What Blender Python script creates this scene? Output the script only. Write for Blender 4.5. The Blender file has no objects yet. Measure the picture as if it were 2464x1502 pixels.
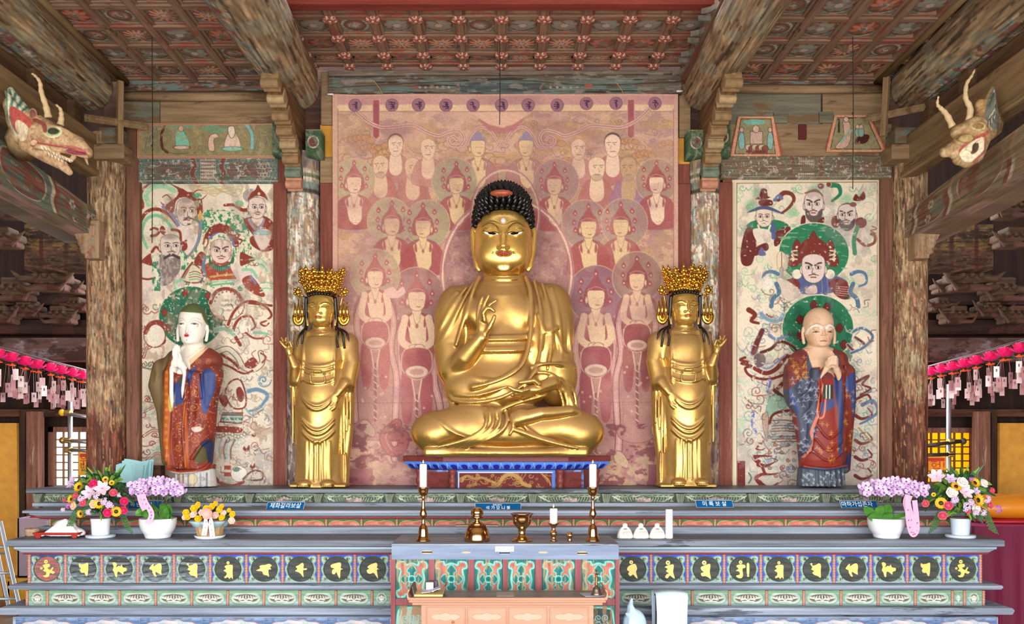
import bpy,bmesh,math,random
import numpy as np
from mathutils import Vector,Matrix
random.seed(7)
SC=bpy.context.scene
COL=SC.collection
# camera, world, daylight, exposure
F,CX,CY,EYE=2150.0,1207.0,1050.0,1.55
cam_d=bpy.data.cameras.new('camera');cam=bpy.data.objects.new('camera',cam_d);COL.objects.link(cam)
cam.location=(0,0,EYE);cam.rotation_euler=(math.pi/2,0,0)
cam_d.sensor_width=36.0;cam_d.lens=36.0*F/2464
cam_d.shift_x=(1232-CX)/2464;cam_d.shift_y=(CY-751)/2464
cam_d.clip_start=0.05;cam_d.clip_end=200
SC.camera=cam
SC.view_settings.view_transform='Standard';SC.view_settings.look='None'
SC.view_settings.gamma=1.0;SC.view_settings.use_curve_mapping=False
SC.view_settings.exposure=0.0
world=bpy.data.worlds.new('courtyard_daylight');SC.world=world;world.use_nodes=True
_n=world.node_tree.nodes;_l=world.node_tree.links;_n.clear()
_tc=_n.new('ShaderNodeTexCoord');_sp=_n.new('ShaderNodeSeparateXYZ');_mr=_n.new('ShaderNodeMapRange')
_cr=_n.new('ShaderNodeValToRGB');_bg=_n.new('ShaderNodeBackground');_wo=_n.new('ShaderNodeOutputWorld')
_mr.inputs[1].default_value=-1;_mr.inputs[2].default_value=1
_l.new(_tc.outputs['Generated'],_sp.inputs[0]);_l.new(_sp.outputs['Z'],_mr.inputs[0]);_l.new(_mr.outputs[0],_cr.inputs[0])
_l.new(_cr.outputs[0],_bg.inputs[0]);_l.new(_bg.outputs[0],_wo.inputs[0])
_e=_cr.color_ramp.elements
_e[0].position=0.0;_e[0].color=(0.78,0.75,0.72,1)
_e[1].position=1.0;_e[1].color=(0.80,0.95,1.25,1)
_x=_e.new(0.47);_x.color=(0.92,0.89,0.86,1)
_x=_e.new(0.52);_x.color=(1.22,1.22,1.22,1)
_x=_e.new(0.70);_x.color=(1.05,1.14,1.30,1)
_bg.inputs[1].default_value=10.5
def portal(name,x,z,w,h):
 d=bpy.data.lights.new(name,'AREA');d.shape='RECTANGLE';d.size=w;d.size_y=h;d.cycles.is_portal=True
 o=bpy.data.objects.new(name,d);COL.objects.link(o);o.location=(x,-0.62,z);o.rotation_euler=(-math.pi/2,0,math.pi)
 o['kind']='helper'
 return o
DOOR_TOP=2.85
portal('doorway_daylight',0,DOOR_TOP/2,9.6,DOOR_TOP)
# helpers
def W(px,py,Y):return Vector(((px-CX)*Y/F,Y,EYE-(py-CY)*Y/F))
def XS(px,Y):return(px-CX)*Y/F
def ZS(py,Y):return EYE-(py-CY)*Y/F
def lin(c):
 c=np.asarray(c,dtype=np.float64)
 return np.where(c<=0.04045,c/12.92,((c+0.055)/1.055)**2.4)
def hx(h):
 h=h.lstrip('#');return np.array([int(h[i:i+2],16)/255 for i in(0,2,4)])
def LC(h,g=1.0):
 c=lin(hx(h))*g;return(float(c[0]),float(c[1]),float(c[2]),1.0)
def tag(o,label,cat,group=None,kind=None):
 o['label']=label;o['category']=cat
 if group:o['group']=group
 if kind:o['kind']=kind
 return o
def thing(name,loc,label,cat,group=None):
 o=bpy.data.objects.new(name,None);COL.objects.link(o);o.location=loc;o.empty_display_size=0.05
 return tag(o,label,cat,group)
def wloc(o):
 v=Vector(o.location)
 while o.parent:o=o.parent;v+=Vector(o.location)
 return v
def obj_from(name,V,Fc,mat,parent=None,smooth=True,mi=None,origin=None,colors=None):
 """one mesh object; V in world metres; its origin goes to the parent's (child) or to its own base (top level)"""
 V=np.asarray(V,dtype=np.float64).reshape(-1,3)
 if parent is None:
  lo,hi=V.min(0),V.max(0)
  loc=np.array(origin if origin is not None else((lo[0]+hi[0])/2,(lo[1]+hi[1])/2,lo[2]))
 else:
  loc=np.zeros(3);V=V-np.array(wloc(parent))
 me=bpy.data.meshes.new(name)
 if isinstance(Fc,np.ndarray):
  Vl=(V-loc).astype(np.float32);n,k=Fc.shape
  me.vertices.add(len(Vl));me.vertices.foreach_set('co',Vl.ravel())
  me.loops.add(n*k);me.loops.foreach_set('vertex_index',Fc.astype(np.int32).ravel())
  me.polygons.add(n);me.polygons.foreach_set('loop_start',np.arange(0,n*k,k,dtype=np.int32))
  me.update(calc_edges=True);me.validate()
 else:
  me.from_pydata([tuple(v)for v in(V-loc)],[],Fc);me.update()
 for m in(mat if isinstance(mat,(list,tuple))else[mat]):me.materials.append(m)
 if mi is not None:me.polygons.foreach_set('material_index',np.asarray(mi,dtype=np.int32))
 if smooth:me.polygons.foreach_set('use_smooth',np.ones(len(me.polygons),dtype=bool))
 if colors is not None:
  a=me.color_attributes.new('Col','FLOAT_COLOR','POINT')
  cc=np.ones((len(V),4),dtype=np.float32);cc[:,:3]=colors;a.data.foreach_set('color',cc.ravel())
 o=bpy.data.objects.new(name,me);COL.objects.link(o)
 if parent is not None:o.parent=parent
 else:o.location=loc
 return o
class MB:
 """collects boxes, tubes, lathes, prisms; build() links them as ONE mesh object"""
 def __init__(s):s.V=[];s.F=[];s.M=[];s.m=0;s.n=0
 def add(s,V,Fc):
  V=[tuple(v)for v in V];b=s.n
  s.V+=V;s.n+=len(V);s.F+=[tuple(i+b for i in f)for f in Fc];s.M+=[s.m]*len(Fc)
  return s
 def box(s,lo,hi,rot=None,c=None):
  x0,y0,z0=lo;x1,y1,z1=hi
  V=[Vector(v)for v in((x0,y0,z0),(x1,y0,z0),(x1,y1,z0),(x0,y1,z0),(x0,y0,z1),(x1,y0,z1),(x1,y1,z1),(x0,y1,z1))]
  if rot is not None:
   c=Vector(c)if c is not None else(Vector(lo)+Vector(hi))/2
   V=[rot@(v-c)+c for v in V]
  return s.add(V,[(0,3,2,1),(4,5,6,7),(0,1,5,4),(1,2,6,5),(2,3,7,6),(3,0,4,7)])
 def cbox(s,c,d,rot=None):
  c=Vector(c);d=Vector(d)/2
  return s.box(c-d,c+d,rot,c)
 def tube(s,P,R,n=10,cap=True,flat=1.0,up=None):
  P=[Vector(p)for p in P]
  if not hasattr(R,'__len__'):R=[R]*len(P)
  V=[];prev=None
  for i,p in enumerate(P):
   t=(P[min(i+1,len(P)-1)]-P[max(i-1,0)]).normalized()
   if prev is None:
    a=Vector(up)if up is not None else(Vector((0,0,1))if abs(t.z)<0.9 else Vector((0,1,0)))
    u=t.cross(a).normalized()
   else:u=(prev-t*prev.dot(t)).normalized()
   prev=u;v=t.cross(u)
   for k in range(n):
    an=2*math.pi*k/n
    V.append(p+u*(math.cos(an)*R[i])+v*(math.sin(an)*R[i]*flat))
  Fc=[]
  for i in range(len(P)-1):
   for k in range(n):
    a,b=i*n+k,i*n+(k+1)%n
    Fc.append((a,b,b+n,a+n))
  if cap:Fc+=[tuple(range(n-1,-1,-1)),tuple(range((len(P)-1)*n,len(P)*n))]
  return s.add(V,Fc)
 def lathe(s,c,prof,n=24,wob=None,axis='z'):
  """prof: (radius, height) from the bottom up"""
  c=Vector(c);V=[]
  for r,h in prof:
   for k in range(n):
    a=2*math.pi*k/n;rr=r*(wob(a,h)if wob else 1)
    q=Vector((math.cos(a)*rr,math.sin(a)*rr,h))
    if axis=='y':q=Vector((q.x,-q.z,q.y))
    V.append(c+q)
  Fc=[]
  for i in range(len(prof)-1):
   for k in range(n):
    a,b=i*n+k,i*n+(k+1)%n;Fc.append((a,b,b+n,a+n))
  Fc+=[tuple(range(n-1,-1,-1)),tuple(range((len(prof)-1)*n,len(prof)*n))]
  return s.add(V,Fc)
 def ell(s,c,r,nu=14,nv=9,rot=None):
  c=Vector(c);V=[None];V=[]
  for j in range(1,nv):
   th=math.pi*j/nv
   for k in range(nu):
    a=2*math.pi*k/nu
    q=Vector((r[0]*math.sin(th)*math.cos(a),r[1]*math.sin(th)*math.sin(a),-r[2]*math.cos(th)))
    V.append(c+(rot@q if rot is not None else q))
  b=Vector((0,0,-r[2]));t=Vector((0,0,r[2]))
  if rot is not None:b=rot@b;t=rot@t
  V+=[c+b,c+t];Fc=[]
  for j in range(nv-2):
   for k in range(nu):
    a,e=j*nu+k,j*nu+(k+1)%nu;Fc.append((a,e,e+nu,a+nu))
  nb=len(V)-2
  for k in range(nu):
   Fc.append((nb,(k+1)%nu,k));m=(nv-2)*nu;Fc.append((m+k,m+(k+1)%nu,nb+1))
  return s.add(V,Fc)
 def prism(s,poly,d0,d1,fn):
  """poly in 2-D, fn(a, b, depth) -> world point; front at d0"""
  n=len(poly)
  V=[fn(a,b,d0)for a,b in poly]+[fn(a,b,d1)for a,b in poly]
  Fc=[tuple(range(n)),tuple(range(2*n-1,n-1,-1))]+[(i,i+n,(i+1)%n+n,(i+1)%n)for i in range(n)]
  return s.add(V,Fc)
 def strip(s,A,B):
  """a ribbon between two polylines"""
  n=len(A);return s.add(list(A)+list(B),[(i,i+1,n+i+1,n+i)for i in range(n-1)])
 def build(s,name,mat,parent=None,smooth=False,bevel=0,fix=True,solid=0,seg=2,sub=0):
  o=obj_from(name,s.V,s.F,mat,parent,smooth,s.M)
  if fix:
   bm=bmesh.new();bm.from_mesh(o.data);bmesh.ops.recalc_face_normals(bm,faces=bm.faces);bm.to_mesh(o.data);bm.free()
  if solid:md=o.modifiers.new('solid','SOLIDIFY');md.thickness=solid;md.offset=0
  if bevel:md=o.modifiers.new('bevel','BEVEL');md.width=bevel;md.segments=seg;md.limit_method='ANGLE'
  if sub:md=o.modifiers.new('sub','SUBSURF');md.levels=sub;md.render_levels=sub
  return o
def copy_tree(o,parent=None):
 c=o.copy();COL.objects.link(c)
 if parent is not None:c.parent=parent;c.matrix_parent_inverse=o.matrix_parent_inverse
 for ch in list(o.children):copy_tree(ch,c)
 return c
def bez(P,n=8,closed=False):
 """Catmull-Rom through the points"""
 P=[np.asarray(p,dtype=float)for p in P];m=len(P);out=[]
 rng=range(m if closed else m-1)
 for i in rng:
  if closed:a,b,c,d=P[(i-1)%m],P[i],P[(i+1)%m],P[(i+2)%m]
  else:a,b,c,d=P[max(i-1,0)],P[i],P[i+1],P[min(i+2,m-1)]
  for k in range(n):
   t=k/n
   out.append(0.5*((2*b)+(-a+c)*t+(2*a-5*b+4*c-d)*t*t+(-a+3*b-3*c+d)*t**3))
 if not closed:out.append(P[-1])
 return out
# noise and the painter (pigment laid on panels, per vertex)
def vnoise(h,w,sx,sy,seed):
 """value noise, feature size sx, sy in samples"""
 r=np.random.RandomState(seed);gh,gw=int(h/sy)+3,int(w/sx)+3
 g=r.rand(gh,gw);y=np.arange(h)/sy;x=np.arange(w)/sx
 yi=y.astype(int);xi=x.astype(int);fy=(y-yi)[:,None];fx=(x-xi)[None,:]
 fy=fy*fy*(3-2*fy);fx=fx*fx*(3-2*fx)
 a=g[yi][:,xi];b=g[yi][:,xi+1];c=g[yi+1][:,xi];d=g[yi+1][:,xi+1]
 return(a*(1-fx)+b*fx)*(1-fy)+(c*(1-fx)+d*fx)*fy
def fbm(h,w,sx,sy,seed,oct=4):
 o=np.zeros((h,w));t=0;a=1.0
 for i in range(oct):
  o+=a*vnoise(h,w,max(sx/2**i,1),max(sy/2**i,1),seed+i*17);t+=a;a*=0.55
 return o/t
class Cv:
 """a painted board: x0..x1, y0..y1 in drawing units, one sample per res"""
 def __init__(s,x0,y0,x1,y1,res,bg):
  s.x0,s.y0,s.x1,s.y1=x0,y0,x1,y1
  s.w=int(round((x1-x0)/res))+1;s.hh=int(round((y1-y0)/res))+1
  s.rx=(x1-x0)/(s.w-1);s.ry=(y1-y0)/(s.hh-1);s.res=(s.rx+s.ry)/2
  s.c=np.empty((s.hh,s.w,3));s.c[:]=hx(bg)if isinstance(bg,str)else bg
  s.z=np.zeros((s.hh,s.w))
  s.X=np.linspace(x0,x1,s.w);s.Y=np.linspace(y0,y1,s.hh)
 def _win(s,xa,ya,xb,yb):
  i0=max(int((xa-s.x0)/s.rx)-1,0);i1=min(int((xb-s.x0)/s.rx)+3,s.w)
  j0=max(int((ya-s.y0)/s.ry)-1,0);j1=min(int((yb-s.y0)/s.ry)+3,s.hh)
  if i0>=i1 or j0>=j1:return None
  return j0,j1,i0,i1
 def _put(s,win,al,col,a,z):
  j0,j1,i0,i1=win;al=al*a
  if col is not None:
   col=hx(col)if isinstance(col,str)else np.asarray(col)
   r=s.c[j0:j1,i0:i1];r+=(col-r)*al[...,None]
  if z is not None:
   r=s.z[j0:j1,i0:i1];r+=(z-r)*al
 def poly(s,P,col,a=1.0,sm=True,edge=None,ew=1.2,z=None,n=5):
  if sm:P=bez(P,n,True)
  P=np.asarray(P,dtype=float);lo=P.min(0);hi=P.max(0)
  win=s._win(lo[0],lo[1],hi[0],hi[1])
  if win is None:return
  j0,j1,i0,i1=win;X=s.X[None,i0:i1];Y=s.Y[j0:j1,None]
  ins=np.zeros((j1-j0,i1-i0),bool);dm=np.full(ins.shape,1e9)
  for k in range(len(P)):
   ax,ay=P[k-1];bx,by=P[k]
   if ay!=by:
    ins^=((ay>Y)!=(by>Y))&(X<(bx-ax)*(Y-ay)/(by-ay)+ax)
   dx,dy=bx-ax,by-ay;q=dx*dx+dy*dy+1e-9
   t=np.clip(((X-ax)*dx+(Y-ay)*dy)/q,0,1)
   np.minimum(dm,(X-ax-t*dx)**2+(Y-ay-t*dy)**2,out=dm)
  d=np.sqrt(dm)*np.where(ins,-1,1)
  s._put(win,np.clip(0.5-d/s.res,0,1),col,a,z)
  if edge:s._put(win,np.clip(0.5-(np.abs(d)-ew/2)/s.res,0,1),edge,a or 0.9,None)
 def ell(s,cx,cy,rx,ry,col,a=1.0,rot=0,edge=None,ew=1.2,z=None,soft=0):
  R=max(rx,ry)+soft;win=s._win(cx-R,cy-R,cx+R,cy+R)
  if win is None:return
  j0,j1,i0,i1=win;X=s.X[None,i0:i1]-cx;Y=s.Y[j0:j1,None]-cy
  c,n=math.cos(rot),math.sin(rot);u=X*c+Y*n;v=-X*n+Y*c
  q=np.sqrt((u/rx)**2+(v/ry)**2);d=(q-1)*min(rx,ry)
  s._put(win,np.clip(0.5-d/(s.res+soft),0,1),col,a,z)
  if edge:s._put(win,np.clip(0.5-(np.abs(d)-ew/2)/s.res,0,1),edge,a or 0.9,None)
 def line(s,P,w,col,a=1.0,sm=True,w2=None,z=None,n=6):
  if sm and len(P)>2:P=bez(P,n)
  P=np.asarray(P,dtype=float);m=len(P)-1
  lo=P.min(0)-w;hi=P.max(0)+w;win=s._win(lo[0],lo[1],hi[0],hi[1])
  if win is None:return
  j0,j1,i0,i1=win;al=np.zeros((j1-j0,i1-i0))
  for k in range(m):
   ax,ay=P[k];bx,by=P[k+1];wk=w if w2 is None else w+(w2-w)*(k+0.5)/m
   ww=s._win(min(ax,bx)-wk,min(ay,by)-wk,max(ax,bx)+wk,max(ay,by)+wk)
   if ww is None:continue
   a0,a1,b0,b1=ww;X=s.X[None,b0:b1];Y=s.Y[a0:a1,None]
   dx,dy=bx-ax,by-ay;q=dx*dx+dy*dy+1e-9
   t=np.clip(((X-ax)*dx+(Y-ay)*dy)/q,0,1)
   d=np.sqrt((X-ax-t*dx)**2+(Y-ay-t*dy)**2)-wk/2
   r=al[max(a0-j0,0):a1-j0,max(b0-i0,0):b1-i0]
   e=np.clip(0.5-d/s.res,0,1)
   e=e[max(j0-a0,0):,max(i0-b0,0):][:r.shape[0],:r.shape[1]]
   np.maximum(r,e,out=r)
  s._put(win,al,col,a,z)
 def rect(s,xa,ya,xb,yb,col,a=1.0,z=None,edge=None,ew=1.2):
  s.poly([(xa,ya),(xb,ya),(xb,yb),(xa,yb)],col,a,False,edge,ew,z)
 def spiral(s,x,y,r,w,col,turns=1.6,dirn=1,a0=0.0,a=1.0,tail=None):
  P=[]
  for k in range(int(turns*12)+1):
   t=k/12*2*math.pi;q=r*(1-k/(turns*12+2))
   P.append((x+q*math.cos(a0+dirn*t),y+q*math.sin(a0+dirn*t)))
  if tail:P=list(tail)+P
  s.line(P,w,col,a,sm=True,n=2)
 def wear(s,col,lo,hi,sx,sy,seed,a=1.0,oct=4,box=None):
  q=fbm(s.hh,s.w,sx/s.rx,sy/s.ry,seed,oct);q=(q-q.min())/(q.max()-q.min())
  m=np.clip((q-lo)/(hi-lo),0,1)*a
  if box is not None:
   m=m*((s.X[None,:]>box[0])&(s.X[None,:]<box[2])&(s.Y[:,None]>box[1])&(s.Y[:,None]<box[3]))
  s.c+=(hx(col)-s.c)*m[...,None]
 def tone(s,sat,mul=1.0):
  q=s.c.mean(2,keepdims=True);s.c=np.clip((q+(s.c-q)*sat)*mul,0,1)
 def grain(s,amp,sx,sy,seed):
  q=fbm(s.hh,s.w,max(sx/s.rx,1),max(sy/s.ry,1),seed,3)
  s.c*=(1+amp*(q-q.mean())*2)[...,None]
 def colors(s,gain=1.0):return lin(np.clip(s.c,0,1)).reshape(-1,3)*gain
 def sample(s,x,y):
  i=np.clip(((np.asarray(x)-s.x0)/s.rx),0,s.w-1.001);j=np.clip(((np.asarray(y)-s.y0)/s.ry),0,s.hh-1.001)
  a=i.astype(int);b=j.astype(int);u=(i-a)[:,None];v=(j-b)[:,None]
  C=s.c;return(C[b,a]*(1-u)+C[b,a+1]*u)*(1-v)+(C[b+1,a]*(1-u)+C[b+1,a+1]*u)*v
 def board(s,name,fn,mat,parent=None,gain=1.0,back=0.02,keep=None,smooth=False):
  """grid mesh of the board; fn(x, y, h) -> world arrays for drawing coords and height towards the viewer; closed by a back slab"""
  X,Y=np.meshgrid(s.X,s.Y);V=np.stack(fn(X.ravel(),Y.ravel(),s.z.ravel()),1)
  w,h=s.w,s.hh;i=np.arange(w*h).reshape(h,w)
  q=np.stack([i[:-1,:-1],i[1:,:-1],i[1:,1:],i[:-1,1:]],-1).reshape(-1,4)
  cc=s.colors(gain)
  if keep is not None:
   k=keep(X.ravel(),Y.ravel());q=q[k[q].all(1)]
  elif back:
   rim=np.concatenate([i[0,:],i[1:,-1],i[-1,-2::-1],i[-2:0:-1,0]])
   Vb=np.stack(fn(X.ravel()[rim],Y.ravel()[rim],np.full(len(rim),-back)),1);b=len(V)+np.arange(len(rim))
   rn,bn=np.roll(rim,-1),np.roll(b,-1)
   q=np.concatenate([q,np.stack([rim,rn,bn,b],1)])
   V=np.concatenate([V,Vb]);cc=np.concatenate([cc,cc[rim]])
  return obj_from(name,V,q,mat,parent,smooth,colors=cc)
def plane_fn(Y,tilt=0.0):
 """drawing units = photograph pixels at depth Y, facing the hall; h in metres"""
 return lambda x,y,h:((x-CX)*Y/F,np.full(np.shape(x),Y)-h+0*y,EYE-(y-CY)*Y/F)
# sculpting: smooth union of rounded forms, then one continuous skin
class Sculpt:
 """drawing units: x, y = photograph pixels, w = pixels towards the viewer"""
 def __init__(s,lo,hi,step):
  s.lo=np.array(lo,float);s.st=step
  s.n=[int(math.ceil((hi[i]-lo[i])/step))+1 for i in range(3)]
  s.f=np.full(s.n,60.0,np.float32);s.g=1.0
  s.ax=[s.lo[i]+np.arange(s.n[i])*step for i in range(3)]
 def _sl(s,lo,hi,m):
  sl=[]
  for i in range(3):
   a=max(int((lo[i]-m-s.lo[i])/s.st),0);b=min(int((hi[i]+m-s.lo[i])/s.st)+2,s.n[i])
   if a>=b:return None
   sl.append(slice(a,b))
  return tuple(sl)
 def _g(s,sl):return(s.ax[0][sl[0]][:,None,None],s.ax[1][sl[1]][None,:,None],s.ax[2][sl[2]][None,None,:])
 def _mix(s,sl,d,k,sub):
  r=s.f[sl]
  if sub:
   if k>0:
    h=np.clip(0.5-0.5*(r+d)/k,0,1);r[:]=r+(-d-r)*h+k*h*(1-h)
   else:np.maximum(r,-d,out=r)
  elif k>0:
   h=np.clip(0.5+0.5*(r-d)/k,0,1);r[:]=r+(d-r)*h-k*h*(1-h)
  else:np.minimum(r,d,out=r)
 def ref(s,w):
  """size of what is drawn next, for forms standing w in front of the middle plane"""
  s.g=1-w/F
 def q(s,p):return(CX+(p[0]-CX)*s.g,CY+(p[1]-CY)*s.g,*[v for v in p[2:3]],*[v*s.g for v in p[3:]])
 def ell(s,c,r,k=6,rot=None,sub=False):
  """rot: angle in the picture plane (radians)"""
  c=s.q(c);r=[v*s.g for v in r];R=max(r);sl=s._sl([c[i]-R for i in range(3)],[c[i]+R for i in range(3)],2*k+12)
  if sl is None:return s
  x,y,w=s._g(sl);x=x-c[0];y=y-c[1];w=w-c[2]
  if rot:cs,sn=math.cos(rot),math.sin(rot);x,y=x*cs+y*sn,-x*sn+y*cs
  k0=np.sqrt((x/r[0])**2+(y/r[1])**2+(w/r[2])**2)
  k1=np.sqrt((x/r[0]**2)**2+(y/r[1]**2)**2+(w/r[2]**2)**2)+1e-6
  s._mix(sl,(k0*(k0-1)/k1).astype(np.float32),k,sub);return s
 def cap(s,P,k=5,sub=False,fl=1.0,sm=0):
  """chain of tapering limbs; P: (x, y, w, radius); fl < 1 flattens the section in depth"""
  if sm:P=[tuple(q)for q in bez(P,sm)]
  if sm and not sub:k=k*1.7
  P=[s.q(p)for p in P];A=np.array(P);lo=(A[:,:3]-A[:,3:]).min(0);hi=(A[:,:3]+A[:,3:]).max(0);sl=s._sl(lo,hi,2*k+8)
  if sl is None:return s
  x,y,w=s._g(sl);D=None
  for a,b in zip(P[:-1],P[1:]):
   ab=[b[i]-a[i]for i in range(3)];q=sum(v*v for v in ab)+1e-6
   t=np.clip(((x-a[0])*ab[0]+(y-a[1])*ab[1]+(w-a[2])*ab[2])/q,0,1)
   d=np.sqrt((x-a[0]-t*ab[0])**2+(y-a[1]-t*ab[1])**2+((w-a[2]-t*ab[2])/fl)**2)-(a[3]+t*(b[3]-a[3]))
   D=d if D is None else np.minimum(D,d)
  s._mix(sl,D.astype(np.float32),k,sub);return s
 def ridge(s,P,r,k=4,off=-0.2,n=4):
  """a raised fold running over the form already there"""
  P=np.array(bez(P,n));w=s.depth(*s.q2(P))+off*r;m=len(P)
  return s.cap([(P[i,0],P[i,1],w[i],r*(0.55+0.45*math.sin(math.pi*(i+0.5)/m)))for i in range(m)],k)
 def q2(s,P):return CX+(P[:,0]-CX)*s.g,CY+(P[:,1]-CY)*s.g
 def slab(s,c,r,rd=4,k=4,sub=False):
  c=s.q(c);r=[v*s.g for v in r];sl=s._sl([c[i]-r[i]for i in range(3)],[c[i]+r[i]for i in range(3)],2*k+8)
  if sl is None:return s
  x,y,w=s._g(sl);q=[np.abs(v-c[i])-(r[i]-rd)for i,v in enumerate((x,y,w))]
  d=np.sqrt(sum(np.maximum(v,0)**2 for v in q))+np.minimum(np.maximum(q[0],np.maximum(q[1],q[2])),0)-rd
  s._mix(sl,d.astype(np.float32),k,sub);return s
 def loft(s,rings,k=4):
  """stacked ellipse sections: (y, cx, cw, rx, rw); filled between, linear"""
  R=np.array(rings,float);R=R[np.argsort(R[:,0])];R[:,0]=CY+(R[:,0]-CY)*s.g;R[:,1]=CX+(R[:,1]-CX)*s.g;R[:,3:]*=s.g
  y=s.ax[1];m=(y>=R[0,0])&(y<=R[-1,0]);j=np.where(m)[0]
  if len(j)==0:return s
  g=[np.interp(y[j],R[:,0],R[:,i])for i in range(1,5)]
  x=s.ax[0][:,None,None];w=s.ax[2][None,None,:]
  cx,cw,rx,rw=[q[None,:,None]for q in g]
  qq=np.sqrt(((x-cx)/rx)**2+((w-cw)/rw)**2);d=(qq-1)*np.minimum(rx,rw)
  e=np.minimum(y[j]-R[0,0],R[-1,0]-y[j])[None,:,None]
  d=np.maximum(d,-e)
  sl=(slice(None),slice(j[0],j[-1]+1),slice(None));s._mix(sl,d.astype(np.float32),k,False);return s
 def warp(s,fn):
  """fn(x, y, w) -> amount added to the field (folds, creases)"""
  sl=(slice(None),)*3;s.f+=fn(*s._g(sl)).astype(np.float32);return s
 def depth(s,x,y):
  """front surface w at picture points"""
  x=np.atleast_1d(np.asarray(x,float));y=np.atleast_1d(np.asarray(y,float))
  def col(i,j):return s.f[np.clip(i,0,s.n[0]-1),np.clip(j,0,s.n[1]-1),:]
  i=(x-s.lo[0])/s.st;j=(y-s.lo[1])/s.st;a=np.floor(i).astype(int);b=np.floor(j).astype(int);u=(i-a)[:,None];v=(j-b)[:,None]
  c=(col(a,b)*(1-u)+col(a+1,b)*u)*(1-v)+(col(a,b+1)*(1-u)+col(a+1,b+1)*u)*v
  ins=c<0;k=np.where(ins.any(1),c.shape[1]-1-np.argmax(ins[:,::-1],1),0);k2=np.minimum(k+1,c.shape[1]-1);r=np.arange(len(k))
  f0,f1=c[r,k],c[r,k2];t=np.where(f1-f0!=0,-f0/np.where(f1-f0==0,1,f1-f0),0)
  return s.ax[2][k]+np.clip(t,0,1)*s.st
 def decal(s,name,P,mat,Yc,parent,off=0.5,st=0.7,sm=True):
  """thin inlay lying on the front of the form inside the outline P"""
  P=np.array(bez(P,6,True)if sm else P,float);P=np.stack(s.q2(P),1);lo=P.min(0);hi=P.max(0)
  X,Y=np.meshgrid(np.arange(lo[0],hi[0]+st,st),np.arange(lo[1],hi[1]+st,st));h,w=X.shape
  ins=np.zeros(X.shape,bool)
  for k in range(len(P)):
   ax,ay=P[k-1];bx,by=P[k]
   if ay!=by:ins^=((ay>Y)!=(by>Y))&(X<(bx-ax)*(Y-ay)/(by-ay)+ax)
  W_=s.depth(X.ravel(),Y.ravel())+off;sc=Yc/F
  V=np.stack([(X.ravel()-CX)*sc,Yc-W_*sc,EYE-(Y.ravel()-CY)*sc],1);i=np.arange(h*w).reshape(h,w)
  q=np.stack([i[:-1,:-1],i[1:,:-1],i[1:,1:],i[:-1,1:]],-1).reshape(-1,4);k=ins.ravel()[q].sum(1)>=3;q=q[k]
  u=np.unique(q);m=np.zeros(h*w,int);m[u]=np.arange(len(u));return obj_from(name,V[u],m[q],mat,parent,True)
 def inkline(s,name,PL,r,mat,Yc,parent,off=0.2):
  for P in PL:
   m=MB();P=np.array(bez(P,5));P=np.stack(s.q2(P),1);w=s.depth(P[:,0],P[:,1])+off;n=len(P)
   m.tube([PW(P[i,0],P[i,1],w[i],Yc)for i in range(n)],[r*Yc/F*(0.5+0.5*math.sin(math.pi*(i+0.5)/n))for i in range(n)],5)
   o=m.build(name,mat,parent,smooth=True)
  return o
 def mesh(s,relax=1):
  f=np.pad(s.f,1,constant_values=60.0);ins=f<0
  c=np.zeros([n-1 for n in f.shape],np.int8);off=[(i,j,k)for i in(0,1)for j in(0,1)for k in(0,1)]
  def sh(A,o):return A[o[0]:A.shape[0]-1+o[0],o[1]:A.shape[1]-1+o[1],o[2]:A.shape[2]-1+o[2]]
  for o in off:c+=sh(ins,o)
  act=(c>0)&(c<8);I=np.argwhere(act);idx=np.full(act.shape,-1,np.int64);idx[act]=np.arange(len(I))
  pos=np.zeros((len(I),3));cnt=np.zeros(len(I))
  for o in off:
   for ax in range(3):
    if o[ax]:continue
    o2=list(o);o2[ax]=1
    f0=f[I[:,0]+o[0],I[:,1]+o[1],I[:,2]+o[2]];f1=f[I[:,0]+o2[0],I[:,1]+o2[1],I[:,2]+o2[2]]
    m=(f0<0)!=(f1<0);t=np.where(m,f0/np.where(m,f0-f1,1),0)
    q=np.array(o,float)[None,:].repeat(len(I),0);q[:,ax]+=t
    pos+=q*m[:,None];cnt+=m
  V=I+pos/cnt[:,None]
  Q=[]
  for ax in range(3):
   u,v=[(1,2),(2,0),(0,1)][ax]
   a=np.take(ins,range(0,ins.shape[ax]-1),ax);b=np.take(ins,range(1,ins.shape[ax]),ax)
   E=np.argwhere(a!=b);E=E[(E[:,u]>0)&(E[:,v]>0)&(E[:,u]<ins.shape[u]-1)&(E[:,v]<ins.shape[v]-1)]
   fl=ins[E[:,0],E[:,1],E[:,2]];qs=[]
   for du,dv in((1,1),(0,1),(0,0),(1,0)):
    e=E.copy();e[:,u]-=du;e[:,v]-=dv;qs.append(idx[e[:,0],e[:,1],e[:,2]])
   q=np.stack(qs,1);q[~fl]=q[~fl][:,::-1];Q.append(q)
  Q=np.concatenate(Q);Q=Q[(Q>=0).all(1)]
  for _ in range(relax):
   A=np.zeros_like(V);n=np.zeros(len(V))
   for k in range(4):
    np.add.at(A,Q[:,k],V[Q[:,(k+1)%4]]);np.add.at(n,Q[:,k],1)
    np.add.at(A,Q[:,k],V[Q[:,(k-1)%4]]);np.add.at(n,Q[:,k],1)
   V=V*0.5+0.5*A/n[:,None]
  return s.lo+(V-1)*s.st,Q
 def build(s,name,mat,Yc,parent=None,relax=1,paint=None,gain=1.0,mirror=None):
  P,Q=s.mesh(relax);sc=Yc/F
  V=np.stack([(P[:,0]-CX)*sc,Yc-P[:,2]*sc,EYE-(P[:,1]-CY)*sc],1)
  cc=lin(np.clip(paint(P),0,1))*gain if paint is not None else None
  return obj_from(name,V,Q[:,::-1].copy(),mat,parent,True,colors=cc)
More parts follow.
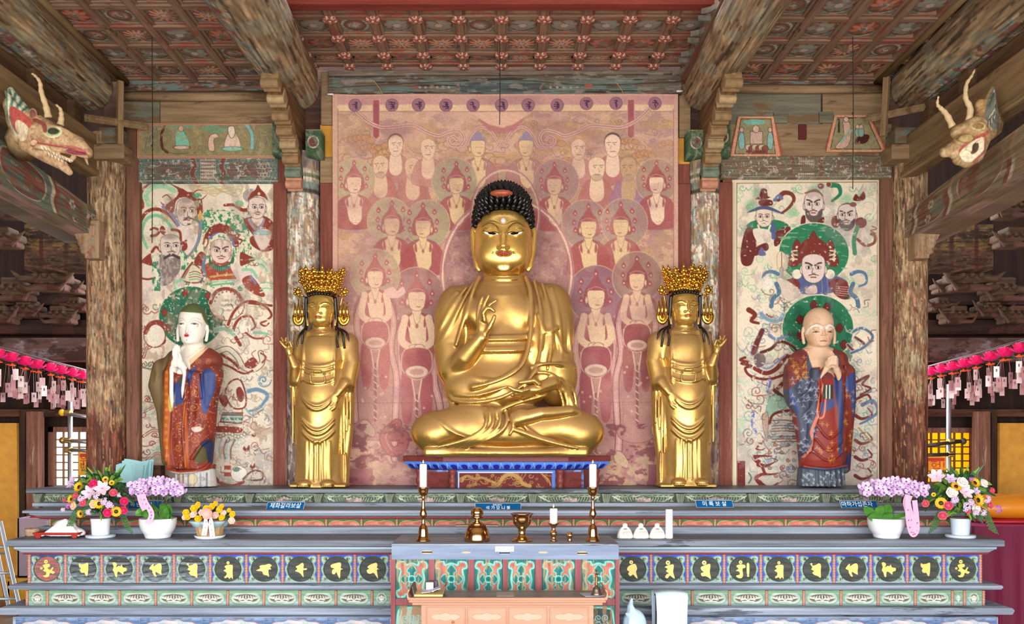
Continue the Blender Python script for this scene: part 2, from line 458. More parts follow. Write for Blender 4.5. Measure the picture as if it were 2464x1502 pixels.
def PW(x,y,w,Yc):
 sc=Yc/F;return Vector(((x-CX)*sc,Yc-w*sc,EYE-(y-CY)*sc))
# materials
def _mat(name):
 m=bpy.data.materials.new(name);m.use_nodes=True
 nt=m.node_tree;b=nt.nodes['Principled BSDF'];return m,nt.nodes,nt.links,b
def M_plain(name,col,rough=0.5,metal=0.0,bump=0.0,bs=40,var=0.0,spec=0.5,emit=None,es=0,coat=0):
 m,n,l,b=_mat(name);c=LC(col)if isinstance(col,str)else(*col,1)
 b.inputs['Base Color'].default_value=c;b.inputs['Roughness'].default_value=rough;b.inputs['Metallic'].default_value=metal
 b.inputs['Specular IOR Level'].default_value=spec
 if coat:b.inputs['Coat Weight'].default_value=coat
 if emit:b.inputs['Emission Color'].default_value=LC(emit);b.inputs['Emission Strength'].default_value=es
 if bump or var:
  t=n.new('ShaderNodeTexCoord');q=n.new('ShaderNodeTexNoise');q.inputs['Scale'].default_value=bs;q.inputs['Detail'].default_value=4
  l.new(t.outputs['Object'],q.inputs['Vector'])
  if bump:
   u=n.new('ShaderNodeBump');u.inputs['Strength'].default_value=bump;u.inputs['Distance'].default_value=0.01
   l.new(q.outputs['Fac'],u.inputs['Height']);l.new(u.outputs[0],b.inputs['Normal'])
  if var:
   h=n.new('ShaderNodeHueSaturation');h.inputs['Color'].default_value=c
   r=n.new('ShaderNodeMapRange');r.inputs[1].default_value=0.3;r.inputs[2].default_value=0.7;r.inputs[3].default_value=1-var;r.inputs[4].default_value=1+var
   l.new(q.outputs['Fac'],r.inputs[0]);l.new(r.outputs[0],h.inputs['Value']);l.new(h.outputs[0],b.inputs['Base Color'])
 return m
def M_paint(name,rough=0.75,metal=0.0,bump=0.15,bs=60,spec=0.25):
 m,n,l,b=_mat(name);a=n.new('ShaderNodeVertexColor');a.layer_name='Col'
 l.new(a.outputs[0],b.inputs['Base Color']);b.inputs['Roughness'].default_value=rough;b.inputs['Metallic'].default_value=metal
 b.inputs['Specular IOR Level'].default_value=spec
 if bump:
  t=n.new('ShaderNodeTexCoord');q=n.new('ShaderNodeTexNoise');q.inputs['Scale'].default_value=bs;q.inputs['Detail'].default_value=3
  u=n.new('ShaderNodeBump');u.inputs['Strength'].default_value=bump;u.inputs['Distance'].default_value=0.01
  l.new(t.outputs['Object'],q.inputs['Vector']);l.new(q.outputs['Fac'],u.inputs['Height']);l.new(u.outputs[0],b.inputs['Normal'])
 return m
def M_wood(name,c1,c2,axis='z',scale=1.0,rough=0.75,bump=0.4,patches=(),stretch=14.0,dark=None):
 """weathered timber: grain along axis; patches = (colour, threshold, scale[, stretch]) old paint left in places"""
 m,n,l,b=_mat(name);b.inputs['Roughness'].default_value=rough;b.inputs['Specular IOR Level'].default_value=0.25
 t=n.new('ShaderNodeTexCoord');mp=n.new('ShaderNodeMapping');s=[26*scale]*3;s['xyz'.index(axis)]=26*scale/stretch
 mp.inputs['Scale'].default_value=s;l.new(t.outputs['Object'],mp.inputs['Vector'])
 g=n.new('ShaderNodeTexNoise');g.inputs['Scale'].default_value=1;g.inputs['Detail'].default_value=6;g.inputs['Roughness'].default_value=0.65
 l.new(mp.outputs[0],g.inputs['Vector'])
 r=n.new('ShaderNodeValToRGB');r.color_ramp.elements[0].position=0.32;r.color_ramp.elements[1].position=0.68
 r.color_ramp.elements[0].color=LC(c1);r.color_ramp.elements[1].color=LC(c2)
 if dark:e=r.color_ramp.elements.new(0.27);e.color=LC(dark)
 l.new(g.outputs['Fac'],r.inputs[0]);cur=r.outputs[0]
 for i,pt in enumerate(patches):
  col,th,sc=pt[:3];st=pt[3]if len(pt)>3 else 3.0
  m2=n.new('ShaderNodeMapping');ss=[sc]*3;ss['xyz'.index(axis)]=sc/st
  m2.inputs['Scale'].default_value=ss;m2.inputs['Location'].default_value=(i*7.3+1,i*3.1,i*5.7)
  l.new(t.outputs['Object'],m2.inputs['Vector'])
  q=n.new('ShaderNodeTexNoise');q.inputs['Scale'].default_value=1;q.inputs['Detail'].default_value=5;q.inputs['Roughness'].default_value=0.7
  l.new(m2.outputs[0],q.inputs['Vector'])
  k=n.new('ShaderNodeMapRange');k.inputs[1].default_value=th;k.inputs[2].default_value=th+0.05;l.new(q.outputs['Fac'],k.inputs[0])
  x=n.new('ShaderNodeMix');x.data_type='RGBA';x.inputs[7].default_value=LC(col)
  k.inputs[4].default_value=0.85
  l.new(k.outputs[0],x.inputs[0]);l.new(cur,x.inputs[6]);cur=x.outputs[2]
 l.new(cur,b.inputs['Base Color'])
 if bump:
  u=n.new('ShaderNodeBump');u.inputs['Strength'].default_value=bump;u.inputs['Distance'].default_value=0.015
  l.new(g.outputs['Fac'],u.inputs['Height']);l.new(u.outputs[0],b.inputs['Normal'])
 return m
def M_gold(name,col='#f0b93c',r0=0.2,r1=0.42,bump=0.05,bs=14,dust_reflect=None,neck=9.0):
 m,n,l,b=_mat(name);b.inputs['Metallic'].default_value=1.0
 t=n.new('ShaderNodeTexCoord');q=n.new('ShaderNodeTexNoise');q.inputs['Scale'].default_value=5;q.inputs['Detail'].default_value=5
 l.new(t.outputs['Object'],q.inputs['Vector'])
 k=n.new('ShaderNodeMapRange');k.inputs[1].default_value=0.35;k.inputs[2].default_value=0.65;k.inputs[3].default_value=r0;k.inputs[4].default_value=r1
 l.new(q.outputs['Fac'],k.inputs[0]);l.new(k.outputs[0],b.inputs['Roughness'])
 h=n.new('ShaderNodeHueSaturation');h.inputs['Color'].default_value=LC(col)
 k2=n.new('ShaderNodeMapRange');k2.inputs[1].default_value=0.35;k2.inputs[2].default_value=0.65;k2.inputs[3].default_value=1.0;k2.inputs[4].default_value=0.72
 l.new(q.outputs['Fac'],k2.inputs[0]);l.new(k2.outputs[0],h.inputs['Value']);l.new(h.outputs[0],b.inputs['Base Color'])
 if dust_reflect:  # tan on up-facing gold below the neck: dust and ceiling reflection put into colour
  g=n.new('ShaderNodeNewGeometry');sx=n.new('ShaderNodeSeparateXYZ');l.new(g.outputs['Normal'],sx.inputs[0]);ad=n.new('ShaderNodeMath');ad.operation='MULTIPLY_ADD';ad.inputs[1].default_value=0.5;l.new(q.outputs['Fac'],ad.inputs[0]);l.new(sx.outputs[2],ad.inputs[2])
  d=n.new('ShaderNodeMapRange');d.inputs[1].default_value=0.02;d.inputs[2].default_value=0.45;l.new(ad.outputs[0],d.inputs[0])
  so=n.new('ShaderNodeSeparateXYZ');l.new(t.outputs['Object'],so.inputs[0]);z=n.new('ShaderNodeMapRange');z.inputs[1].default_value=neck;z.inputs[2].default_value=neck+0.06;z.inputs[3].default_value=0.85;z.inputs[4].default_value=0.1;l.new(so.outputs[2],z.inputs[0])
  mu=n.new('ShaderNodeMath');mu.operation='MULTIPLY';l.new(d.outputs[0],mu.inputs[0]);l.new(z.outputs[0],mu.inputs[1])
  x=n.new('ShaderNodeMix');x.data_type='RGBA';x.inputs[7].default_value=LC(dust_reflect);l.new(mu.outputs[0],x.inputs[0]);l.new(h.outputs[0],x.inputs[6]);l.new(x.outputs[2],b.inputs['Base Color'])
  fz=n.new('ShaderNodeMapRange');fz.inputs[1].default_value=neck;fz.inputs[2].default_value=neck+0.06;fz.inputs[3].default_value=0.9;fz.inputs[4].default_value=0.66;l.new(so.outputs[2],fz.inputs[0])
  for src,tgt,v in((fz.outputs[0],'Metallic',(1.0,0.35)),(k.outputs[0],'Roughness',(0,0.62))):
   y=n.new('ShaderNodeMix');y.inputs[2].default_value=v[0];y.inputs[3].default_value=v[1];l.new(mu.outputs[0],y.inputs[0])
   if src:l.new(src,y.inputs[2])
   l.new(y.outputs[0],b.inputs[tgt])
 q2=n.new('ShaderNodeTexNoise');q2.inputs['Scale'].default_value=bs;q2.inputs['Detail'].default_value=3;l.new(t.outputs['Object'],q2.inputs['Vector'])
 u=n.new('ShaderNodeBump');u.inputs['Strength'].default_value=bump;u.inputs['Distance'].default_value=0.03
 l.new(q2.outputs['Fac'],u.inputs['Height']);l.new(u.outputs[0],b.inputs['Normal'])
 return m
PAINT=M_paint('painted_surface')
RELIEF=M_paint('painted_carving',rough=0.7,bump=0.1)
def text_mb(s,size,fn,depth=0.004,align='CENTER',spacing=1.0,sx=1.0):
 """letter outlines of a string as a list of (verts, faces) through fn(x, y, d); size in the units of fn"""
 cu=bpy.data.curves.new('t','FONT');cu.body=s;cu.size=size;cu.align_x=align;cu.align_y='CENTER'
 cu.space_character=spacing;cu.resolution_u=3
 o=bpy.data.objects.new('t',cu);COL.objects.link(o)
 me=bpy.data.meshes.new_from_object(o.evaluated_get(bpy.context.evaluated_depsgraph_get()))
 V=[fn(v.co.x*sx,v.co.y,depth)for v in me.vertices];Fc=[tuple(p.vertices)for p in me.polygons]
 bpy.data.objects.remove(o);bpy.data.curves.remove(cu);bpy.data.meshes.remove(me)
 return V,Fc
# the hall: floor, walls, ceilings, columns, beams
YW=7.5
D_BROWN=M_wood('dark_timber','#3a241a','#6a4630','x',0.7,patches=(('#2a1a14',0.6,3),))
D_POST=M_wood('reddish_post_timber','#5a382c','#8f6450','z',0.8,patches=(('#42261e',0.58,4,6),('#a89484',0.64,7,8)))
FLOORM=M_wood('floor_boards','#5a4234','#7c604c','y',0.5,rough=0.4,bump=0.15)
TAN=M_wood('bare_tan_timber','#7a6148','#a98e6a','x',0.8,patches=(('#6d5038',0.6,5,5),('#7d8674',0.64,7,4)),dark='#4c3523')
TANY=M_wood('bare_tan_rafter_timber','#725b42','#a0865f','y',0.8,patches=(('#5c4330',0.58,4,5),),dark='#44301f')
TANZ=M_wood('bare_tan_strut_timber','#7d6446','#ac9068','z',0.8,patches=(('#6d5038',0.62,5,5),),dark='#4c3523')
GREENW=M_wood('faded_green_timber','#625f50','#8a846e','x',0.8,patches=(('#7b5a3e',0.55,6,4),('#6c8078',0.62,9,5),('#84503f',0.68,11,3)),dark='#3b2f24')
REDW=M_wood('red_painted_timber','#6a352c','#8a5144','z',0.8,patches=(('#9a7c66',0.6,5,8),('#4a241d',0.6,6,8)))
MAROON=M_wood('maroon_painted_timber','#6f2a22','#8c3f33','x',0.8)
RIB=M_wood('old_painted_ribs','#6e5242','#9a7c64','y',1.0,patches=(('#8a5042',0.55,8,3),('#76857a',0.64,12,3),('#42322a',0.62,7,3)))
RIBX=M_wood('old_painted_cross_ribs','#6e5242','#9a7c64','x',1.0,patches=(('#8f4f42',0.53,8,3),('#76857a',0.64,12,3),('#42322a',0.62,7,3)))
OCHRE=M_plain('ochre_plaster','#d79a3c',0.85,bump=0.2,bs=12,var=0.12)
def structure(o):o['kind']='structure';return o
def sbox(name,lo,hi,mat,bevel=0):
 return structure(MB().box(lo,hi).build(name,mat,bevel=bevel))
sbox('floor',(-6.6,-0.6,-0.1),(6.6,9.2,0.0),FLOORM)
sbox('wall_back',(-3.39,YW+0.12,0.0),(3.39,YW+0.3,5.4),D_BROWN)
sbox('wall_left',(-6.0,-0.6,0.0),(-5.85,9.2,5.4),D_BROWN)
sbox('wall_right',(5.85,-0.6,0.0),(6.0,9.2,5.4),D_BROWN)
YA=8.8
m=MB()
m.box((-6,-0.6,DOOR_TOP),(6,-0.45,5.4));m.box((-6,-0.6,0),(-4.8,-0.45,DOOR_TOP));m.box((4.8,-0.6,0),(6,-0.45,DOOR_TOP))
structure(m.build('wall_front',M_wood('pale_lintel_plaster','#c9b493','#e0cfb0','x',0.6)))
sbox('ceiling_front',(-6,-0.6,4.78),(6,6.2,4.9),M_wood('front_ceiling_boards','#a08a6a','#c8b28e','y',0.6))
sbox('ceiling_aisle_left',(-6,6.2,5.2),(-3.4,9.2,5.3),D_BROWN)
sbox('ceiling_aisle_right',(3.4,6.2,5.2),(6,9.2,5.3),D_BROWN)
# coffered ceilings: ribs on a boarded plane, a turned painted rosette in every coffer, carved bosses on the middle ribs
def rosette_cv(kind,seed):
 pal=[('#8f4a38','#c9a183','#6e3428','#b58a6a'),('#77786a','#a99a86','#5b5148','#9a5a48'),('#6f4a40','#a27f6c','#7e8f84','#b89a86'),('#93402f','#b9785f','#8fa094','#d0b49a')][kind]
 c=Cv(-1,-1,1,1,0.075,pal[0]);c.ell(0,0,0.97,0.97,pal[0],edge=pal[2],ew=0.12)
 if kind==0:
  for k in range(12):
   a=k*math.pi/6;c.line([(0.25*math.cos(a),0.25*math.sin(a)),(0.8*math.cos(a),0.8*math.sin(a))],0.17,pal[1])
 elif kind==1:
  for r,col in((0.86,pal[1]),(0.7,pal[2]),(0.55,pal[3]),(0.4,pal[1])):c.ell(0,0,r,r,col)
  for k in range(16):
   a=k*math.pi/8;c.ell(0.78*math.cos(a),0.78*math.sin(a),0.06,0.06,'#d8c8b0')
 elif kind==2:
  for k in range(8):
   a=k*math.pi/4;c.ell(0.55*math.cos(a),0.55*math.sin(a),0.24,0.2,pal[2],rot=a,edge=pal[1],ew=0.08)
 else:
  for k in range(8):
   a=k*math.pi/4+0.2;c.ell(0.52*math.cos(a),0.52*math.sin(a),0.3,0.17,pal[1],rot=a)
 c.ell(0,0,0.26,0.26,pal[2]);c.ell(0,0,0.16,0.16,'#b9a38c')
 for k in range(6):
  a=k*math.pi/3;c.ell(0.2*math.cos(a),0.2*math.sin(a),0.05,0.05,'#c9c2c4')
 c.wear('#6b5546',0.52,0.62,0.5,0.5,seed,0.7)
 c.z[:]=0.012*np.clip(1-(c.X[None,:]**2+c.Y[:,None]**2),0,1)
 return c
def ceiling(name,X0,X1,Y0,Y1,z,xs,ys,rr,boss=False,seed=0):
 rnd=random.Random(seed)
 m=MB();m.box((X0,Y0,z+0.10),(X1,Y1,z+0.16))
 root=structure(m.build(name,[RIBX]))
 mx=MB();my=MB()
 for x in xs:my.box((x-0.05,Y0,z),(x+0.05,Y1,z+0.115));my.box((x-0.028,Y0,z-0.018),(x+0.028,Y1,z+0.01))
 for y in ys:mx.box((X0,y-0.05,z+0.004),(X1,y+0.05,z+0.115));mx.box((X0,y-0.026,z-0.012),(X1,y+0.026,z+0.01))
 my.build('rib',RIB,root);mx.build('cross_rib',RIBX,root)
 protos=[]
 for k in range(4):
  c=rosette_cv(k,seed+k)
  o=c.board('rosette',lambda a,b,h:(a*rr,-b*rr,-h*1.2),RELIEF,gain=0.95,back=0.035,keep=None)
  me=o.data;bm=bmesh.new();bm.from_mesh(me)
  bmesh.ops.delete(bm,geom=[v for v in bm.verts if(v.co.x**2+v.co.y**2)>(rr*1.02)**2],context='VERTS');bm.to_mesh(me);bm.free()
  protos.append(o)
 n=0
 for i in range(len(xs)-1):
  for j in range(len(ys)-1):
   o=protos[rnd.choice((0,1,2,3)if not boss else((1,2,1,2)if j<len(ys)-3 else(0,3,3,0)))]
   c=o.copy();COL.objects.link(c);c.parent=root;c.rotation_euler.z=rnd.random()*6
   c.location=Vector(((xs[i]+xs[i+1])/2,(ys[j]+ys[j+1])/2,z+0.006))-Vector(root.location)
   n+=1
 for o in protos:bpy.data.objects.remove(o)
 m=MB()
 for i in range(len(xs)-1):
  for j in range(len(ys)-1):
   for sx in(0,1):
    for sy in(0,1):
     cx=xs[i+sx]+(0.05 if sx==0 else-0.05);cy=ys[j+sy]+(0.05 if sy==0 else-0.05)
     a=0.085;dx=a if sx==0 else-a;dy=a if sy==0 else-a
     P=[(cx,cy),(cx+dx,cy),(cx+dx*0.35,cy+dy*0.35),(cx,cy+dy)]
     m.prism(P,z+0.012,z+0.05,lambda p,q,d:Vector((p,q,d)))
 m.build('coffer_corner',M_plain(name+'_corner_paint','#6f6a5c',0.8,var=0.3,bs=30),root)
 if boss:
  m=MB();m.ell((0,0,0.012),(0.05,0.05,0.016),14,7)
  for k in range(5):t=k*1.2566;m.ell((0.034*math.cos(t),0.034*math.sin(t),0.002),(0.024,0.024,0.013),10,6)
  m.m=1
  for k in range(10):t=k*0.6283;m.ell((0.046*math.cos(t),0.046*math.sin(t),0.001),(0.013,0.013,0.009),8,5)
  for k in range(5):t=k*1.2566+0.6;m.ell((0.026*math.cos(t),0.026*math.sin(t),-0.007),(0.014,0.014,0.009),8,5)
  m.m=0;m.ell((0,0,-0.01),(0.013,0.013,0.009),8,5)
  p=m.build('boss',[M_plain('boss_cream_paint','#c4a08a',0.8,var=0.15),M_plain('boss_red_paint','#93473a',0.8)],None,smooth=True)
  for x in xs:
   for y in ys:
    q=p.copy();COL.objects.link(q);q.parent=root;q.location=Vector((x,y,z-0.044))-Vector(root.location);q.rotation_euler.z=rnd.random()*6
  bpy.data.objects.remove(p)
 return root
ceiling('ceiling_middle',-1.62,1.62,6.37,YW,4.64,[0.316*k for k in range(-5,6)],[6.58,6.90,7.20,7.42],0.125,True,3)
ceiling('ceiling_left',-3.35,-1.62,5.2,YW,4.50,[-3.156+0.3125*k for k in range(6)],[5.19+0.3125*k for k in range(8)],0.122,False,11)
ceiling('ceiling_right',1.62,3.35,5.2,YW,4.50,[3.10-0.313*k for k in range(6)],[5.25+0.355*k for k in range(7)],0.125,False,23)
def beam_box(name,px0,py0,px1,py1,Y,dy,mat,label,cat='beam',group=None,bevel=0.006):
 a=W(px0,py1,Y);b=W(px1,py0,Y)
 o=MB().box((a.x,Y,a.z),(b.x,Y+dy,b.z)).build(name,mat,bevel=bevel)
 return tag(o,label,cat,group)
beam_box('crossbeam',640,-14,1790,10,6.24,0.10,MAROON,'maroon painted crossbeam cutting across the front of the middle coffered ceiling')
# the timber above the middle bay
c=Cv(790,170,1640,226,1.6,'#6d6a55')
c.wear('#7b5a40',0.45,0.6,90,6,5,0.9);c.wear('#5f8478',0.5,0.58,60,12,8,0.8,box=(800,188,1640,226));c.wear('#3a3028',0.62,0.66,140,4,9,0.9)
c.rect(790,170,1640,184,'#8a7052',0.7);c.line([(790,184),(1640,179)],2,'#3a2c20');c.line([(820,210),(1080,196),(1250,193),(1420,205),(1640,196)],1.6,'#2f261e')
c.poly([(1096,204),(1110,200),(1300,200),(1314,208),(1304,222),(1112,224)],'#46555a',0.8,False);c.line([(1098,201),(1106,212),(1098,224)],4,'#9c6a50');c.line([(1308,201),(1300,212),(1308,222)],4,'#9c6a50')
c.ell(1416,207,10,8,'#b9583a');c.rect(990,206,1005,214,'#a2543e')
for x in list(range(1010,1090,14))+list(range(1325,1400,16)):c.ell(x,210,3,3,'#a8b0a0',0.8)
c.wear('#8f8470',0.62,0.7,25,8,31,0.8);c.grain(0.25,40,1.6,3);c.tone(0.6)
tag(c.board('lintel_beam',plane_fn(YW-0.1),PAINT,gain=0.9,back=0.2),'long cracked faded green beam above the hanging painting','beam')
# friezes and boards of the side bays
def frieze(px0,py0,px1,py1,Y,seed,label):
 c=Cv(px0,py0,px1,py1,1.7,'#7c5f49')
 c.wear('#8d4a38',0.5,0.56,30,10,seed,0.8);c.wear('#6c8a80',0.52,0.58,40,8,seed+5,0.85);c.wear('#4a382c',0.6,0.66,60,5,seed+9,0.8);c.wear('#a98e72',0.62,0.68,22,6,seed+3,0.7)
 for y in(py0+2,py1-2):c.line([(px0,y),(px1,y)],2.4,'#443226')
 c.tone(0.75)
 return tag(c.board('frieze_board',plane_fn(Y),PAINT,gain=0.9,back=0.06),label,'board')
frieze(296,184,662,222,YW-0.12,41,'painted frieze board under the left coffered ceiling')
frieze(1745,168,2130,206,YW-0.12,57,'painted frieze board under the right coffered ceiling, blue patch in its middle')
def rail(px0,px1,py,r,Y,label):
 m=MB();m.tube([W(px0,py,Y),W((px0+px1)/2,py+1,Y),W(px1,py,Y)],[r,r*1.05,r],12)
 return tag(m.build('round_rail',TAN,smooth=True),label,'rail')
rail(294,655,232,0.036,YW-0.14,'round wooden rail above the monk painting panel on the left wall')
rail(1752,2124,214,0.034,YW-0.14,'round wooden rail above the two trapezoid pictures')
beam_box('wall_board',296,243,384,300,YW-0.06,0.1,GREENW,'short greyish board at the left end under the left round rail','board')
beam_box('wall_board',385,242,672,298,YW-0.065,0.1,TAN,'long bare tan board above the painted panel with two seated monks','board')
beam_box('wall_board',772,172,800,300,YW-0.06,0.1,TAN,'short rough board between the left big log and the hanging painting','board')
beam_box('wall_board',1634,170,1662,330,YW-0.06,0.1,TAN,'short rough board between the hanging painting and the right big log','board')
beam_box('plaster_panel',770,300,802,378,YW-0.03,0.05,OCHRE,'stained ochre plaster strip beside the green capital block left of the hanging painting','panel')
beam_box('plaster_panel',1632,330,1660,395,YW-0.03,0.05,OCHRE,'ochre plaster strip right of the hanging painting','panel')
beam_box('wall_board',770,378,802,440,YW-0.06,0.09,TAN,'dark stained board over the red post beside the left mottled column','board')
beam_box('wall_board',1632,395,1660,442,YW-0.06,0.09,REDW,'red board over the red post beside the right mottled column','board')
# posts of the back wall
def post(px0,py0,px1,py1,Y,mat,label,dy=0.1):return beam_box('wall_post',px0,py0,px1,py1,Y,dy,mat,label,'post')
post(303,305,336,1170,YW-0.08,D_POST,'thin reddish post between the left round column and the left mural')
post(657,438,690,1170,YW-0.08,REDW,'red post between the left mural and the left mottled column')
post(770,440,803,1170,YW-0.08,REDW,'red post between the left mottled column and the hanging painting')
post(1631,442,1662,1170,YW-0.08,REDW,'red post between the hanging painting and the right mottled column')
post(1730,438,1763,1170,YW-0.08,REDW,'red post between the right mottled column and the right mural')
post(2121,428,2152,1170,YW-0.08,D_POST,'brown post between the right mural and the right round column')
post(668,378,692,440,YW-0.07,REDW,'short red post at the right end of the green patterned lintel')
# columns: (angle across, height) painted timber
def column(name,pxc,py0,py1,Y,r,cv_fn,label,z0=None):
 rp=r*F/Y;half=math.pi*rp
 c=Cv(-half,py0,half,py1,2.4,'#000000');cv_fn(c,rp)
 c.tone(0.8,1.1);cx=(pxc-CX)*Y/F
 def fn(x,y,h):
  a=x/rp
  return(cx+np.sin(a)*(r+h),Y-np.cos(a)*(r+h),EYE-(y-CY)*Y/F)
 o=c.board(name,fn,PAINT,gain=1.0,back=0,smooth=True)
 return tag(o,label,'column')
def bare_column(seed,red_from,red=1.0):
 def f(c,rp):
  c.c[:]=hx('#94734f');c.wear('#ae916a',0.42,0.58,5,26,seed);c.wear('#745438',0.5,0.6,4,30,seed+1,0.8)
  c.wear('#8f866c',0.58,0.7,16,60,seed+2,0.5);c.wear('#7a4232',0.58,0.64,7,30,seed+3,0.7*red,box=(-999,660,999,1300))
  g=np.clip((c.Y[:,None]+90*(fbm(c.hh,c.w,12,60,seed+4)-0.5)*2-red_from)/60,0,1)[...,None]
  rr=fbm(c.hh,c.w,3,40,seed+7);col=hx('#4f281d')+(hx('#854a33')-hx('#4f281d'))*np.clip((rr-0.3)/0.4,0,1)[...,None]
  c.c+=(col-c.c)*g;c.wear('#b08358',0.66,0.7,3,40,seed+9,0.8);c.wear('#4a3020',0.7,0.74,3,40,seed+11,0.8);c.grain(0.4,2.5,20,seed+12)
 return f
def mottled_column(seed,right=False):
 def f(c,rp):
  c.c[:]=hx('#bcae98');c.wear('#dccfb8',0.4,0.6,14,22,seed);c.wear('#8a7a66',0.52,0.6,10,40,seed+1,0.9);c.wear('#7e9a8c',0.58,0.64,9,12,seed+2,0.7);c.wear('#8d5c4c',0.62,0.67,8,9,seed+3,0.8)
  rnd=random.Random(seed)
  for k in range(60):
   x=rnd.uniform(-rp*1.6,rp*1.6);y=rnd.uniform(480,1000)
   c.spiral(x,y,rnd.uniform(6,12),1.8,rnd.choice(('#8a5648','#6f6a60','#88a092','#70564a')),1.1,rnd.choice((-1,1)),rnd.random()*6,0.65)
  g=np.clip((c.Y[:,None]+150*(fbm(c.hh,c.w,14,50,seed+4)-0.5)-(760 if not right else 820))/260,0,0.85)[...,None]
  c.c+=(hx('#6b5a55')-c.c)*g;c.wear('#5a3a34',0.55,0.62,6,60,seed+8,0.8,box=(-999,800,999,1300));c.wear('#b8a8a0',0.66,0.7,8,22,seed+10,0.8)
  for y,w,col in((395,40,'#7a6a64'),(424,5,'#c9c0a4'),(431,9,'#5b7350'),(438,3,'#c9c0a4'),(455,16,'#6f8178'),(468,10,'#3d3a34')):c.rect(-999,y-w/2,999,y+w/2,col,0.9)
  c.wear('#9c7c58',0.6,0.68,14,18,seed+14,0.8);c.grain(0.4,2.5,30,seed+12)
 return f
column('round_column',256,330,1180,YW-0.1,0.152,bare_column(101,985,0.6),'big bare round column at the left end of the altar, reddish lower down')
column('round_column',2189,330,1180,YW-0.1,0.137,bare_column(131,930),'big bare round column at the right end of the altar, red paint flaking off')
column('round_column',730,374,1172,YW,0.140,mottled_column(151),'mottled cream column behind the left gold bodhisattva')
column('round_column',1694,380,1172,YW,0.131,mottled_column(171,True),'mottled scroll-painted column behind the right gold bodhisattva')
# big logs and side beams running from the wall towards the door
def log(name,X,zb,ys,rs,seed,label,teal=0.0,sag=0.0):
 n=len(ys);L=(ys[-1]-ys[0])*300;rp=60.0;half=math.pi*rp
 c=Cv(-half,0,half,L,3.4,'#8f7552');c.wear('#a68a62',0.4,0.58,10,70,seed);c.wear('#6a5038',0.52,0.66,8,90,seed+1,0.6);c.wear('#3c2c20',0.7,0.74,4,120,seed+2,0.75);c.wear('#8c8a74',0.56,0.66,25,60,seed+3,0.6)
 if teal:
  b=(-half,0,-rp*0.1,L)if X<0 else(rp*0.1,0,half,L)
  b=((-half,0,rp*0.45,L)if X<0 else(-rp*0.45,0,half,L))if teal>1 else b
  c.wear('#74867f',0.48,0.56,30,30,seed+4,0.8,box=b);c.wear('#87493c',0.6,0.64,20,24,seed+5,0.8,box=b);c.wear('#bdb0a0',0.66,0.7,16,16,seed+6,0.75,box=b)
 c.grain(0.4,3,60,seed+8);c.line([(-10,L*0.2),(-2,L*0.6),(-8,L)],1.8,'#2c2018')
 c.tone(0.82,1.06)
 def fn(x,y,h):
  t=y/L;Y=ys[0]+t*(ys[-1]-ys[0]);r=np.interp(Y,ys,rs)+h
  e=np.clip((ys[-1]-Y)/(0.16),0,1);r=r*np.sqrt(np.clip(1-(1-e)**2,0.02,1))
  a=x/rp;z0=np.interp(Y,ys,zb)+np.interp(Y,ys,rs)+sag*np.sin(math.pi*t)
  return(X+np.sin(a)*r,Y,z0-np.cos(a)*r)
 return tag(c.board(name,fn,PAINT,gain=0.95,back=0,smooth=True),label,'log beam')
log('log_beam',-1.68,[4.18,4.2,4.22],[4.4,6.0,7.46],[0.26,0.235,0.18],211,'huge bare log beam left of the middle coffered ceiling',0.5)
log('log_beam',1.66,[4.18,4.2,4.22],[4.4,6.0,7.46],[0.2,0.19,0.165],231,'huge bare log beam right of the middle coffered ceiling, long crack along it',0.0)
log('log_beam',-3.36,[4.2,4.2,4.2],[4.4,6.0,7.42],[0.23,0.22,0.19],251,'outer log beam over the left dragon head, flaked blue and red paint',1.5)
log('log_beam',3.36,[4.2,4.2,4.2],[4.4,6.0,7.42],[0.23,0.22,0.19],271,'outer log beam over the right dragon head, teal and red patches',1.5)
for s,side in((-1,'left'),(1,'right')):
 x=3.10*s
 tag(MB().tube([(x,4.6,4.52),(x,7.4,4.47)],0.03,8).build('ceiling_rail',TANY,smooth=True),f'slim straight pole along the top of the {side} outer log','rail')
 m=MB();m.box((min(3.42*s,3.48*s),4.6,4.002),(max(3.42*s,3.48*s),7.24,4.205))
 for y in(5.6,6.5,7.1):m.box((min(3.36*s,3.42*s),y-0.07,4.002),(max(3.36*s,3.42*s),y+0.07,4.2))
 tag(m.build('infill_board',M_wood(f'dark_infill_{side}','#4a3526','#7c5e42','y',0.7,dark='#2c1f17')),f'dark upright infill boards between the {side} outer log and the plank beam','board')
 xi=3.285*s;m=MB();m.box((min(xi,xi+0.2*s),4.6,3.71),(max(xi,xi+0.2*s),7.4,4.0))
 m.box((min(xi-0.02*s,xi+0.1*s),4.6,3.66),(max(xi-0.02*s,xi+0.1*s),7.34,3.715))
 tag(m.build('plank_beam',TANY,bevel=0.015),f'bare plank beam behind the {side} dragon head','beam')
